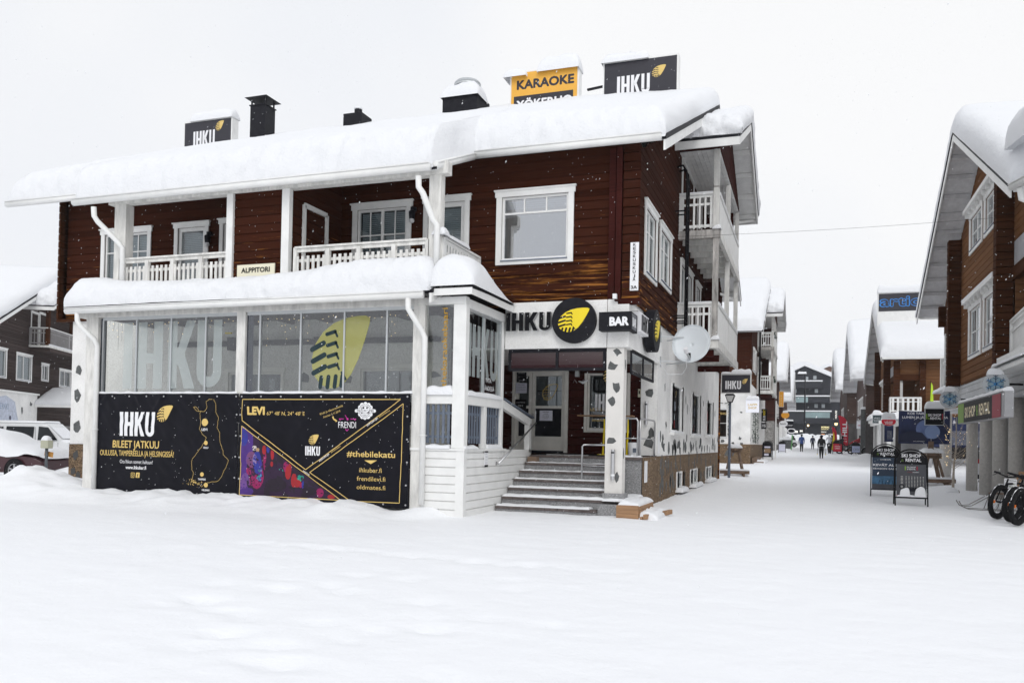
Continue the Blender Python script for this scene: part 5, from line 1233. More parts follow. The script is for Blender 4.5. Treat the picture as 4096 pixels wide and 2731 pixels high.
# small fittings
def fit(name, label, cat, fn, group=None):
    m = M(); fn(m); o = m.build(name, None, None, label=label, cat=cat, group=group, smooth=False, bev=.003); OFF[o.name] = tuple(o.location); return o
fit('sensor_box', 'small white sensor box on top of the beam at the log corner', 'sensor', lambda m: m.use(WPR).box(-3.78, -3.70, 16.62, 16.745, 4.40, 4.50))
fit('ashtray', 'steel wall ashtray tube on the front of the entrance column', 'ashtray', lambda m: (m.use(STEEL).cyl((-3.74, 16.75, .75), (-3.74, 16.75, 1.36), .042, n=14), m.use(BLACK).box(-3.77, -3.71, 16.70, 16.74, 1.28, 1.31), m.use(WPR).cyl((-3.74, 16.75, .82), (-3.74, 16.75, .86), .0435, n=14)))
fit('ashtray', 'steel wall ashtray tube beside the slate-inlaid wall at the guard rail', 'ashtray', lambda m: (m.use(STEEL).cyl((-3.72, 20.24, 1.95), (-3.72, 20.24, 2.5), .04, n=14), m.use(BLACK).box(-3.75, -3.69, 20.19, 20.23, 2.42, 2.45)))
fit('doorbell', 'small cream intercom on the boarded entrance wall', 'intercom', lambda m: (m.use(mat('cream', (.78,.74,.58))).box(-3.97, -3.89, 20.44, 20.5, 2.62, 2.82), m.use(BLACK).box(-3.95, -3.92, 20.43, 20.441, 2.7, 2.78)))
fit('white_bucket', 'white plastic bucket standing behind the guard rail', 'bucket', lambda m: (m.use(WPR).tube([(-3.84, 19.3, 1.185), (-3.84, 19.3, 1.50), (-3.84, 19.3, 1.51)], [.10, .125, .132], 18), m.use(GREYP).box(-3.82, -3.74, 19.17, 19.175, 1.28, 1.38)))
for x, lab in ((-4.62, 'yellow and black barrier post in front of the entrance window'), (-4.05, 'yellow and black barrier post right of the entrance column')):
    fit('barrier_post', lab, 'barrier post', lambda m, x=x: (m.use(YEL).cyl((x, 19.6, 1.2), (x, 19.6, 1.22), .14, n=18), m.use(YEL).cyl((x, 19.6, 1.22), (x+.03, 19.6, 2.05), .022, n=10), m.use(BLACK).tube([(x+.07, 19.6, 1.3), (x+.08, 19.6, 1.7), (x+.06, 19.6, 2.1)], [.03, .028, .035], 10)), group='barrier posts at the entrance')
fit('bar_shelf', 'narrow timber shelf standing in front of the entrance window', 'shelf', lambda m: (m.use(WOODN).box(-5.30, -3.95, 19.7, 20.0, 2.12, 2.15), m.use(STEEL).cyl((-4.5, 19.85, 1.2), (-4.5, 19.85, 2.12), .025)))
for x, lab in ((-5.58, 'left hook with nothing on it under the entrance lamp'), (-5.36, 'hook with a white cloth beside the entrance window frame')):
    def fn(m, x=x):
        m.use(STEEL).tube([(x-.05, 20.48, 2.98), (x, 20.44, 3.06), (x+.05, 20.48, 2.98)], .008, 6)
        if x > -5.5: m.use(WPR).tube([(x-.12, 20.45, 3.02), (x, 20.42, 2.98), (x+.12, 20.45, 3.04)], [.012, .035, .02], 8)
    fit('coat_hook', lab, 'hook', fn)
fit('entrance_lamp', 'small grey lamp hanging from a cord above the entrance', 'lamp', lambda m: (m.use(WPR).cyl((-5.47, 20.3, 3.44), (-5.47, 20.3, 3.25), .008, n=6), m.use(ALU).box(-5.52, -5.42, 20.24, 20.34, 3.12, 3.26)))
def notice(name, label, u0, u1, z0, z1, face, lines, fr, mt=BLACK, cat='notice'):
    t = thing(name, label, cat, tuple(fr.p((u0+u1)/2, z0, 0))); m = M().use(face); fr.box(m, u0, u1, z0, z1, .002, .012); m.build('sheet', None, t)
    d = fr.dec(u0, z0, .012); w, h = u1-u0, z1-z0
    for tx_, yy, hh, ww in lines: d.text(tx_, w/2, yy*h, hh*h, mt, width=ww*w, al='c', off=.001)
    d.build('lettering', t); return t
f = FY(20.52 - .02)
f = FY(20.47)
notice('notice', 'black framed poster with small emblem on the left door leaf', -7.13, -6.87, 3.0, 3.27, BLACK, [('TERVETULOA', .82, .08, .7), ('IHKU', .1, .12, .4)], f, WPR)
notice('notice', 'lilac sheet of fine print on the left door leaf', -7.15, -6.85, 2.72, 2.98, PAPER, [('Tiedote asiakkaille', .8, .06, .6), ('alle viiden hengen seurueille', .6, .05, .85), ('poytiintarjoilu baarissa', .45, .05, .85), ('kiitos ja hyvaa iltaa', .3, .05, .8)], f)
notice('notice', 'black price board with 3,50 on the left door leaf', -7.16, -6.86, 2.32, 2.56, BLACK, [('NARIKKAMAKSU', .62, .12, .8), ('3,50 €', .25, .18, .45)], f, WPR)
notice('notice', 'black board with the number 22 below the price board', -7.10, -6.88, 2.14, 2.315, BLACK, [('K-22', .3, .4, .7)], f, WPR)
notice('notice', 'white opening hours sheet on the lower half of the entrance door', -6.50, -6.16, 2.02, 2.28, mat('opening sheet', (.7,.7,.8), .7), [('AUKIOLOAJAT', .8, .1, .5), ('AVOINNA', .62, .07, .35), ('ke-to 20-02', .48, .07, .5), ('pe-la 20-04', .34, .07, .5), ('LOUNAS', .2, .06, .35)], FY(20.50))
notice('notice', 'narrow white notice taped with black tape on the terrace boards', 15.66, 15.84, .98, 1.27, WPR, [('ISO', .8, .06, .5), ('TERASSI', .6, .06, .7), ('K18', .4, .06, .5), ('tupakointi', .2, .05, .7)], FXp(-6.115), GREYP)
m = M().use(BLACK); FXp(-6.10).box(m, 15.66, 15.84, 1.25, 1.29, 0, .004); FXp(-6.10).box(m, 15.66, 15.84, .96, 1.0, 0, .004); m.build('tape', None, None, label='black tape strips holding the narrow notice on the terrace boards', cat='tape')
notice('notice', 'blank white sheet on the pebble plinth below the guard rail', 18.62, 18.95, .62, 1.1, WPR, [], FXp(-3.445))
notice('notice', 'slim white plate low on the street side wall', 20.42, 20.62, 1.25, 1.78, WPR, [], FXp(-3.455))

# ------------------------------------------------------------------ hanging bar sign, lamp, cable-drum table
t = thing('projecting_sign', 'black projecting sign with white bar name and snow on top at the rear corner', 'sign', (-2.85, 35.5, 3.6))
m = M().use(WHITE).box(-3.45, -2.25, 35.45, 35.62, 3.60, 4.40); m.use(FACE).box(-3.41, -2.29, 35.44, 35.45, 3.64, 4.36); m.use(WHITE).bar((-3.5, 35.53, 3.5), (-3.5, 35.53, 4.5), .05); m.build('housing', None, t)
d = D((-3.41, 35.44, 3.64), (1,0,0), (0,0,1)); d.ihku(.14, .14, .62, .34, WPR); d.pick(.80, .34, .22, .22, GOLD, FACE); d.build('lettering', t); snow_obj('snow_cap', t, -3.05, -2.24, 35.42, 35.66, 4.40, .20); snow_obj('snow_cap', t, -3.45, -2.9, 35.42, 35.66, 4.40, .09)
t = thing('street_lamp', 'grey lamp post with a dark topped lantern in front of the white shop wall', 'street lamp', (-3.15, 35.9, .1))
m = M().use(GREYP).tube([(-3.12, 36, .1), (-3.12, 36, 3.25)], [.055, .05], 12); m.build('post', None, t, smooth=True)
def lantern(m, x, y, z, s=1.):
    m.use(DKM); 
    def fr_(w, zz): return [Vector((x-w, y-w, zz)), Vector((x+w, y-w, zz)), Vector((x+w, y+w, zz)), Vector((x-w, y+w, zz))]
    m.loft([fr_(.09*s, z), fr_(.10*s, z+.03*s)]); m.use(mat('lamp glass', (.9,.9,.88), .3, var=0)).loft([fr_(.085*s, z+.03*s), fr_(.17*s, z+.29*s)]); m.use(DKM).loft([fr_(.20*s, z+.29*s), fr_(.19*s, z+.32*s), fr_(.10*s, z+.40*s)])
    for a in (-1, 1):
        for b in (-1, 1): m.bar((x+a*.09*s, y+b*.09*s, z+.03*s), (x+a*.178*s, y+b*.178*s, z+.29*s), .018*s)
m = M(); lantern(m, -3.12, 36, 3.25); m.build('lantern', None, t)
def spool_table(x, y, rz, label, z=.08, w=.8, beam=True):
    """splay-legged timber stand table with a round top and four beams near the ground"""
    t = thing('timber_table', label, 'table', (x, y, z), rz, 'splay-legged timber tables along the street', off=(0,0,0)); m = M().use(WOOD)
    for a in (-1, 1):
        for b in (-1, 1): m = M().use(WOOD); m.bar((a*.62*w, b*.42*w, .0), (a*.22*w, b*.20*w, 1.18), .13, .08); m.build('leg', None, t, local=True)
    m = M().use(WOOD); m.prism(arc(0, 0, .52*w, 0, 360, 8)[:-1], (0, 0, 1.18), (1,0,0), (0,1,0), .09); m.box(-.45*w, .45*w, -.25*w, -.16*w, 1.06, 1.175); m.box(-.45*w, .45*w, .16*w, .25*w, 1.06, 1.175); m.build('top', None, t, local=True)
    m = M().use(WOOD)
    m.box(-1.0*w, 1.0*w, -.66*w, -.50*w, .16, .30); m.box(-1.0*w, 1.0*w, .50*w, .66*w, .16, .30); m.box(-.70*w, -.56*w, -.9*w, .9*w, .05, .158); m.box(.56*w, .70*w, -.9*w, .9*w, .05, .158); m.build('foot_beam', None, t, local=True)
    s = M().use(SNOW); snow_blob(s, -.5*w, .5*w, -.5*w, .5*w, 1.265, .17, amp=.04, Rr=.2); snow_blob(s, -1.0*w, 1.0*w, -.68*w, -.50*w, .30, .07, amp=.02); snow_blob(s, -1.05*w, 1.05*w, -.2, .9*w, -.06, .20, amp=.05, Rr=.2); s.build('snow_cover', None, t, smooth=True, local=True)
    return t
spool_table(-3.02, 37.6, R(4), 'snow-capped grey timber table with splayed legs at the rear corner of the bar', z=.10, w=.62)
spool_table(4.35, 35.2, R(12), 'timber table with splayed legs and beams behind the pavement boards on the shop side', z=.08, w=.72)
f = fit('beam_block', 'square timber stump with steel fitting on the right hand timber table', 'fitting', lambda m: (m.use(WOOD).box(4.22, 4.40, 34.9, 35.1, 1.46, 1.78), m.use(STEEL).cyl((4.31, 35, 1.78), (4.31, 35, 1.95), .03)))

# ------------------------------------------------------------------ the other buildings
def chalet_A(root, full_front=False, snow=True):
    """same house type: logs over render, gable end with balconies on its +X side"""
    m = M().use(LOGR); wall(FY(16.85), m, -18.45, XR, 4.36, 7.5, (), K); wall(FXp(XR), m, 16.85, 34.9, 4.36, 7.5, ((23.3,24.3,4.32,6.47),(24.6,25.6,4.32,6.47),(26.6,27.6,4.82,6.47),(18.4,19.6,5.3,6.6),(20.3,21.5,5.3,6.6)), K)
    gable_walls(FXp(XR), m, 16.45, 35.55, 7.5, RZ_, K); m.build('log_wall', None, root)
    for q in ((18.4,19.6,5.3,6.6),(20.3,21.5,5.3,6.6)): window(root, FXp(XR), *q, cols=2, rows=((.68,),), blind=.6, back=GREYIN)
    side_balconies(root, False); main_roof(root, ends=()); side_roof(root)
    snow_pitched(root, -19.95, -2.72, T=.8, nu=50, nv=40, amp=.08, seed=3)
    mb = M().use(SNOW); snow_strip(mb, lambda s: (-3.3+s, 0, 0), 1.56, lambda s: [(21.92, 9.42), (26, 11.18), (30.08, 9.42)], .6, .42, 16, 30, amp=.09, seed=9, bulge=.08); mb.build('roof_snow', None, root, smooth=True)
L2 = thing('shop_building', 'red log building with white ground floor and fir garlands just behind the bar', 'building', (0, 36.5, .95), off=(0,0,0))
chalet_A(L2)
m = M().use(PLAS); hl = [(-5.25, -4.78, 1.0, 2.75)]
wall(FY(16.82), m, -8, XR, .6, 4.34, hl); wall(FXp(-3.42), m, 16.82, 34.9, .6, 4.34, [(18.1,19.3,1.1,2.9),(21,22.4,1.1,2.9),(24,25.6,1.1,2.9)])
chips(FY(16.82), m, [(-3.95, 2.55, .2, .16, 1), (-4.0, .95, .2, .3, 2), (-3.9, .62, .22, .25, 3), (-4.4, .66, .25, .2, 4), (-5.05, .75, .3, .24, 5)]); chips(FXp(-3.42), m, [(17.5, .9, .3, .3, 6), (20, .9, .3, .3, 7), (23.2, .9, .3, .3, 8)])
m.build('rendered_wall', None, L2)
m = M().use(PEB).box(-8, -3.38, 16.75, 34.9, -1, .6); chips(FY(16.75), m, [(-4.6, .1, .8, .8, 9)]); m.build('plinth', None, L2)
window(L2, FY(16.82), *hl[0], cols=1, rows=((.5,),), name='shop_window', trim=.06)
for q in ((18.1,19.3,1.1,2.9),(21,22.4,1.1,2.9),(24,25.6,1.1,2.9)): window(L2, FXp(-3.42), *q, cols=1, rows=((.5,),), name='shop_window', trim=.06)
d = FY(16.80).dec(-5.2, 2.6, 0); d.m.cur = 0; d.text('SHOP', 0, -.2, .14, GOLD); d.build('window_lettering', L2)
def garland(root, pts, r=.10, seed=0, name='garland'):
    m = M().use(GREEN); rr = random.Random(seed)
    for a, b in zip(pts, pts[1:]):
        a, b = Vector(a), Vector(b); n = int((b-a).length/.012)
        for i in range(n):
            c = a+(b-a)*i/n; v = Vector((rr.gauss(0,1), rr.gauss(0,1), rr.gauss(0,1))).normalized()*r*rr.uniform(.6, 1.2); w = Vector((rr.gauss(0,1), rr.gauss(0,1), rr.gauss(0,1))).normalized()*.022
            if i % 3: m.add([c-w, c+w, c+v+w*.3], [(0,1,2)])
            else: m.use(SNOW if rr.random() < .12 else GREEN).add([c-w, c+w, c+v], [(0,1,2)]); m.use(GREEN)
    return m.build(name, None, root)
garland(L2, [(-4.68, 16.70, 1.1), (-4.66, 16.70, 3.0), (-4.74, 16.68, 3.12), (-5.4, 16.68, 3.12)], .13, 1)
for k, y in enumerate((17.9, 19.6, 20.6, 23.0)): garland(L2, [(-3.28, y, .7), (-3.30, y, 3.0)], .14, 5+k)
garland(L2, [(-2.3, 22.9, 5.2), (-2.28, 23.8, 4.9), (-2.3, 25.0, 5.1)], .15, 11); garland(L2, [(-2.3, 22.9, 8.2), (-2.28, 23.8, 7.95), (-2.3, 25.0, 8.1)], .15, 12)
m = M().use(BLACK); m.tube([(-3.2, 22.4, 8.6), (-3.2, 22.4, 3.6)], .06, 8); m.build('downpipe', None, L2)
m = M().use(WHITE); m.use(WHITE).tube([(-2.35, 29.2, -.6), (-2.35, 29.2, 3.9)], .05); m.build('porch', None, L2)
m = M().use(WOOD); m.box(-3.3, -2.6, 17.2, 22, -.75, -.45); m.box(-3.3, -3.0, 17.2, 22, -.45, -.2); s = m.use(SNOW); snow_blob(m, -3.2, -2.5, 17.2, 22, -.6, .25, amp=.06); m.build('shop_steps', None, L2)
# left rear house, the same type turned by 28 degrees
th = R(27.9); L0 = thing('chalet', 'dark brown log house with snowy gable behind the white van', 'building', (-29.3, 18.17, -.68), th, off=(0,0,0))
_r, _s = LOGR, LOGS; LOGR, LOGS_, LOGQ_ = LOGD, LOGS, LOGQ; LOGQ = LOGD
m = M().use(LOGD); hs_ = ((18.3, 19.9, 5.1, 6.55), (21.3, 23.2, 5.1, 6.5), (24.8, 25.7, 5.3, 6.2), (27.6, 29.4, 5.1, 6.1))
wall(FXp(XR), m, 13.0, 34.9, 4.36, 7.5, hs_, K); gable_walls(FXp(XR), m, 13.0, 39, 7.5, RZ_, K); wall(FXp(XR-.02), m, 24.3, 34.9, .2, 4.36, (), K); m.build('log_wall', None, L0)
for q in hs_: window(L0, FXp(XR), *q, cols=2, rows=((.02,),), blind=.9 if q[0] < 22.5 else 0, back=GREYIN, trim=.10)
bfr = FXp(XR)
for q in ((23.1, 24.0, 7.35, 9.1), (24.3, 25.3, 7.35, 9.2)): window(L0, bfr, *q, cols=1, rows=((.02,),), door=True, name='balcony_door', back=GREYIN, trim=.1)
m = M().use(WHITEW); m.box(-3.4, -2.3, 22.8, 30.5, 7.08, 7.2); m.use(SNOW).box(-2.35, -2.25, 22.8, 30.5, 7.2, 7.27); m.use(LOGD).box(-3.4, -2.3, 23, 30.5, 6.85, 7.08); m.build('balcony_floor', None, L0)
for a, b in (((-3.35, 22.85), (-2.35, 22.85)), ((-2.35, 22.9), (-2.35, 26.0)), ((-2.35, 26.05), (-2.35, 30.4))):
    m = M(); railing(m, a, b, 7.2, 1.0, mat('grey rail', (.30,.29,.29), .7, var=.1), pitch=.16, wd=.07); m.use(WHITE).bar((*a, 8.22), (*b, 8.22), .12, .05); m.build('balcony_railing', None, L0)
for y in (22.9, 26.6, 30.3): M().use(LOGE).box(-2.5, -2.3, y-.1, y+.1, 7.2, 9.35).build('balcony_post', None, L0)
main_roof(L0, ends=()); side_roof(L0); snow_pitched(L0, -19.95, -2.72, T=.62, nu=60, nv=40, amp=.06, seed=21)
mb = M().use(SNOW); snow_strip(mb, lambda s: (-3.3+s, 0, 0), 1.56, lambda s: [(21.92, 9.42), (26, 11.18), (30.08, 9.42)], .7, .42, 16, 30, amp=.11, seed=19, bulge=.08); mb.build('roof_snow', None, L0, smooth=True)
m = M().use(PLAS); wall(FXp(-3.42), m, 10, 24.3, -.5, 4.36, ()); m.box(-8, -3.43, 24.1, 24.3, -.5, 4.36); m.use(WHITE).box(-3.45, -3.3, 10, 24.35, 4.3, 4.4); chips(FXp(-3.42), m, [(17.5, 4.0, .3, .4, 1), (23.4, 3.75, .4, .35, 2), (22.2, 3.35, .3, .6, 3), (22.9, 2.3, .6, .8, 4)]); m.build('rendered_wall', None, L0)
# generic mural patch: winter scene with banner
d = FXp(-3.40).dec(16.5, 1.6, 0); d.m.cur = 0
MU = [mat('mural '+n, c, .7, var=.25, vs=5) for n, c in (('pale', (.52,.56,.66)), ('rose', (.42,.13,.15)), ('dark', (.07,.07,.11)), ('brown', (.25,.13,.09)), ('blue', (.22,.30,.42)))]
d.poly([(0,0),(5.2,0),(5.4,.8),(5.0,1.5),(4.7,2.2),(3.6,2.5),(2.2,2.35),(.8,2.5),(0,2.2)], MU[0], .001)
d.text('EBBA&ERKKI', 1.7, 1.75, .32, MU[4], width=2.2, off=.004); rr = random.Random(8)
d.poly([(0,.2),(1.0,0),(1.2,1.3),(.3,1.6),(0,1.4)], MU[1], .003)
for i in range(34): d.circ(rr.uniform(1.4, 5.0), rr.uniform(.05, 1.3), rr.uniform(.05, .2), MU[rr.choice([1,2,3,3,4,4,0])], .002+.0005*(i % 3), 7)
d.build('mural', L0)
m = M().use(WHITE)      # canopy
slab(m, -3.4, -.5, 23.9, 3.75, 26.5, 4.7, .14); m.use(LOGE)
for x, y in ((-.9, 24.4), (-.9, 26.4), (-1.9, 26.4)): m.box(x-.1, x+.1, y-.1, y+.1, -.2, 4.0)
m.build('canopy', None, L0); mb = M().use(SNOW); snow_strip(mb, lambda s: (-3.4+s, 0, 0), 2.95, lambda s: [(23.9, 3.75), (26.5, 4.7)], .26, .2, 14, 14, amp=.06); mb.build('canopy_snow', None, L0, smooth=True)
m = M(); railing(m, (-2.8, 26.9), (-2.8, 31), 1.2, 1.3, mat('grey rail', (.3,.29,.29)), pitch=.2, wd=.08); m.build('porch_railing', None, L0)
m = M().use(WPR).box(-1.0, -.75, 24.25, 24.3, 2.0, 2.3); m.build('white_sign', None, L0)
LOGR, LOGQ = _r, LOGQ_
m = M().use(LOGQ); w_ = []
# ------------------------------------------------------------------ brown log houses on the shop side
ZB = lambda y: 11.35-.5*abs(y-29.2)
KB = .2
def chalet_B(root, near=True, hi=True):
    xb, xw = 4.15, 5.0; f = FXm(xw)
    m = M().use(LOGB); wq = [(27.0, 28.9, 4.6, 6.1), (29.5, 31.4, 4.6, 6.1), (27.0, 28.9, 8.1, 9.15), (29.5, 31.4, 8.1, 9.15)]
    wall(f, m, 25.3, 33.2, 3.75, 9.15, wq, KB)
    def lim(z):
        h = (11.1-z)/.5; return (29.2-h, 29.2+h)
    strips(f, m, lambda z: (max(lim(z)[0], 20.8) if z > 9.14 else 20.8, lim(z)[1]), 9.15, 11.05, KB)
    strips(f, m, lambda z: (max(21.5, lim(z)[0]), 25.3), 6.95, 9.15, KB); strips(f, m, lambda z: (33.2, min(36.9, lim(z)[1])), 6.95, 9.15, KB)
    fy = FY(21.8); hl = [(9.6, 10.9, 4.6, 6.0)]
    wall(fy, m, 6.4, 20, 3.75, 7.3, hl, KB); strips(fy, m, lambda z: (4.95, 6.4), 6.3, 7.3, KB)
    strips(FY(24.9), m, lambda z: (5.0, 6.6), 3.75, 7.1, KB); strips(FXm(6.4), m, lambda z: (21.8, 24.9), 3.75, 7.1, KB)
    strips(FXm(6.4), m, lambda z: (33.2, 36.7), 3.75, 7.1, KB); wall(Fr((0,36.7,0),(1,0,0),(0,1,0)), m, 5, 20, 3.75, 7.2, (), KB)
    m.build('log_wall', None, root)
    window(root, fy, *hl[0], cols=2, rows=((.5,),), trim=.1)
    for q in wq: window(root, f, *q, cols=2, rows=((.5,),), top_cols=1 if 0 else None, trim=.16, name='window', blind=0, back=GREYIN)
    m = M().use(WHITE)
    for z in (6.35, 9.38):
        m = M().use(WHITE); f.box(m, 26.7, 31.7, z, z+.10, .0, .22); m.use(SNOW) if z < 7 else None; f.box(m, 26.7, 31.7, z+.10, z+.13 if z > 7 else z+.16, .0, .22); m.use(WHITE)
        for k in range(9): u = 26.9+k*.58; f.box(m, u, u+.07, z-.14, z, .02, .16)
        m.build('window_cornice', None, root)
    m = M().use(LOGE)
    n = int((9.5-3.7)/KB)
    for y0, dep in ((25.05, .42), (33.15, .42)):
        m = M().use(LOGE)
        for i in range(int((ZB(y0)-.4-3.7)/KB)):
            z = 3.72+i*KB; m.box(xw-dep, xw, y0, y0+.38, z, z+KB-.018)
        m.build('log_ends', None, root, bev=.012 if hi else 0)
    m = M().use(LOGE)
    for i in range(4): z = 6.3+i*KB; m.box(xw-.25, xw+.2, 36.6, 36.9, z, z+KB-.018)
    m.build('log_ends', None, root); m = M().use(LOGE)
    for y0 in (21.55,):
        for i in range(17): z = 3.75+i*KB; m.box(xw-.12, xw+.25, y0, y0+.25, z, z+KB-.018)
    m.build('log_ends', None, root); m = M().use(LOGE)
    for i in range(17): z = 3.75+i*KB; m.box(6.35, 6.7, 21.6, 21.85, z, z+KB-.018)
    m.build('log_ends', None, root)
    for q in ((xw-.06, xw+.1, 33.5, 36.7, 5.95, 6.28), (xw-.06, xw+.1, 21.8, 25.1, 5.95, 6.28), (xw+.1, 6.35, 21.7, 21.85, 5.95, 6.3)): M().use(LOGE).box(*q).build('lintel_beam', None, root)
    for a, b in ((33.55, 36.6), (21.9, 25.05)):
        m = M().use(mat('grey lattice', (.42,.42,.44), .7, var=.1))
        n = int((b-a)/.14)
        for i in range(n): f.box(m, a+i*.14, a+i*.14+.09, 6.28, 6.94, -.02, .02)
        m.build('slat_band', None, root)
    for q in ((33.2, 36.7), (21.8, 24.9)): M().use(SOFF).box(5.0, 6.4, *q, 6.24, 6.28).build('balcony_ceiling', None, root)
    m = M().use(mat('painted concrete', (.55,.55,.54), .7, var=.06)); m.cyl((5.05, 36.2, 3.9), (5.05, 36.2, 5.95), .16, n=18); m.build('round_post', None, root, smooth=True); m = M().use(MATS['painted concrete']).cyl((5.3, 21.95, 3.9), (5.3, 21.95, 5.95), .15, n=18); m.build('round_post', None, root, smooth=True)
    m = M(); railing(m, (4.95, 33.6), (4.95, 36.8), 3.92, .95, WHITE, pitch=.15, wd=.10, gap=.05); m.use(WHITE).box(4.85, 5.05, 36.75, 36.95, 3.8, 5.05); m.build('balcony_railing', None, root)
    m = M(); railing(m, (4.7, 21.35), (4.95, 25.0), 3.92, .95, WHITE, pitch=.15, wd=.10, gap=.05); railing(m, (4.7, 21.3), (6.4, 21.3), 3.92, .95, WHITE, n=6, wd=.13, gap=.05); m.build('balcony_railing', None, root)
    m = M().use(WHITE).box(4.8, 6.5, 33.2, 36.9, 3.72, 3.90); m.use(SNOW); snow_blob(m, 4.6, 5.0, 33.3, 37.1, 3.68, .16); m.build('balcony_floor', None, root); m = M().use(WHITE).box(4.62, 6.5, 21.2, 25.1, 3.72, 3.90); m.use(SNOW); snow_blob(m, 4.5, 6.5, 21.05, 21.4, 3.78, .12); snow_blob(m, 4.5, 4.75, 21.2, 25.1, 3.66, .1); m.build('balcony_floor', None, root)
    # roof
    r_ = M().use(DKM); slab(r_, xb, 20, 21.1, ZB(21.1)+.06, 29.2, ZB(29.2)+.06, .05); slab(r_, xb, 20, 29.2, ZB(29.2)+.06, 38.2, ZB(38.2)+.06, .05)
    r_.use(SOFF); slab(r_, xb+.03, 20, 21.15, ZB(21.15)+.008, 29.2, ZB(29.2)+.008, .03); slab(r_, xb+.03, 20, 29.2, ZB(29.2)+.008, 38.15, ZB(38.15)+.008, .03)
    for k in range(1, 11): y = 29.2+k*.82; r_.box(xb+.05, xw-.01, y-.06, y+.06, ZB(y)-.15, ZB(y)-.02)
    for k in range(1, 10): y = 29.2-k*.82; r_.box(xb+.05, xw-.01, y-.06, y+.06, ZB(y)-.15, ZB(y)-.02)
    r_.build('roof', None, root)
    b = M()
    for a, c in ((21.1, 29.2), (29.2, 38.2)):
        za, zc = ZB(a), ZB(c); b.use(WHITE).prism([(a, za-.22), (c, zc-.22), (c, zc-.02), (a, za-.02)], (xb-.035, 0, 0), (0,1,0), (0,0,1), .035); b.use(DKM).prism([(a, za-.02), (c, zc-.02), (c, zc+.14), (a, za+.14)], (xb-.03, 0, 0), (0,1,0), (0,0,1), .035)
    b.use(WHITE); gutter(b, (xb+.02, 21.0, ZB(21)), (20, 21.0, ZB(21))); b.bar((xb+.1, 38.1, ZB(38)-.1), (xw, 36.8, ZB(38)-.3), .06, .08); b.tube([(8.3, 21.0, 7.2), (8.3, 21.05, 7.0), (8.05, 21.6, 6.6), (8.05, 21.65, 3.9)], .07, 8); b.build('barge_board', None, root)
    mb = M().use(SNOW); snow_strip(mb, lambda s: (xb-.06+s, 0, 0), 12, lambda s: [(20.98, ZB(21)+.07), (29.2, 11.42), (38.3, ZB(38.2)+.06)], .80 if hi else .85, .45, 60, 60, amp=.05, seed=31, bulge=.05)
    mb.build('roof_snow', None, root, smooth=True)
R1 = thing('ski_shop_building', 'brown log building with white windows over a round-columned arcade at the right edge', 'building', (0,0,0), off=(0,0,0))
chalet_B(R1)
# lower roof corner that starts right of the gable (runs out of frame)
m = M().use(WHITE); gutter(m, (4.12, 21.0, 7.28), (5.9, 15.5, 7.28)); m.tube([(4.25, 20.8, 7.22), (4.3, 20.9, 7.0), (4.5, 20.9, 6.9), (4.9, 20.9, 6.85)], .07, 10); m.build('gutter', None, R1, smooth=True)
mb = M().use(SNOW); snow_strip(mb, lambda s: (4.1+s, 0, 0), 9, lambda s: [(15, 7.35), (21.6, 8.3)], .85, .4, 26, 20, amp=.07, seed=40); mb.build('roof_snow', None, R1, smooth=True)
m = M().use(mat('grey boards', (.50,.51,.52), .7, var=.06)); strips(FXm(5.0), m, lambda z: (20, 33.6), 2.95, 3.72, .2); m.use(SOFF).box(5.0, 12, 18, 38, 2.93, 3.0); m.use(mat('arcade wall', (.10,.10,.105), .8)).box(8.5, 8.7, 18, 30, 0, 3); m.use(WHITE).box(4.55, 5.0, 21, 25.2, 3.5, 3.6); m.build('arcade_front', None, R1)
m = M().use(SNOW); snow_blob(m, 4.6, 5.0, 20.5, 25.1, 3.6, .07, n=20); m.build('ledge_snow', None, R1, smooth=True)
cl = []
for i, (x, y, r_, zt) in enumerate(((5.30, 32.6, .18, 2.93), (5.30, 30.2, .18, 2.93), (5.30, 28.1, .20, 2.93), (5.30, 26.0, .20, 2.93), (5.50, 25.0, .20, 2.93), (5.45, 39.2, .17, 3.7), (5.9, 43.5, .17, 3.2))):
    m = M().use(CONC); m.cyl((x, y, -.1), (x, y, zt), r_, n=28); m.build('round_column', None, R1, smooth=True)
# shop sign board
t = thing('shop_sign', 'long dark sign box reading SKI SHOP & RENTAL with green and red ends', 'sign', (4.1, 24.1, 2.25)); m = M().use(mat('sign box grey', (.33,.33,.34), .5)).box(4.02, 4.20, 20.9, 26.95, 2.22, 2.80); m.build('housing', None, t, bev=.01)
d = D((4.015, 26.93, 2.24), (0,-1,0), (0,0,1)); SG = mat('sign green', (.16,.30,.02), .5); SR = mat('sign red', (.26,.01,.03), .5)
d.rect(0, 5.7, 0, .53, BLACK, .001); d.rect(0, .95, 0, .53, SG, .003); d.rect(4.75, 5.7, 0, .53, SR, .003)
CRM = mat('cream print', (.80,.70,.48), .6, var=.02)
d.text('SKI SHOP', 1.12, .13, .27, CRM, width=1.5, bold=.03); d.text('&', 2.78, .13, .27, SG, width=.22, bold=.03); d.text('RENTAL', 3.15, .13, .27, CRM, width=1.35, bold=.03); d.text('edel', .15, .2, .14, CRM, width=.6); d.text('bollé', 4.95, .18, .18, CRM, width=.6); d.build('lettering', t)
snow_obj('snow_cap', t, 4.0, 4.22, 21, 26.9, 2.80, .09, n=20)
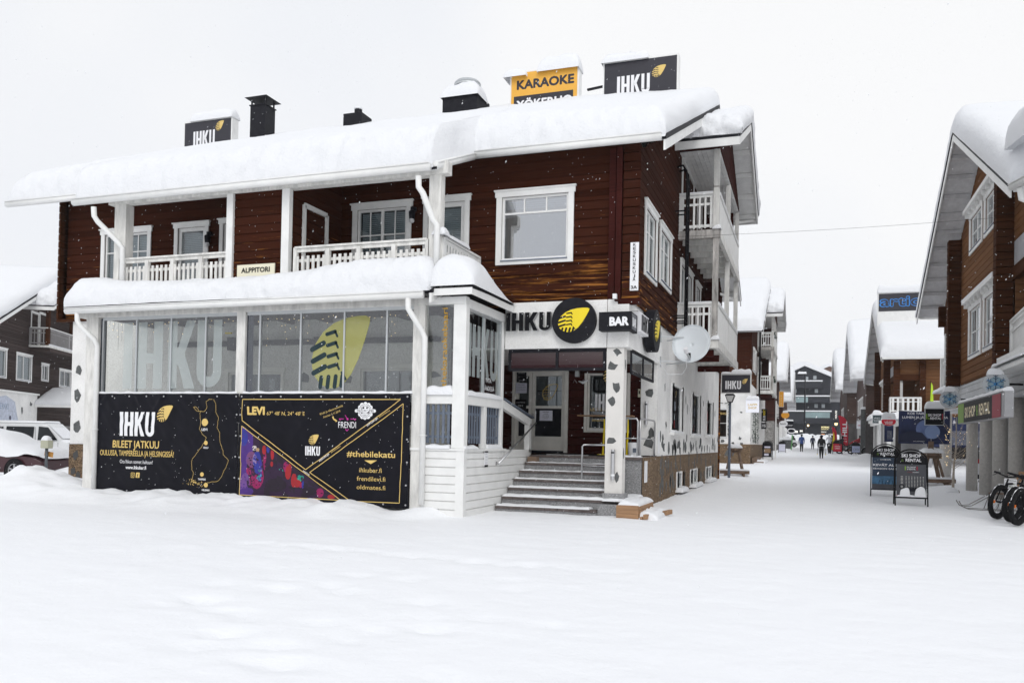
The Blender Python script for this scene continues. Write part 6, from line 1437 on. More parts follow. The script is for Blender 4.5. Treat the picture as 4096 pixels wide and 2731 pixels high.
def disc_sign(name, label, c, r, snow=0):
    t = thing(name, label, 'sign', (c[0], c[1], c[2]-r), group='round snowflake signs above the arcade'); c = Vector(c); N_ = Vector((-.25, -1, 0)).normalized(); m = M().use(mat('dull sign rim', (.45,.48,.50), .5)).cyl(c-N_*-.0, c-N_*.10, r, n=36); m.use(DKM).bar(c, c+Vector((.75, .25, 0)), .05); m.build('disc', None, t)
    U = Vector((0,0,1)).cross(N_)*1; U = N_.cross(Vector((0,0,1)))*-1
    d = D(c+N_*.004, U, (0,0,1)); FL = mat('flake blue', (.02,.16,.38), .5); FB = mat('flake dark', (.02,.04,.08), .5)
    d.circ(0, 0, r*.62, mat('pale blue', (.20,.30,.36), .5), .001)
    for k in range(6):
        a = R(90+60*k); u, v = math.cos(a), math.sin(a); d.line([(0,0),(u*r*.78, v*r*.78)], r*.07, FL if k % 3 else FB, .002)
        for s_ in (.4, .6):
            for e in (-1, 1): b = a+e*R(50); d.line([(u*r*s_, v*r*s_), (u*r*s_+math.cos(b)*r*.24, v*r*s_+math.sin(b)*r*.24)], r*.05, FB, .003)
    d.circ(0, 0, r*.16, FL, .004, 6); d.build('snowflake', t)
    if snow: snow_obj('snow_cap', t, c.x-r*.62, c.x+r*.62, c.y-.03, c.y+.2, c.z+r*.80, r*.55, amp=.02)
disc_sign('round_sign', 'larger round sign with a blue snowflake nearest the right edge', (4.36, 23.7, 3.14), .29, 1)
disc_sign('round_sign', 'smaller round sign with a blue snowflake left of the long shop sign', (4.40, 31.2, 3.16), .31, 1)
t = thing('projecting_sign', 'square black sign reading SKI SHOP & RENTAL under a heap of snow', 'sign', (4.3, 34, 2.36)); m = M().use(ALU).box(3.98, 4.62, 34, 34.12, 2.36, 2.97); m.use(BLACK).box(4.0, 4.6, 33.99, 34.0, 2.38, 2.95); m.build('housing', None, t)
d = D((4.0, 33.99, 2.38), (1,0,0), (0,0,1)); d.text('SKI SHOP', .09, .31, .085, WPR, width=.42, bold=.02); d.text('RENTAL', .16, .19, .085, WPR, width=.35, bold=.02); d.text('&', .08, .19, .085, SG, width=.07); d.rect(.02, .06, .2, .4, SG, .001); d.rect(.54, .58, .2, .4, SR, .001); d.build('lettering', t); snow_obj('snow_cap', t, 3.98, 4.62, 33.95, 34.2, 2.97, .24)
R2 = thing('log_chalet', 'brown log chalet with white corner balcony and deep roof snow behind the ski shop', 'building', (0, 35.3, -.25), off=(0,0,0)); chalet_B(R2, hi=False)
m = M().use(mat('painted concrete', (.55,.55,.54)))
for k, y in enumerate((22, 24, 27, 30, 33, 36)): m = M().use(MATS['painted concrete']).cyl((4.9, y, .2), (4.9, y, 3.75), .17, n=16); m.build('arcade_column', None, R2, smooth=True)
M().use(mat('shop wall', (.33,.33,.34))).box(6.8, 7, 21, 37, 0, 3.7).build('arcade_wall', None, R2)
m = M().use(WHITE); m.box(3.4, 7.5, 20.3, 20.5, 3.25, 3.4); m.box(3.4, 3.55, 17, 20.4, 3.2, 3.35); m.cyl((4.3, 17.2, .3), (4.3, 17.2, 3.2), .12, n=10); m.cyl((4.0, 20.2, .4), (4.0, 20.2, 3.2), .10, n=10)
for k in range(3): m.box(3.5+k*1.3, 3.65+k*1.3, 13.5, 20.4, 3.05, 3.2)
m.use(SNOW); snow_blob(m, 3.3, 6.8, 16.5, 20.5, 3.38, .35, amp=.1); m.build('pergola', None, R2)
# roof sign
t = thing('roof_sign', 'dark roof sign with blue outlined letters reading artic on the snowy chalet roof', 'sign', (6.3, 60, 10.4)); m = M().use(WHITE).box(4.13, 8.1, 60.0, 60.25, 9.2, 11.66); m.use(FACE).box(4.20, 8.0, 59.98, 60, 10.45, 11.6); m.build('housing', None, t)
NEO = mat('blue neon', (.03,.20,.55), .5, var=0, emit=.25); d = D((4.20, 59.98, 10.45), (1,0,0), (0,0,1)); d.text('artic', .10, .34, .62, NEO, width=2.32, bold=.075); d.text('artic', .13, .345, .61, FACE, width=2.26, bold=.02, off=.012); d.build('lettering', t); snow_obj('snow_cap', t, 4.12, 8.1, 59.95, 60.4, 11.66, .5)
# farther buildings, simpler
def far_house(name, label, x0, x1, y0, y1, zw, zr, xo, mt, base=1.0, T=.8, mirror=False, wall_m=None, front=True, over=.9):
    """gable towards the street at x0, eaves towards us"""
    t = thing(name, label, 'building', (x0, (y0+y1)/2, 0), off=(0,0,0)) if 0 else thing(name, label, 'building', (0,0,0), off=(0,0,0))
    s = -1 if mirror else 1; ym = (y0+y1)/2; k = (zr-zw)/(ym-y0); z_ = lambda y: zr-k*abs(y-ym)
    xs = x0; xe = x0+s*14; m = M().use(mt); fr = FXm(xs) if s > 0 else FXp(xs)
    hs = [(ym-3.4+2.2*i, ym-2.2+2.2*i, base+3.6, base+4.9) for i in range(4)]
    wall(fr, m, y0+over, y1-over, base+2.9, zw+.1, hs, .25)
    strips(fr, m, lambda z: (y0+over+(z-zw)/k, y1-over-(z-zw)/k), zw+.1, zr-.4, .25)
    a, b = min(xs, xe), max(xs, xe); hf = [(xs+s*1.2, xs+s*2.4, base+3.6, base+4.9)] if s > 0 else [(xs-2.4, xs-1.2, base+3.6, base+4.9)]
    wall(FY(y0+over), m, a, b, base+2.9, zw+.2, hf, .25)
    m.use(wall_m or PLAS); wall(fr, m, y0+over, y1-over, -.5, base+2.9, [(q[0], q[1], base+.5, base+2.3) for q in hs]); wall(FY(y0+over), m, a, b, -.5, base+2.9, ())
    m.build('wall', None, t)
    for q in hs: window(t, fr, *q, cols=2, rows=((.5,),)); window(t, fr, q[0], q[1], base+.5, base+2.3, cols=1, rows=((.01,),), name='shop_window')
    window(t, FY(y0+over), *hf[0], cols=2, rows=((.5,),))
    xo_ = xs-s*xo; r_ = M(); a, b = min(xo_, xe), max(xo_, xe)
    r_.use(SOFF); slab(r_, a, b, y0, z_(y0), ym, zr, .12); slab(r_, a, b, ym, zr, y1, z_(y1), .12)
    for kk in range(1, 9):
        y = ym+kk*(y1-ym)/9; r_.box(min(xo_, xs), max(xo_, xs), y-.06, y+.06, z_(y)-.28, z_(y)-.12)
    for p, q in ((y0, ym), (ym, y1)): r_.use(WHITE).prism([(p, z_(p)-.25), (q, z_(q)-.25), (q, z_(q)), (p, z_(p))], (xo_-(.04 if s > 0 else -.0), 0, 0), (0,1,0), (0,0,1), .04)
    r_.build('roof', None, t)
    mb = M().use(SNOW); snow_strip(mb, lambda u: (a-.05+u, 0, 0), b-a, lambda u: [(y0-.1, z_(y0)+.02), (ym, zr+.05), (y1+.1, z_(y1)+.02)], T, .5, 30, 40, amp=.10, seed=int(ym)); mb.build('roof_snow', None, t, smooth=True)
    return t
LOGC = logmat('dark red log far', (.05,.018,.013), .25, -1.5)
far_house('log_shop', 'third red log house on the bar side with grey stone piers at street level', -3.5, 0, 92, 110, 8.3, 12.6, 1.25, LOGC, 1.2, mirror=True, wall_m=pebble('grey stone', (.16,.15,.14), (.24,.23,.22), (.34,.33,.31), 8, .6))
far_house('log_shop', 'fourth house on the bar side, mostly hidden, with a snowy street gable', -3.4, 0, 118, 144, 7.4, 12.4, 1.3, LOGC, 1.4, mirror=True)
far_house('log_shop', 'dark brown house with steep snow-laden gable beyond the blue-lettered roof sign', 4.5, 0, 76, 93, 7.2, 12.4, 1.25, mat('far dark brown', (.06,.035,.028), .8, var=.3, stretch=(1,1,8)), 1.0, T=1.0, wall_m=mat('dark stone', (.06,.055,.055), .8, var=.4, vs=2))
far_house('log_shop', 'farthest snowy gabled house on the shop side of the street', 3.9, 0, 99, 124, 7.8, 12.6, 1.2, mat('far dark brown', (.06,.035,.028)), 1.2, T=1.0, wall_m=mat('dark stone', (.06,.055,.055)))
# dark apartment house closing the street
t = thing('apartment_house', 'tall dark grey gabled apartment house closing the far end of the street', 'building', (0, 173, 1.4))
GP = [(-16, 15.5), (-5.0, 15.9), (-1.0, 17.3), (9.5, 12.3)]
m = M().use(GREYW)
fz = FY(173); P = [(-16, 0), (10.5, 0), (10.5, 12.0), (-1.0, 17.0), (-9, 13.2), (-16, 13.2)]
m.prism(P, (0, 173.0, 0), (1,0,0), (0,0,1), .05); m.box(-16, 10.5, 173.1, 195, 0, 12)
m.build('facade', None, t)
wm = mat('pale glass rail', (.22,.30,.31), .4, var=.2, vs=.5); ww = mat('lit pane', (.35,.38,.40), .4, var=.2)
for z, x0, x1 in ((11.1, -4.2, 4.1), (14.0, -4.0, 2.2), (8.2, -8, 3.9)):
    m = M().use(GREYW).box(x0, x1, 171.7, 173, z-2.3 if z < 9 else z-1.2, z-.15); m.use(SNOW).box(x0-.1, x1+.1, 171.6, 173, z, z+.22); m.use(wm)
    if z < 12: m.box(x0+.2, x0+3.9 if z > 9 else x0+3.5, 171.68, 171.72, z-1.15, z-.1)
    if z < 9: m.box(-.9, 3.7, 171.66, 171.7, z-1.2, z-.1)
    m.build('balcony', None, t)
for x, z in ((-.9, 14.3), (.6, 14.5), (.9, 11.9), (.9, 9.0), (2.2, 9.0), (-3, 11.9), (-4.2, 9.0)): m = M().use(ww).box(x, x+.6, 172.9, 173.0, z, z+.7); m.build('window', None, t)
mb = M().use(SNOW)
mb.prism([(-16.5, 13.1), (-9, 13.1), (-1.0, 17.1), (11.2, 11.7), (11.6, 12.1), (-.6, 17.9), (-2, 17.9), (-9.2, 14.4), (-16.5, 14.3)], (0, 172.2, 0), (1,0,0), (0,0,1), -20)
mb.build('roof_snow', None, t); 
SGN = mat('lit sign letters', (.9,.88,.8), .5, var=0, emit=.8); d = D((-5, 171.5, 0), (1,0,0), (0,0,1)); d.text('m', 2.35, 4.1, .55, SGN, bold=.06); d.text('SKI', 3.3, 4.3, .28, SGN, bold=.05); d.text('NORDIC', 7.2, 5.1, .26, mat('lit yellow', (.8,.7,.35), .5, var=0, emit=.6), bold=.05); d.text('DESIGN', 7.2, 4.72, .26, mat('lit yellow', (.8,.7,.35))); d.text('PENTIK', 7.2, 4.2, .2, SGN); d.text('HOUSE', 9.95, 6.9, .34, SGN, rot=90); d.text('INARI', 7.2, 3.8, .18, mat('lit orange', (.9,.3,.05), .5, var=0, emit=.8)); d.text('JOKELA', 8.6, 3.8, .18, SGN); d.m.use(LAMPW); d.circ(4.8, 5.5, .2, LAMPW, 0, 8); d.build('shop_lettering', t)
t = thing('brick_house', 'brown gabled house just showing over the roofs beyond the dark apartment house', 'building', (4, 190, 12)); m = M().use(mat('far brick', (.16,.09,.065), .8, var=.1)).prism([(.8, 10), (8, 10), (8, 17.4), (4.0, 19.0), (.8, 17.7)], (0, 195, 0), (1,0,0), (0,0,1), -6); m.build('gable', None, t)
m = M().use(SNOW); m.prism([(.3, 17.5), (4.0, 18.95), (8.6, 17.2), (8.6, 17.6), (4.0, 19.5), (3.4, 19.5), (.3, 18.1)], (0, 194.5, 0), (1,0,0), (0,0,1), -8); m.prism([(2, 14), (9, 14), (9, 16.6), (1.5, 17.1)], (0, 193, 0), (1,0,0), (0,0,1), -1); m.build('roof_snow', None, t)
m = M().use(SNOW); snow_blob(m, -5, 14, 148, 160, 1.3, 2.0, n=20, amp=.3); o = m.build('snow_bank', None, None, smooth=True, kind='structure', label='long ploughed snow bank across the far end of the street')
m = M().use(SLATE).box(-8.0, -2.2, 119, 119.5, .6, 2.3); m.use(SNOW); snow_blob(m, -8.1, -2.1, 118.8, 119.7, 2.3, .35); o = m.build('retaining_wall', None, None, label='low dark stone wall topped with snow at the far left of the street', cat='wall')
def street_mast(x, y, z0, h, label, arm=-1):
    t = thing('street_lamp', label, 'street lamp', (x, y, z0)); m = M().use(DKM).tube([(x, y, z0), (x, y, z0+h-.3), (x+arm*.2, y, z0+h)], [.16, .10, .08], 8); m.build('post', None, t, smooth=True); m = M().use(DKM).box(x+arm*1.2, x+.1, y-.15, y+.15, z0+h-.1, z0+h+.1); m.use(SNOW); snow_blob(m, x+min(0, arm*1.2), x+max(.2, arm*1.2+.1), y-.2, y+.2, z0+h+.1, .35); m.build('lantern', None, t)
street_mast(-.75, 150, 1.3, 12.3, 'tall snow-capped street lamp in front of the dark apartment house')
t = thing('street_lamp', 'low warm-lit lantern at the far right of the street', 'street lamp', (3.3, 118, 1.1)); m = M().use(DKM).cyl((3.3, 118, 1.1), (3.3, 118, 4.2), .06, n=8); lantern(m, 3.3, 118, 4.2, 1.6); m.use(LAMPW).box(3.15, 3.45, 117.7, 117.72, 4.35, 4.6); m.build('lantern', None, t)

# ------------------------------------------------------------------ shop signs along the street
def plate(name, label, x0, x1, y, z0, z1, face, fn=None, frame=None, snow=0, dp=.12, cat='sign', group=None, arm=0):
    t = thing(name, label, cat, ((x0+x1)/2, y, z0), group=group); m = M().use(frame or face).box(x0, x1, y, y+dp, z0, z1); m.use(face).box(x0+.02, x1-.02, y-.006, y, z0+.02, z1-.02)
    if arm: m.use(DKM).bar((x0 if arm < 0 else x1, y+dp/2, (z0+z1)/2), ((x0 if arm < 0 else x1)+arm, y+dp/2, (z0+z1)/2), .05)
    m.build('housing', None, t)
    if fn: d = D((x0, y-.007, z0), (1,0,0), (0,0,1)); fn(d, x1-x0, z1-z0); d.build('lettering', t)
    if snow: snow_obj('snow_cap', t, x0, x1, y-.05, y+dp+.08, z1, snow)
    return t
LIT = mat('lit white plastic', (.85,.86,.92), .5, var=0, emit=.12)
plate('projecting_sign', 'lit white box sign reading LAPPI SHOP', -3.45, -2.72, 50, 3.38, 4.12, LIT, lambda d, w, h: (d.text('LAPPI', w/2, h*.52, .12, GOLD, width=.5, al='c', bold=.02), d.text('SHOP', w/2, h*.27, .12, GOLD, width=.46, al='c', bold=.02)), snow=.2)
plate('projecting_sign', 'black vertical sign with yellow and white letters reading SUBWAY', -3.4, -3.0, 66, 3.30, 4.25, BLACK, lambda d, w, h: (d.text('SUB', .27, .08, .16, WPR, width=.36, rot=90, bold=.04), d.text('WAY', .27, .45, .16, YEL, width=.42, rot=90, bold=.04)))
plate('projecting_sign', 'small dark sign with the letters YS under the black and yellow sign', -3.42, -3.05, 66.1, 2.75, 3.22, BLK2, lambda d, w, h: d.text('YS', w/2, .14, .2, WPR, width=.26, al='c', bold=.03))
plate('projecting_sign', 'narrow orange vertical sign reading KAFET', -2.3, -1.93, 70, 4.58, 5.82, mat('sign orange', (.80,.36,.03), .5, var=.03), lambda d, w, h: [d.text(c, w/2, h-.42-.2*i, .12, CRM, al='c') for i, c in enumerate('KAFET')], frame=WHITE)
t = thing('round_sign', 'orange oval lamp sign on a bracket with snow on top', 'sign', (-1.9, 72, 3.8)); m = M().use(mat('sign orange', (.80,.36,.03))); m.prism(arc(-1.85, 4.0, .32, 0, 360, 20, .26)[:-1], (0, 72, 0), (1,0,0), (0,0,1), .1); m.use(DKM).bar((-3.4, 72, 4.05), (-2.1, 72, 4.05), .04); m.bar((-3.4, 72, 3.85), (-2.1, 72, 3.85), .04); m.build('disc', None, t); snow_obj('snow_cap', t, -2.05, -1.65, 71.9, 72.15, 4.18, .2)
t = thing('oval_sign', 'white oval sign with black script on the far left shops', 'sign', (-2.2, 76, 3.2)); m = M().use(WPR).prism(arc(-2.1, 3.4, .36, 0, 360, 20, .26)[:-1], (0, 76, 0), (1,0,0), (0,0,1), .08); m.build('disc', None, t); d = D((-2.45, 75.9, 3.3), (1,0,0), (0,0,1)); d.text('Sevin', .08, .03, .16, BLACK, width=.5); d.build('lettering', t)
plate('projecting_sign', 'round-topped dark sign reading CORNER on the far left shops', -2.0, -1.35, 80, 3.1, 3.75, BLK2, lambda d, w, h: d.text('CORNER', w/2, .2, .12, WPR, width=.5, al='c'), snow=.15)
t = thing('oval_sign', 'white badge shaped sign below the round-topped dark sign', 'sign', (-1.6, 82, 2.6)); m = M().use(WPR).prism(arc(-1.55, 2.9, .38, 0, 360, 16, .26)[:-1], (0, 82, 0), (1,0,0), (0,0,1), .08); m.use(BLK2).prism(arc(-1.55, 2.9, .28, 0, 360, 16, .15)[:-1], (0, 81.91, 0), (1,0,0), (0,0,1), .02); m.build('disc', None, t)
plate('projecting_sign', 'small dark sign with frosted white writing and snow, on the shop side', 3.20, 3.66, 49, 2.80, 3.25, mat('teal dark', (.02,.045,.05), .5), lambda d, w, h: (d.text('SWEETS', w/2, .27, .05, WPR, width=.3, al='c'), d.text('SOUVENIRS', w/2, .18, .05, WPR, width=.36, al='c'), d.text('DESIGN', w/2, .09, .05, WPR, width=.3, al='c')), frame=ALU, snow=.24)
t = thing('oval_sign', 'red oval sign with white writing reading LAPLAND SAFARIS beneath a snow heap', 'sign', (2.8, 34.4, 2.3)); m = M().use(RED).prism(arc(2.80, 2.49, .245, 0, 360, 28, .155)[:-1], (0, 34.4, 0), (1,0,0), (0,0,1), .10); m.build('disc', None, t); d = D((2.555, 34.3, 2.33), (1,0,0), (0,0,1)); d.text('LAPLAND', .245, .12, .045, WPR, width=.28, al='c', bold=.04); d.text('SAFARIS', .245, .06, .045, WPR, width=.25, al='c', bold=.04); d.circ(.2, .24, .02, WPR, .001, 6); d.circ(.29, .24, .02, WPR, .001, 6); d.build('lettering', t); snow_obj('snow_cap', t, 2.56, 3.04, 34.3, 34.5, 2.56, .24)
def tall_banner(name, label, x0, x1, y, z0, z1, fn):
    t = thing(name, label, 'banner', ((x0+x1)/2, y, z0)); nx = 24; rows = []
    for i in range(nx+1):
        u = i/nx; rows.append([Vector((x0+(x1-x0)*u, y+.04*math.sin(u*9)*(1-j/8)+.02*nz(u*4, j*.4, 1), z0+(z1-z0)*j/8-.03*math.sin(math.pi*u)*(j == 8))) for j in range(9)])
    m = M().use(mat('blue banner', (.018,.028,.085), .6, var=.5, vs=1.6)); m.loft(rows, closed=False, cap=False); o = m.build('cloth', None, t, smooth=True); s_ = o.modifiers.new('t', 'SOLIDIFY'); s_.thickness = .004
    d = D((x0, y-.07, z0), (1,0,0), (0,0,1)); fn(d); d.build('print', t); return t
def fb(d):
    d.text('KOE TAIANOMAINEN', .30, 1.10, .085, WPR, width=1.25, bold=.03); d.text('LUMEN JA JÄÄN MAAILMA', .12, .95, .085, WPR, width=1.55, bold=.03)
    PB = mat('moon blue', (.12,.17,.34), .6, var=.25, vs=3); d.circ(.95, .55, .36, PB, -.002, 22); d.circ(1.15, .45, .26, mat('ice blue', (.22,.30,.50), .6, var=.1), -.001, 18); d.poly([(.0,.05),(.05,.35),(.4,.48),(.8,.42),(.98,.2),(.9,.05)], mat('night rock', (.015,.02,.05), .6), .001); d.text('www.snowvillage.fi', .5, .08, .035, WPR)
tall_banner('banner', 'large dark blue banner with an ice sphere and two lines of white capitals', 3.20, 4.95, 35.0, 1.68, 2.93, fb)
tall_banner('banner', 'narrow dark hanging banner beneath the red oval sign', 2.86, 3.20, 37, 1.75, 2.42, lambda d: (d.rect(.1, .28, .1, .45, mat('photo grey', (.12,.13,.17), .6, var=.5, vs=9), .001),))
tall_banner('banner', 'purple banner with a snowmobile photograph behind the round columns', 5.5, 9.5, 46, 1.6, 3.1, lambda d: (d.text('SAFARIT & VÄLINEVUOKRAUS', .1, 1.15, .17, WPR, width=3.4), d.rect(.5, 3.5, .1, .8, mat('photo grey', (.12,.13,.17)), .001)))
plate('shop_plate', 'white plate with black letters ending EVIN on the brown chalet wall', 6.95, 7.9, 56.3, 4.05, 4.40, WPR, lambda d, w, h: (d.text('LEVIN', .08, .14, .18, BLACK, width=.5), d.text('KESKUS', .06, .03, .07, BLACK, width=.7)))
m = M().use(mat('lime flag', (.45,.65,.03), .6)); m.prism([(6.85, 4.0), (6.9, 5.5), (7.0, 5.3), (7.05, 4.0)], (0, 56.2, 0), (1,0,0), (0,0,1), .02); m.use(BLACK).cyl((6.85, 56.2, 3.9), (6.88, 56.2, 5.6), .015, n=6); o = m.build('feather_flag', None, None, label='lime green feather flag against the brown chalet wall', cat='flag')
HR = mat('hill red', (.50,.012,.035), .6, var=.08)
def feather(name, label, x, y, z0, h, w, mt, txt, pole=BLACK):
    t = thing(name, label, 'flag', (x, y, z0)); m = M().use(mt); Q_ = [(.42,0),(.36,.3),(.22,.65),(.06,.93),(0,1.0),(.25,.995),(.6,.94),(.85,.82),(1,.62),(1,.3),(1,0)]
    m.prism([(x-w*.65+a*w*1.15, z0+.22*h+b*h*.78) for a, b in Q_], (0, y, 0), (1,0,0), (0,0,1), .02); m.build('cloth', None, t); m = M().use(pole).tube([(x+w*.52, y, z0), (x+w*.52, y, z0+h*.62), (x+w*.3, y, z0+h*.86), (x-w*.2, y, z0+h)], .02, 6); m.build('pole', None, t)
    if txt: d = D((x, y-.022, z0), (1,0,0), (0,0,1)); d.text(txt, .34*w, h*.46, .42*w/.9, WPR, width=h*.38, rot=90, bold=.05); d.text('THIS', -.12*w, h*.38, .1, WPR, width=.45*w); d.text('WAY', -.12*w, h*.32, .1, WPR, width=.5*w); d.build('lettering', t)
feather('feather_flag', 'tall red feather flag with large white letters reading HILL on the shop side', 3.1, 86, .85, 3.65, .80, HR, 'HILL')
feather('feather_flag', 'short red and yellow feather flag left of the tall red one', 2.35, 88, .85, 2.6, .42, HR, '')
m = M().use(YEL); m.prism([(2.1, 1.2), (2.25, 3.0), (2.35, 2.6), (2.4, 1.2)], (0, 87.9, 0), (1,0,0), (0,0,1), -.02); m.build('yellow_stripe', None, None, label='yellow edge cloth beside the short red feather flag', cat='flag')
m = M().use(mat('green flag', (.10,.28,.10), .6)); m.prism([(-1.72, .95), (-1.62, 2.7), (-1.48, 2.5), (-1.62, .95)], (0, 88, 0), (1,0,0), (0,0,1), -.02); o = m.build('feather_flag', None, None, label='slim green feather flag by the far left shops', cat='flag')
plate('projecting_sign', 'white rounded sign with red letters reading HILL under snow', 3.95, 4.55, 80, 3.15, 3.75, LIT, lambda d, w, h: d.text('HILL', w/2, .22, .12, HR, width=.4, al='c', bold=.02), snow=.15)
plate('shop_sign', 'red shop sign reading HILL above the far right shop door', 4.85, 5.9, 79, 3.05, 3.65, HR, lambda d, w, h: d.text('HILL', .1, .17, .3, WPR, width=.85, bold=.04))
plate('shop_sign', 'cut-off red shop sign ending in L left of the other red sign', 4.45, 4.75, 80, 2.95, 3.5, HR, lambda d, w, h: d.text('L', .1, .17, .25, WPR, bold=.04))
plate('shop_sign', 'white plate with small black text high on the far brown shop front', 4.75, 5.5, 78, 3.95, 4.25, WPR, lambda d, w, h: d.text('TAKKATUPA', .06, .1, .12, BLACK, width=.6))
m = M().use(SLATE).box(4.15, 4.6, 77.5, 78, .5, 4.75); m.use(SNOW); snow_blob(m, 4.12, 4.63, 77.45, 78.05, 4.75, .2); o = m.build('stone_pier', None, None, label='dark stone pier capped with snow on the shop side', cat='pillar')
m = M().use(WHITE).box(4.7, 5.9, 80, 80.1, .8, 3.0); m.use(BLACK)
for k in range(6): m.box(5.2, 5.75, 79.9, 80, 1.0+.33*k, 1.2+.33*k)
m.build('ski_rack', None, None, label='dark rack of skis in front of the white far shop wall', cat='rack')
# wire across the street
m = M().use(BLACK); a, b = Vector((-3.36, 21.46, 6.76)), Vector((4.60, 25.04, 7.62)); pts = [a+(b-a)*i/24-Vector((0,0,.05*math.sin(math.pi*i/24))) for i in range(25)]; m.tube(pts, .0035, 5); o = m.build('overhead_wire', None, None, label='thin black wire strung across the street between the two log gables', cat='wire')

# ------------------------------------------------------------------ pavement boards
def aboard(name, label, x, y, z, rz, w, h, head, face, fn, snow=False, sub=None, group='sandwich boards in the street'):
    t = thing(name, label, 'sandwich board', (x, y, z), rz, group, off=(0,0,0)); tilt = .16
    def side(s):
        yy = lambda q: s*(.30-q*.26/h) if s < 0 else .30-q*.26/h
        Y = lambda q: -yy(q) if s > 0 else -(.30-q*.26/h)
        return (lambda q: (-1 if s > 0 else 1)*(.34-q*.30/h))
    for s in (1, -1):
        Y = side(s); m = M().use(BLACK); pts = [(-w/2, Y(0), 0), (-w/2, Y(h-w*.42), h-w*.42)]+[(a, Y(b), b) for a, b in arc(0, h-w*.42, w/2, 180, 0, 14, w*.42)]+[(w/2, Y(0), 0)]; m.tube(pts, .018, 6); m.build('frame', None, t, smooth=True, local=True)
    Y = side(1); n = Vector((0, -1, .34/h*1.0)).normalized()
    V_ = Vector((0, Y(1)-Y(0), 1)).normalized(); d = D(Vector((0, Y(0), 0)), (1,0,0), V_, None, None, .0)
    hh = h-w*.42
    d.poly([(-w/2+.02, hh)]+[(a*.95, b) for a, b in arc(0, hh, w/2, 180, 0, 14, w*.40)][1:-1]+[(w/2-.02, hh)], BLACK, .0); d.rect(-w/2+.02, w/2-.02, hh-.04, hh, BLACK, .001); d.rect(-w/2+.03, w/2-.03, .22, hh-.04, face, .0); d.rect(-w/2, w/2, .20, .235, BLACK, .003)
    fn(d, w, hh); m = d.m; o = m.build('panel', None, t, local=True); s_ = o.modifiers.new('t', 'SOLIDIFY'); s_.thickness = .004; s_.offset = -1
    m = M().use(BLACK)
    for q in (.45, .95): m.tube([(-w/2, side(1)(q), q), (-w/2, side(-1)(q), q)], .010, 5); m.tube([(w/2, side(1)(q), q), (w/2, side(-1)(q), q)], .010, 5)
    m.build('brace', None, t, local=True)
    if snow: s = M().use(SNOW); snow_blob(s, -w*.36, -w*.05, Y(.3)-.08, Y(.3)+.0, .24, .18, Rr=.04); snow_blob(s, w*.10, w*.44, Y(.3)-.09, Y(.3)+.0, .24, .22, Rr=.045); snow_blob(s, -w*.45, w*.45, Y(.3)-.06, Y(.3), .235, .05, Rr=.03); s.build('snow_cover', None, t, smooth=True, local=True)
    return t
CHK = mat('chalk grey', (.055,.058,.068), .6, var=.25, vs=3)
def skihead(d, w, hh): d.text('SKI SHOP', 0, hh+.145, .082, WPR, width=w*.60, al='c', bold=.02, off=.004); d.text('RENTAL', .05, hh+.03, .082, WPR, width=w*.48, al='c', bold=.02, off=.004); d.text('&', -w*.27, hh+.03, .082, SG, width=.06, al='c', off=.004)
def b1(d, w, hh):
    skihead(d, w, hh); d.text('SKI SHOP', 0, hh-.13, .035, WPR, width=.2, al='c', off=.003); d.text('& RENTAL', 0, hh-.18, .035, WPR, width=.2, al='c', off=.003); d.rect(-.15, -.12, hh-.19, hh-.09, SG, .003); d.rect(.12, .15, hh-.19, hh-.09, SR, .003)
    d.text('VUOKRAUS', -.10, hh-.25, .02, SR, off=.003); d.text('HINNASTO', .03, hh-.25, .02, WPR, off=.003)
    for i in range(9):
        for j in range(7):
            if j == 0: d.rect(-.24, -.19, hh-.36-.035*i, hh-.352-.035*i, OFFW, .003)
            d.rect(-.13+.065*(j), -.105+.065*(j), hh-.36-.035*i, hh-.352-.035*i, OFFW, .003)
    d.ring(-.22, .50, .06, .02, BLACK, .004); d.ring(.2, .47, .06, .02, BLACK, .004); d.rect(-.12, .12, .38, .48, BLK2, .003); d.rect(-w/2+.03, w/2-.03, .25, .28, SR, .003)
def b2(d, w, hh):
    skihead(d, w, hh); d.text('SKI SHOP & RENTAL', 0, hh-.12, .035, WPR, width=.3, al='c', off=.003); SB = mat('sea blue', (.04,.13,.24), .6, var=.5, vs=7); d.rect(-w/2+.03, w/2-.03, .22, .62, SB, .002); d.rect(-w/2+.03, w/2-.03, .22, .38, CHK, .003)
    d.text('KEVÄT ALE', -w/2+.06, hh-.30, .065, WPR, width=w*.8, bold=.03, off=.003); d.text('SEASON SALE', -w/2+.06, hh-.40, .045, WPR, width=w*.8, bold=.02, off=.003)
    for k in range(5): d.line([(-.18+.09*k, .38), (-.16+.09*k, .5)], .012, BLK2, .004)
aboard('sandwich_board', 'nearer black sandwich board with a price table and snow at its foot', 2.45, 23.55, .05, R(-2), .74, 1.42, None, CHK, b1, True)
aboard('sandwich_board', 'farther black sandwich board announcing a spring sale, half hidden by the nearer one', 2.18, 27.6, .05, R(-4), .80, 1.56, None, mat('poster blue', (.02,.04,.075), .6), b2)
def b3(d, w, hh): d.circ(0, hh+.08, .06, RED, .003, 10); d.rect(-.22, .22, .5, .8, mat('photo bread', (.25,.16,.09), .6, var=.5, vs=9), .002); d.rect(-.2, .1, .3, .45, PAPER, .003); d.rect(-.2, .2, .85, .97, PAPER, .003)
aboard('sandwich_board', 'black sandwich board with food pictures on the bar side of the street', -2.75, 62, .50, R(-3), .66, 1.35, None, BLK2, b3)
aboard('sandwich_board', 'small dark board with a white sheet at the far left of the street', -2.35, 82, .78, R(0), .62, 1.2, None, PAPER, lambda d, w, hh: d.circ(0, hh+.1, .1, mat('sign orange', (.80,.36,.03)), .003, 10))
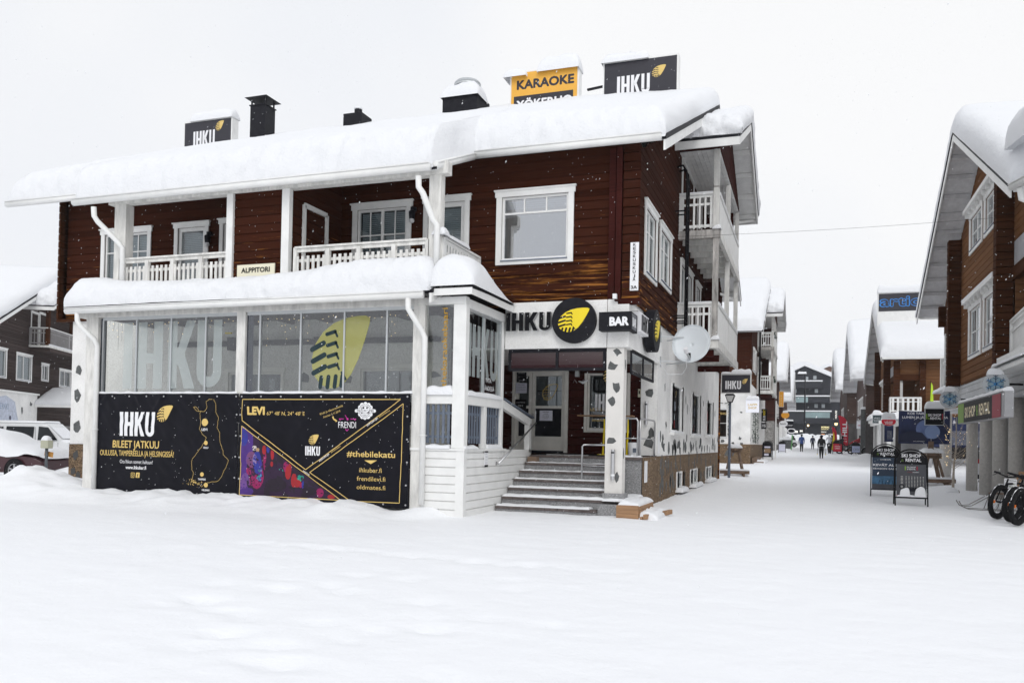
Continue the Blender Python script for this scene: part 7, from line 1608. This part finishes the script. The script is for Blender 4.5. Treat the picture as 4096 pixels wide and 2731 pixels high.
def b5(d, w, hh): d.text('AVOINNA', 0, hh-.35, .12, WPR, width=.5, al='c', off=.004); d.text('OPEN', 0, hh-.55, .12, WPR, width=.45, al='c', off=.004)
aboard('sandwich_board', 'red sandwich board in front of the feather flags', 2.5, 84, .85, R(0), .8, 1.35, None, HR, b5)
aboard('sandwich_board', 'pale blue poster board with a bicycle drawing by the stone pier', 3.95, 81, .82, R(0), .7, 1.15, None, mat('pale blue poster', (.45,.5,.7), .6), lambda d, w, hh: (d.ring(-.12, .5, .1, .02, BLACK, .003), d.ring(.14, .5, .1, .02, BLACK, .003)))

# ------------------------------------------------------------------ birch with lights, kick sled
t = thing('young_birch', 'slim bare birch wound with warm fairy lights beside the columns', 'tree', (4.62, 31.9, .06)); m = M().use(mat('birch bark', (.42,.36,.30), .8, var=.35, vs=14, stretch=(1,1,4)))
m.tube([(4.62, 31.9, 0), (4.64, 31.9, .9), (4.70, 31.9, 1.5), (4.71, 31.9, 2.6)], [.045, .035, .028, .008], 8); m.build('trunk', None, t, smooth=True)
m = M(); rr = random.Random(6)
for i in range(26):
    z = rr.uniform(.75, 2.3); a = rr.uniform(0, 6.28); L_ = rr.uniform(.25, .6)*(1-.25*z/2.6)+.1; p0 = Vector((4.62+.04*z, 31.9, z)); p1 = p0+Vector((math.cos(a)*L_*.5, math.sin(a)*L_*.4, L_*.35)); p2 = p0+Vector((math.cos(a)*L_, math.sin(a)*L_*.8, L_*1.1)); m.use(MATS['birch bark']).tube([p0, p1, p2], [.009, .006, .002], 4)
    for k in range(1): q_ = p1+(p2-p1)*rr.random(); m.use(LAMPW).ball(q_, .0075, 5, 3)
    if rr.random() < .5: m.use(MATS['birch bark']).tube([p1, p1+Vector((rr.uniform(-.2,.2), rr.uniform(-.2,.2), .2))], [.004, .001], 3)
for k in range(26): m.use(LAMPW).ball((4.42+rr.gauss(0,.05), 31.85, rr.uniform(.9, 2.2)), .009, 5, 3)
m.build('crown', None, t)
t = thing('kick_sled', 'steel kick sled with wooden seat standing on the snow beside the parked bicycles', 'sled', (3.75, 22.9, .05)); m = M().use(mat('sled steel', (.20,.19,.18), .4, .7))
x0, x1 = 3.52, 4.35
for y in (22.7, 23.1): m.tube([(x0-.10, y, .26), (x0-.03, y, .14), (x0+.12, y, .07), (x1+.2, y, .06), (x1+.9, y, .06)], .012, 6); m.tube([(x0+.0, y, .13), (x0+.18, y, .16), (x0+.62, y, .44)], .011, 6); m.tube([(x0+.5, y, .06), (x0+.62, y, .44), (x0+.9, y, .44), (x0+.78, y, .06)], .010, 6)
m.build('runner', None, t, smooth=True); m = M().use(WOOD)
for k in range(5): m.box(x0+.60, x0+1.1, 22.7+.085*k, 22.77+.085*k, .45, .475)
m.build('seat', None, t); m = M().use(WOODN); m.bar((x0+1.0, 22.75, .3), (x0+1.28, 22.72, 1.0), .06, .03); m.bar((x0+1.0, 23.1, .3), (x0+1.28, 23.12, 1.0), .06, .03); m.box(x0+1.24, x0+1.3, 22.7, 23.15, .95, 1.0); m.box(x0+1.02, x0+1.4, 22.75, 23.1, .48, .62); m.build('back_rest', None, t)
t = thing('snow_clump', 'rough snow-covered rock at the foot of the young birch', 'rock', (4.5, 31.0, .05)); m = M().use(WOOD).ball((4.60, 31.0, .08), .10, 8, 5); m.build('core', None, t); snow_obj('snow_cover', t, 4.28, 4.66, 30.85, 31.15, .04, .17, amp=.05)
# ------------------------------------------------------------------ vehicles (local: x forward, y left, z up)
def wheel(root, x, y, r=.33, w=.21, name='wheel'):
    s = 1 if y > 0 else -1; m = M().use(RUB); prof = [(r*.62, -w/2), (r*.9, -w/2), (r, -w*.32), (r, w*.32), (r*.9, w/2), (r*.62, w/2)]; rings = []
    for k in range(29): a = 2*math.pi*k/28; rings.append([Vector((x+q*math.cos(a), y+d_, r+q*math.sin(a))) for q, d_ in prof])
    m.loft(rings, closed=False, cap=False); o = m.build(name, None, root, smooth=True, local=True)
    m = M().use(mat('alloy', (.42,.42,.43), .35, .8)); yo = y+s*w*.38; m.tube([(x+r*.62*math.cos(2*math.pi*k/24), yo, r+r*.62*math.sin(2*math.pi*k/24)) for k in range(25)], r*.06, 6, cap=False)
    for k in range(5): a = 2*math.pi*k/5+.3; m.bar((x, yo, r), (x+r*.6*math.cos(a), yo, r+r*.6*math.sin(a)), r*.16, .03, upv=(0,1,0))
    m.cyl((x, yo-.02*s, r), (x, yo+.02*s, r), r*.17, n=12); m.use(BLK2).cyl((x, y-s*.02, r), (x, y+s*.0, r), r*.6, n=20); m.build('rim', None, o, local=True); return o
def car(name, label, x, y, z, rz, body, sections, wx, paint, wins, snow=None, extra=None, W_=.9, wr=.33):
    """sections: list of (x, z_low, z_belt, z_top, half width belt, half width top)"""
    t = thing(name, label, 'car' if name != 'van' else 'van', (x, y, z), rz, off=(0,0,0)); m = M().use(paint); rings = []
    for xs, zl, zb, zt, wb, wt in sections:
        r_ = [(-wb*.93, zl), (-wb, zl+.12), (-wb*1.01, (zl+zb)/2), (-wb*.985, zb), (-wt, max(zb, zt-.07)), (-wt*.86, zt), (wt*.86, zt), (wt, max(zb, zt-.07)), (wb*.985, zb), (wb*1.01, (zl+zb)/2), (wb, zl+.12), (wb*.93, zl)]
        rings.append([Vector((xs, a, b)) for a, b in r_])
    m.loft(rings); b = m.build('body', None, t, smooth=False, local=True, bev=.03)
    for wxx in wx:
        for s in (-1, 1): wheel(t, wxx, s*(W_-.07), wr)
    for wxx in wx:                               # dark arches
        for s in (-1, 1):
            m = M().use(BLACK); P = [(wxx+wr*1.12*math.cos(a), wr+wr*1.12*math.sin(a)) for a in [math.pi*k/14 for k in range(15)]]+[(wxx-wr*1.12, .2), (wxx+wr*1.12, .2)]
            m.prism(P, (0, s*(W_*1.012)-.012, 0), (1,0,0), (0,0,1), -.012 if s > 0 else .012) if 0 else m.add([Vector((a, s*(W_*1.005), b_)) for a, b_ in P], [tuple(range(len(P)))]); m.build('wheel_arch', None, t, local=True)
    WG = mat('car glass', (.012,.014,.017), .15, var=0, spec=.3)
    for P, s in wins:                            # side windows: polygons in (x, z, y)
        for sg in (-1, 1): M().use(WG).add([Vector((a, sg*c_, b_)) for a, b_, c_ in P], [tuple(range(len(P)))]).build(s, None, t, local=True)
    if extra: extra(t)
    if snow:
        for nm, fn in snow: mm = M().use(SNOW); fn(mm); mm.build(nm, None, t, smooth=True, local=True)
    return t
VW = mat('van white', (.66,.67,.68), .3, var=.03, coat=.5, spec=.5)
def vanx(t):
    m = M().use(BLACK); m.bar((1.95, -.86, 1.20), (1.88, -1.08, 1.22), .05); m.box(1.80, 1.94, -1.22, -1.0, 1.08, 1.26); m.bar((1.95, .86, 1.20), (1.88, 1.08, 1.22), .05); m.use(VW).box(1.79, 1.90, -1.225, -.995, 1.2, 1.28); m.build('mirror', None, t, local=True)
    m = M().use(BLK2)
    for xx in (1.02, 2.15, -.55): m.box(xx-.006, xx+.006, -.905, -.895, .35, 1.75 if xx < 2 else 1.0)
    m.box(-.9, 2.2, -.918, -.91, .52, .56); m.build('door_gap', None, t, local=True)
    m = M().use(VW); m.box(.68, .9, -.935, -.915, 1.02, 1.06); m.box(1.15, 1.37, -.935, -.915, 1.02, 1.06); m.build('door_handle', None, t, local=True)
    m = M().use(mat('headlamp', (.5,.5,.52), .2)).box(2.62, 2.80, -.80, -.5, .78, .98); m.box(2.62, 2.80, .5, .8, .78, .98); m.build('headlight', None, t, local=True)
van_sec = [(-2.4,.38,1.05,1.5,.80,.70),(-2.32,.30,1.05,1.92,.88,.74),(-1.2,.30,1.06,1.97,.91,.77),(1.3,.30,1.06,1.97,.91,.77),(1.55,.30,1.06,1.90,.91,.74),(2.28,.32,1.06,1.16,.90,.72),(2.66,.34,.98,1.02,.86,.70),(2.78,.40,.84,.86,.78,.62)]
van = car('van', 'white van with snowy roof parked sideways behind the maroon car', -37.4, 31.9, -.05, R(20), None, van_sec, (-1.6, 1.72), VW,
    [([(-2.1,1.14,.895),(-.62,1.12,.912),(-.62,1.74,.825),(-2.1,1.74,.815)], 'side_window'), ([(-.45,1.12,.912),(.92,1.12,.912),(.92,1.76,.82),(-.45,1.76,.82)], 'side_window'), ([(1.14,1.10,.912),(2.12,1.12,.905),(1.60,1.74,.80),(1.14,1.78,.82)], 'side_window')],
    snow=[('snow_cover', lambda m: (snow_blob(m, -2.35, 1.4, -.74, .74, 1.95, .10), snow_blob(m, 2.2, 2.75, -.8, .8, 1.0, .14), m.add([(1.5,-.7,1.93),(2.3,-.72,1.2),(2.3,.72,1.2),(1.5,.7,1.93)], [(0,1,2,3)])))], extra=vanx)
MR = mat('maroon paint', (.045,.008,.014), .35, var=.15, coat=.4)
def hood(m):
    rows = []
    for i in range(41):
        x = -2.2+4.36*i/40; row = []
        h = np.interp(x, [-2.2,-1.9,-1.2,-.4,.5,1.1,1.5,2.0,2.16], [.9,1.25,1.62,1.66,1.50,1.16,1.10,.98,.72])
        for j in range(21):
            v = -1+2*j/20; e = (1-abs(v)**3.2); yy = .90*v
            low = .78+.10*nz(x*2, v, 3, 1.5)
            row.append(Vector((x, yy, low+(h-low)*max(0, e)**.45+.03*nz(x, yy, 0, 2.2))))
        rows.append(row)
    m.loft(rows, closed=False, cap=False)
car('parked_car', 'maroon car almost buried under thick snow at the left edge', -24.75, 20.3, -.08, R(8), None,
    [(-2.1,.35,.8,.82,.80,.7),(-1.9,.26,.86,.95,.86,.72),(-1.2,.26,.88,1.36,.87,.62),(.2,.26,.88,1.40,.87,.62),(1.05,.26,.86,.96,.87,.74),(1.9,.28,.74,.80,.84,.72),(2.12,.36,.62,.66,.74,.62)], (-1.3, 1.28), MR,
    [([(-1.1,.93,.868),(.1,.93,.868),(.0,1.28,.68),(-1.0,1.28,.68)], 'side_window')], snow=[('snow_cover', hood)], wr=.34)
def whx(t):
    m = M().use(mat('tail lamp', (.35,.01,.01), .3)); m.box(-2.12, -2.0, .45, .84, .95, 1.12); m.box(-2.12, -2.0, -.84, -.45, .95, 1.12); m.build('tail_light', None, t, local=True)
    m = M().use(BLK2).box(-2.15, -2.02, -.8, .8, .35, .52); m.use(RED).box(-2.13, -2.09, -.7, .7, .55, .58); m.build('bumper', None, t, local=True)
WC = mat('car white', (.62,.63,.65), .3, var=.03, coat=.5)
suv = [(-2.1,.35,1.0,1.05,.82,.70),(-2.0,.28,1.05,1.25,.86,.70),(-1.5,.26,1.05,1.52,.89,.68),(.5,.26,1.04,1.58,.89,.70),(1.15,.26,1.0,1.08,.88,.76),(1.95,.30,.86,.92,.85,.72),(2.15,.38,.7,.72,.75,.62)]
car('parked_car', 'white car with red tail light parked behind the thin column beside the birch', 7.9, 38.4, .02, R(62), None, suv, (-1.35, 1.35), WC,
    [([(-1.35,1.10,.892),(-.1,1.10,.892),(-.1,1.48,.71),(-1.2,1.46,.70)], 'side_window'), ([(.0,1.10,.892),(.95,1.06,.885),(.45,1.50,.71),(.0,1.50,.71)], 'side_window')],
    snow=[('snow_cover', lambda m: (snow_blob(m, -1.6, .55, -.68, .68, 1.50, .16), snow_blob(m, -2.1, -1.75, -.75, .75, 1.1, .22), snow_blob(m, 1.1, 2.0, -.78, .78, .98, .12)))], extra=whx, wr=.33)
car('parked_car', 'white car further right under the purple banner', 10.6, 42.5, .05, R(75), None, suv, (-1.35, 1.35), WC,
    [([(-1.35,1.10,.892),(-.1,1.10,.892),(-.1,1.48,.71),(-1.2,1.46,.70)], 'side_window')], snow=[('snow_cover', lambda m: snow_blob(m, -1.6, .55, -.68, .68, 1.5, .16))], extra=whx)
for k, (x, y) in enumerate(((-5.6, 126), (-3.6, 132))): car('parked_car', ['grey car with snowy roof behind the dark stone wall', 'white car behind the dark stone wall, nearer the street'][k], x, y, 1.35, R(k*20), None, suv, (-1.35, 1.35), [mat('car grey', (.10,.11,.12), .35), WC][k], [([(-1.35,1.10,.892),(-.1,1.10,.892),(-.1,1.48,.71),(-1.2,1.46,.70)], 'side_window')], snow=[('snow_cover', lambda m: snow_blob(m, -1.6, .55, -.68, .68, 1.5, .2))])
# heating post on the left
t = thing('heating_post', 'grey post with a cream socket box capped with snow and an orange plate', 'post', (-21.88, 19.43, .1)); m = M().use(mat('galvanised', (.10,.11,.12), .5, .5)).cyl((-21.88, 19.43, .1), (-21.88, 19.43, 1.05), .045, n=12); m.build('post', None, t, smooth=True)
m = M().use(mat('socket cream', (.42,.42,.32), .7)).box(-22.03, -21.73, 19.33, 19.53, .98, 1.22); m.build('socket_box', None, t, bev=.02); m = M().use(mat('orange plate', (.45,.22,.05), .6)).prism([(-22.04,.76),(-22.02,.90),(-21.68,.86),(-21.70,.70)], (0, 19.5, 0), (1,0,0), (0,0,1), .01); m.build('plate', None, t); snow_obj('snow_cap', t, -22.02, -21.76, 19.34, 19.52, 1.22, .13, Rr=.08)

# ------------------------------------------------------------------ bicycles (local: x forward, wheels on z=0)
def bicycle(name, label, x, y, z, rz, lean=0, fat=True, paint=None, tagp=False, group='fat bicycles parked at the ski shop', snowy=True):
    t = thing(name, label, 'bicycle', (x, y, z), rz, group, off=(0,0,0)); t.rotation_euler = (lean, 0, rz); r_, w = .36, .052 if fat else .025; paint = paint or BLACK
    for cx in (-.55, .55):
        m = M().use(RUB); m.tube([(cx+(r_-w)*math.cos(2*math.pi*k/40), 0, r_+(r_-w)*math.sin(2*math.pi*k/40)) for k in range(41)], w, 8, cap=False)
        rr = random.Random(int(cx*10))
        for k in range(70): a = 2*math.pi*k/70; m.bar((cx+(r_-.004)*math.cos(a), -.032, r_+(r_-.004)*math.sin(a)), (cx+(r_-.004)*math.cos(a), .032, r_+(r_-.004)*math.sin(a)), .014, .012)
        o = m.build('wheel', None, t, smooth=False, local=True); m = M().use(BLACK).tube([(cx+(r_-.10)*math.cos(2*math.pi*k/32), 0, r_+(r_-.10)*math.sin(2*math.pi*k/32)) for k in range(33)], .018, 6, cap=False); m.use(DKM)
        for k in range(16): a = 2*math.pi*k/16; m.tube([(cx, .02*(-1)**k, r_), (cx+(r_-.11)*math.cos(a), 0, r_+(r_-.11)*math.sin(a))], .0022, 3)
        m.cyl((cx, -.05, r_), (cx, .05, r_), .022, n=8); m.use(mat('reflector', (.8,.2,.02), .3)).box(cx+.17, cx+.21, -.02, .02, r_-.02, r_+.04); m.build('rim', None, o, local=True)
        if snowy: s = M().use(SNOW); s.tube([(cx+(r_+.012)*math.cos(R(a)), 0, r_+(r_+.012)*math.sin(R(a))) for a in range(20, 165, 6)], [.002+.020*max(0, nz(a*.1, cx, 0, 3)) for a in range(20, 165, 6)], 6); s.build('snow_rim', None, o, smooth=True, local=True)
    m = M().use(paint); A, B_, C_, D_, E_ = (-.55,0,.36), (-.08,0,.30), (-.24,0,.74), (.30,0,.74), (.34,0,.62)
    m.tube([A, B_], .015); m.tube([A, C_], .013); m.tube([B_, C_], .018); m.tube([C_, D_], .020); m.tube([B_, E_], .024); m.tube([D_, E_], .024); m.tube([C_, (-.28,0,.88)], .014); m.build('frame', None, t, smooth=True, local=True)
    m = M().use(BLACK); m.tube([(.55,-.07,.36), (.42,-.07,.60), (.42,.07,.60), (.55,.07,.36)], .016); m.tube([(.42,0,.60), (.30,0,.84)], .018); m.build('fork', None, t, smooth=True, local=True)
    m = M().use(BLACK); m.tube([(.24,-.34,.95), (.30,-.1,.90), (.33,0,.88), (.30,.1,.90), (.24,.34,.95)], .014); m.tube([(.25,-.34,.95), (.21,-.22,.93)], .02); m.tube([(.25,.34,.95), (.21,.22,.93)], .02); m.tube([(.27,-.25,.93), (.36,-.30,.88)], .006, 5); m.tube([(.27,.25,.93), (.36,.30,.88)], .006, 5); m.build('handlebar', None, t, smooth=True, local=True)
    m = M().use(BLACK); m.loft([[Vector((a, b*s, c_)) for b, c_ in ((-1,.0),(0,.02),(1,.0),(0,-.03))] for a, s, c_ in ()]) if 0 else m.prism([(-.42,-.07),(-.36,-.08),(-.14,-.02),(-.12,0),(-.14,.02),(-.36,.08),(-.42,.07)], (0,0,.885), (1,0,0), (0,1,0), .035); m.build('saddle', None, t, local=True, bev=.01)
    m = M().use(BLACK); m.cyl((-.08,-.05,.30), (-.08,-.03,.30), .08, n=18); m.bar((-.08,-.06,.30), (.02,-.07,.17), .02); m.bar((-.08,.06,.30), (-.18,.07,.43), .02); m.box(-.03,.07,-.13,-.07,.155,.175); m.build('crank', None, t, local=True)
    if tagp: d = D((.22,-.12,.58), (-.64,.77,0), (.05,0,1), None, None, 0); d.rect(0,.24,0,.26, WPR, 0); d.text('VUOKRAA', .02, .21, .025, BLACK, width=.2); d.text('10,00', .12, .14, .03, SG, width=.09); d.text('45,00', .10, .08, .03, SG, width=.09); d.line([(.02,.03),(.2,.03)], .03, BLK2, .001); d.build('price_tag', t, local=True)
    return t
bicycle('bicycle', 'fat bicycle with a white price tag on its handlebar, leftmost of the row', 4.10, 20.52, .06, R(230), R(-6), tagp=True)
bicycle('bicycle', 'fat bicycle between the tagged one and the nearest one', 4.20, 19.75, .06, R(231), R(-6))
bicycle('bicycle', 'nearest fat bicycle with a snowy front tyre, cut by the right edge', 4.15, 19.05, .06, R(233), R(-5), paint=mat('lime frame', (.18,.30,.03), .4))
bicycle('bicycle', 'fat bicycle leaning at the far stone pier', 5.1, 77.5, .8, R(10), 0, group='bicycles far up the street')
bicycle('bicycle', 'bicycle standing behind the tall red feather flag', 3.2, 84.6, .86, R(200), 0, group='bicycles far up the street')

# ------------------------------------------------------------------ people
def person(label, x, y, z, rz, top, legs, hair, stride=.18, bend=0., armf=.15, hat=None, pack=None, h=1.76, ride=False, coat_len=.0, extra=None):
    """one continuous skinned figure; local -y is where it faces"""
    t = thing('person', label, 'person', (x, y, z), rz, 'people in the street', off=(0,0,0)); k = h/1.76
    V = []; E_ = []; RD = []
    def v(p, r, par=None):
        V.append(Vector(p)*k); RD.append(r*k)
        if par is not None: E_.append((par, len(V)-1))
        return len(V)-1
    b = bend
    pel = v((0, 0, .95 if not ride else .92), .135); wa = v((0, -.02-b*.1, 1.10), .160, pel); ch = v((0, -.02-b*.28, 1.32), .185, wa); sh = v((0, -.0-b*.38, 1.45), .11, ch); nk = v((0, -.01-b*.43, 1.52), .055, sh); h0 = v((0, -.02-b*.46, 1.60), .085, nk); h1 = v((0, -.03-b*.48, 1.68), .10, h0); h2 = v((0, -.02-b*.48, 1.76), .07, h1)
    nose = v((0, -.135-b*.48, 1.655), .012, h1); 
    for s in (-1, 1):
        f = s*stride
        if ride: hip = v((s*.10, -.02, .88), .105, pel); kn = v((s*.11, -.30-.08*s, .62+.10*s), .075, hip); an = v((s*.11, -.12-.1*s, .22+.12*s), .045, kn); to = v((s*.11, -.28-.1*s, .18+.12*s), .04, an)
        else: hip = v((s*.085, -.0, .86), .115, pel); kn = v((s*.085, -f*.55-.03, .49), .085, hip); an = v((s*.08, -f+.04*abs(stride), .09+(.05 if f < 0 else 0)), .046, kn); to = v((s*.09, -f-.17, .04), .045, an)
        so_ = v((s*.18, -.0-b*.37, 1.41), .090, sh); a_ = armf if s > 0 else -armf
        if ride: el = v((s*.26, -.26-b*.3, 1.22), .05, so_); wr = v((s*.25, -.50-b*.2, 1.08), .035, el)
        else: el = v((s*.245, .04-a_*.5, 1.15), .068, so_); wr = v((s*.235, -.06-a_*1.3, .93), .045, el)
        dv = Vector((0, -.03 if not ride else -.08, -.09 if not ride else -.01)); w0 = V[wr]/k; pm = v(w0+dv*.6, .038, wr)
        for fi in range(4): q_ = w0+dv+Vector((0, -.026+.018*fi, 0)); a1 = v(q_, .011, pm); v(q_+Vector((-s*.008, -.008, -.05+.006*abs(fi-1))), .009, a1)
        th_ = v(w0+dv*.6+Vector((-s*.02, -.045, -.02)), .012, pm); v(w0+dv*.6+Vector((-s*.03, -.06, -.055)), .010, th_)
    me = bpy.data.meshes.new('b'); me.from_pydata(V, E_, []); ob = bpy.data.objects.new('b', me); COL.objects.link(ob)
    sk = ob.modifiers.new('s', 'SKIN'); sk.use_smooth_shade = True
    for i, r_ in enumerate(RD): me.skin_vertices[0].data[i].radius = (r_, r_*(.82 if i in (0,1,2) else 1)); me.skin_vertices[0].data[i].use_root = (i == 0)
    sb = ob.modifiers.new('u', 'SUBSURF'); sb.levels = 1; sb.render_levels = 1
    bpy.context.view_layer.update(); bm_ = bpy.data.meshes.new_from_object(ob.evaluated_get(bpy.context.evaluated_depsgraph_get())); bpy.data.objects.remove(ob)
    for mm in (top, legs, SKIN, hair, BLACK): bm_.materials.append(mm)
    for p in bm_.polygons:
        c = p.center/k; az_ = abs(c.x)
        if c.z > 1.53: i = 3 if (c.z > 1.70 or c.y > -.05-b*.48) else 2
        elif c.z < .12 and not ride: i = 4
        elif c.z < .90-coat_len and not (az_ > .2): i = 1
        elif az_ > .2 and c.z < .93 and not ride: i = 4
        else: i = 0
        p.material_index = i; p.use_smooth = True
    bm_.name = 'body'; o = bpy.data.objects.new('body', bm_); COL.objects.link(o); o.parent = t; OFF[o.name] = (0,0,0)
    m = M().use(BLACK)                      # eyes and mouth
    for s in (-1, 1): m.ball((s*.032*k, (-.115-b*.48)*k, 1.672*k), .008*k, 6, 4)
    m.bar((-.022*k, (-.108-b*.48)*k, 1.615*k), (.022*k, (-.108-b*.48)*k, 1.615*k), .006, .006); m.build('face', None, t, local=True)
    if hat: m = M().use(hat); m.ball((0, (-.015-b*.48)*k, 1.705*k), .118*k, 12, 8, .85); m.build('hat', None, t, smooth=True, local=True)
    if pack: m = M().use(pack); m.box(-.15*k, .15*k, .09*k, .27*k, 1.02*k, 1.42*k); m.build('backpack', None, t, local=True, bev=.05)
    if extra: extra(t, k)
    return t
JB = mat('black jacket', (.012,.012,.014), .7, var=.3, vs=8); PB_ = mat('black trousers', (.010,.010,.012), .8); JBL = mat('blue jacket', (.02,.06,.22), .6, var=.2, vs=6); JW = mat('white jacket', (.62,.63,.66), .7, var=.08, vs=6); JR = mat('red jacket', (.35,.01,.02), .6); JG = mat('dark blue jacket', (.03,.04,.08), .7); JP = mat('checked pink jacket', (.28,.14,.20), .7, var=.7, vs=14); NV = mat('navy hat', (.01,.012,.03), .8)
def poles(t, k):
    m = M().use(BLACK); m.cyl((-.25, -.05, .90), (-.30, .20, .38), .014, n=6); m.cyl((.25, -.05, .90), (.30, .18, .38), .014, n=6); m.use(YEL); m.cyl((-.30, .20, .38), (-.31, .23, .30), .03, n=6); m.cyl((.30, .18, .38), (.31, .21, .30), .03, n=6); m.use(WPR).box(-.16, .2, .135, .15, .98, 1.02); m.build('ski_pole', None, t, local=True)
person('person in black seen from behind with short poles walking up the middle of the street', .92, 69.7, .56, R(180), JB, PB_, NV, .16, .0, .05, NV, JB, 1.80, extra=poles)
person('person in a bright blue jacket and black hat walking away on the left', -.72, 92, .91, R(183), JBL, PB_, BLACK, .14, 0, .1, BLACK, None, 1.80, coat_len=.08)
person('person in dark blue with a backpack, small, beyond the bright blue jacket', .45, 116, 1.13, R(10), JG, PB_, NV, .2, 0, .2, NV, JG, 1.75)
person('person in a pink checked jacket far up the street', 1.55, 128, 1.22, R(-20), JP, PB_, BLACK, .18, 0, .2, BLACK, None, 1.72)
person('person in a white jacket riding a bicycle away up the street', 1.83, 85.3, .95, R(186), JW, PB_, JW, .1, .5, .1, JW, None, 1.74, ride=True)
bicycle('bicycle', 'bicycle ridden by the person in the white jacket', 1.85, 85.2, .86, R(96), 0, group='bicycles far up the street', snowy=False)
person('dark clad person beside the cyclist in white', 2.15, 89, .90, R(180), JB, PB_, BLACK, .1, 0, .1, BLACK, JB, 1.70)
person('person in a red jacket bending over bicycles by the stone pier', 4.05, 82.5, .85, R(70), JR, PB_, BLACK, .1, .7, .5, BLACK, None, 1.70)
person('person in black standing left of the tall red feather flag', 2.85, 84.0, .85, R(120), JB, PB_, BLACK, .05, .2, .3, BLACK, JB, 1.66)
person('dark clad person among the cars at the far end of the street', -2.2, 134, 1.25, R(180), JB, PB_, BLACK, .1, 0, .1, BLACK, None, 1.75)

# ------------------------------------------------------------------ falling snow in the air
m = M().use(SNOW); rr = random.Random(12)
for i in range(5200):
    d_ = 2.5+(rr.random()**.6)*17; a = rr.uniform(-54, 17); x = d_*math.sin(R(a)); y = d_*math.cos(R(a)); z = rr.uniform(.3, 11)*min(1, d_/9)+.2
    if x < -3.0 and y > 14.0: y = 13.9*rr.random()**.3
    s = rr.uniform(.0012, .0027)+.00009*d_; c = Vector((x, y, z)); w = Vector((-.5, 0, -1)).normalized()*s*rr.uniform(1.2, 3.0); u = Vector((1, 0, -.4)).normalized()*s; n_ = Vector((0, s, 0))
    m.add([c-w, c+w, c-u, c+u, c-n_, c+n_], [(0,2,4),(0,4,3),(0,3,5),(0,5,2),(1,4,2),(1,3,4),(1,5,3),(1,2,5)])
m.build('falling_snow', None, None, kind='stuff', label='fine snowflakes falling over the square')

# ------------------------------------------------------------------ snowy air
hz = bpy.data.materials.new('haze'); hz.use_nodes = True; t_ = hz.node_tree; t_.nodes.clear(); o_ = t_.nodes.new('ShaderNodeOutputMaterial'); pv = t_.nodes.new('ShaderNodeVolumePrincipled'); pv.inputs['Color'].default_value = (.97,.98,1,1); pv.inputs['Density'].default_value = .00045; pv.inputs['Anisotropy'].default_value = .0; t_.links.new(pv.outputs[0], o_.inputs['Volume'])
HAZE = True
if HAZE:
    m = M().use(hz).box(-1000, 1000, -80, 2100, -3, 24); m.build('haze', None, None, kind='stuff', label='pale snowy air over the whole street')
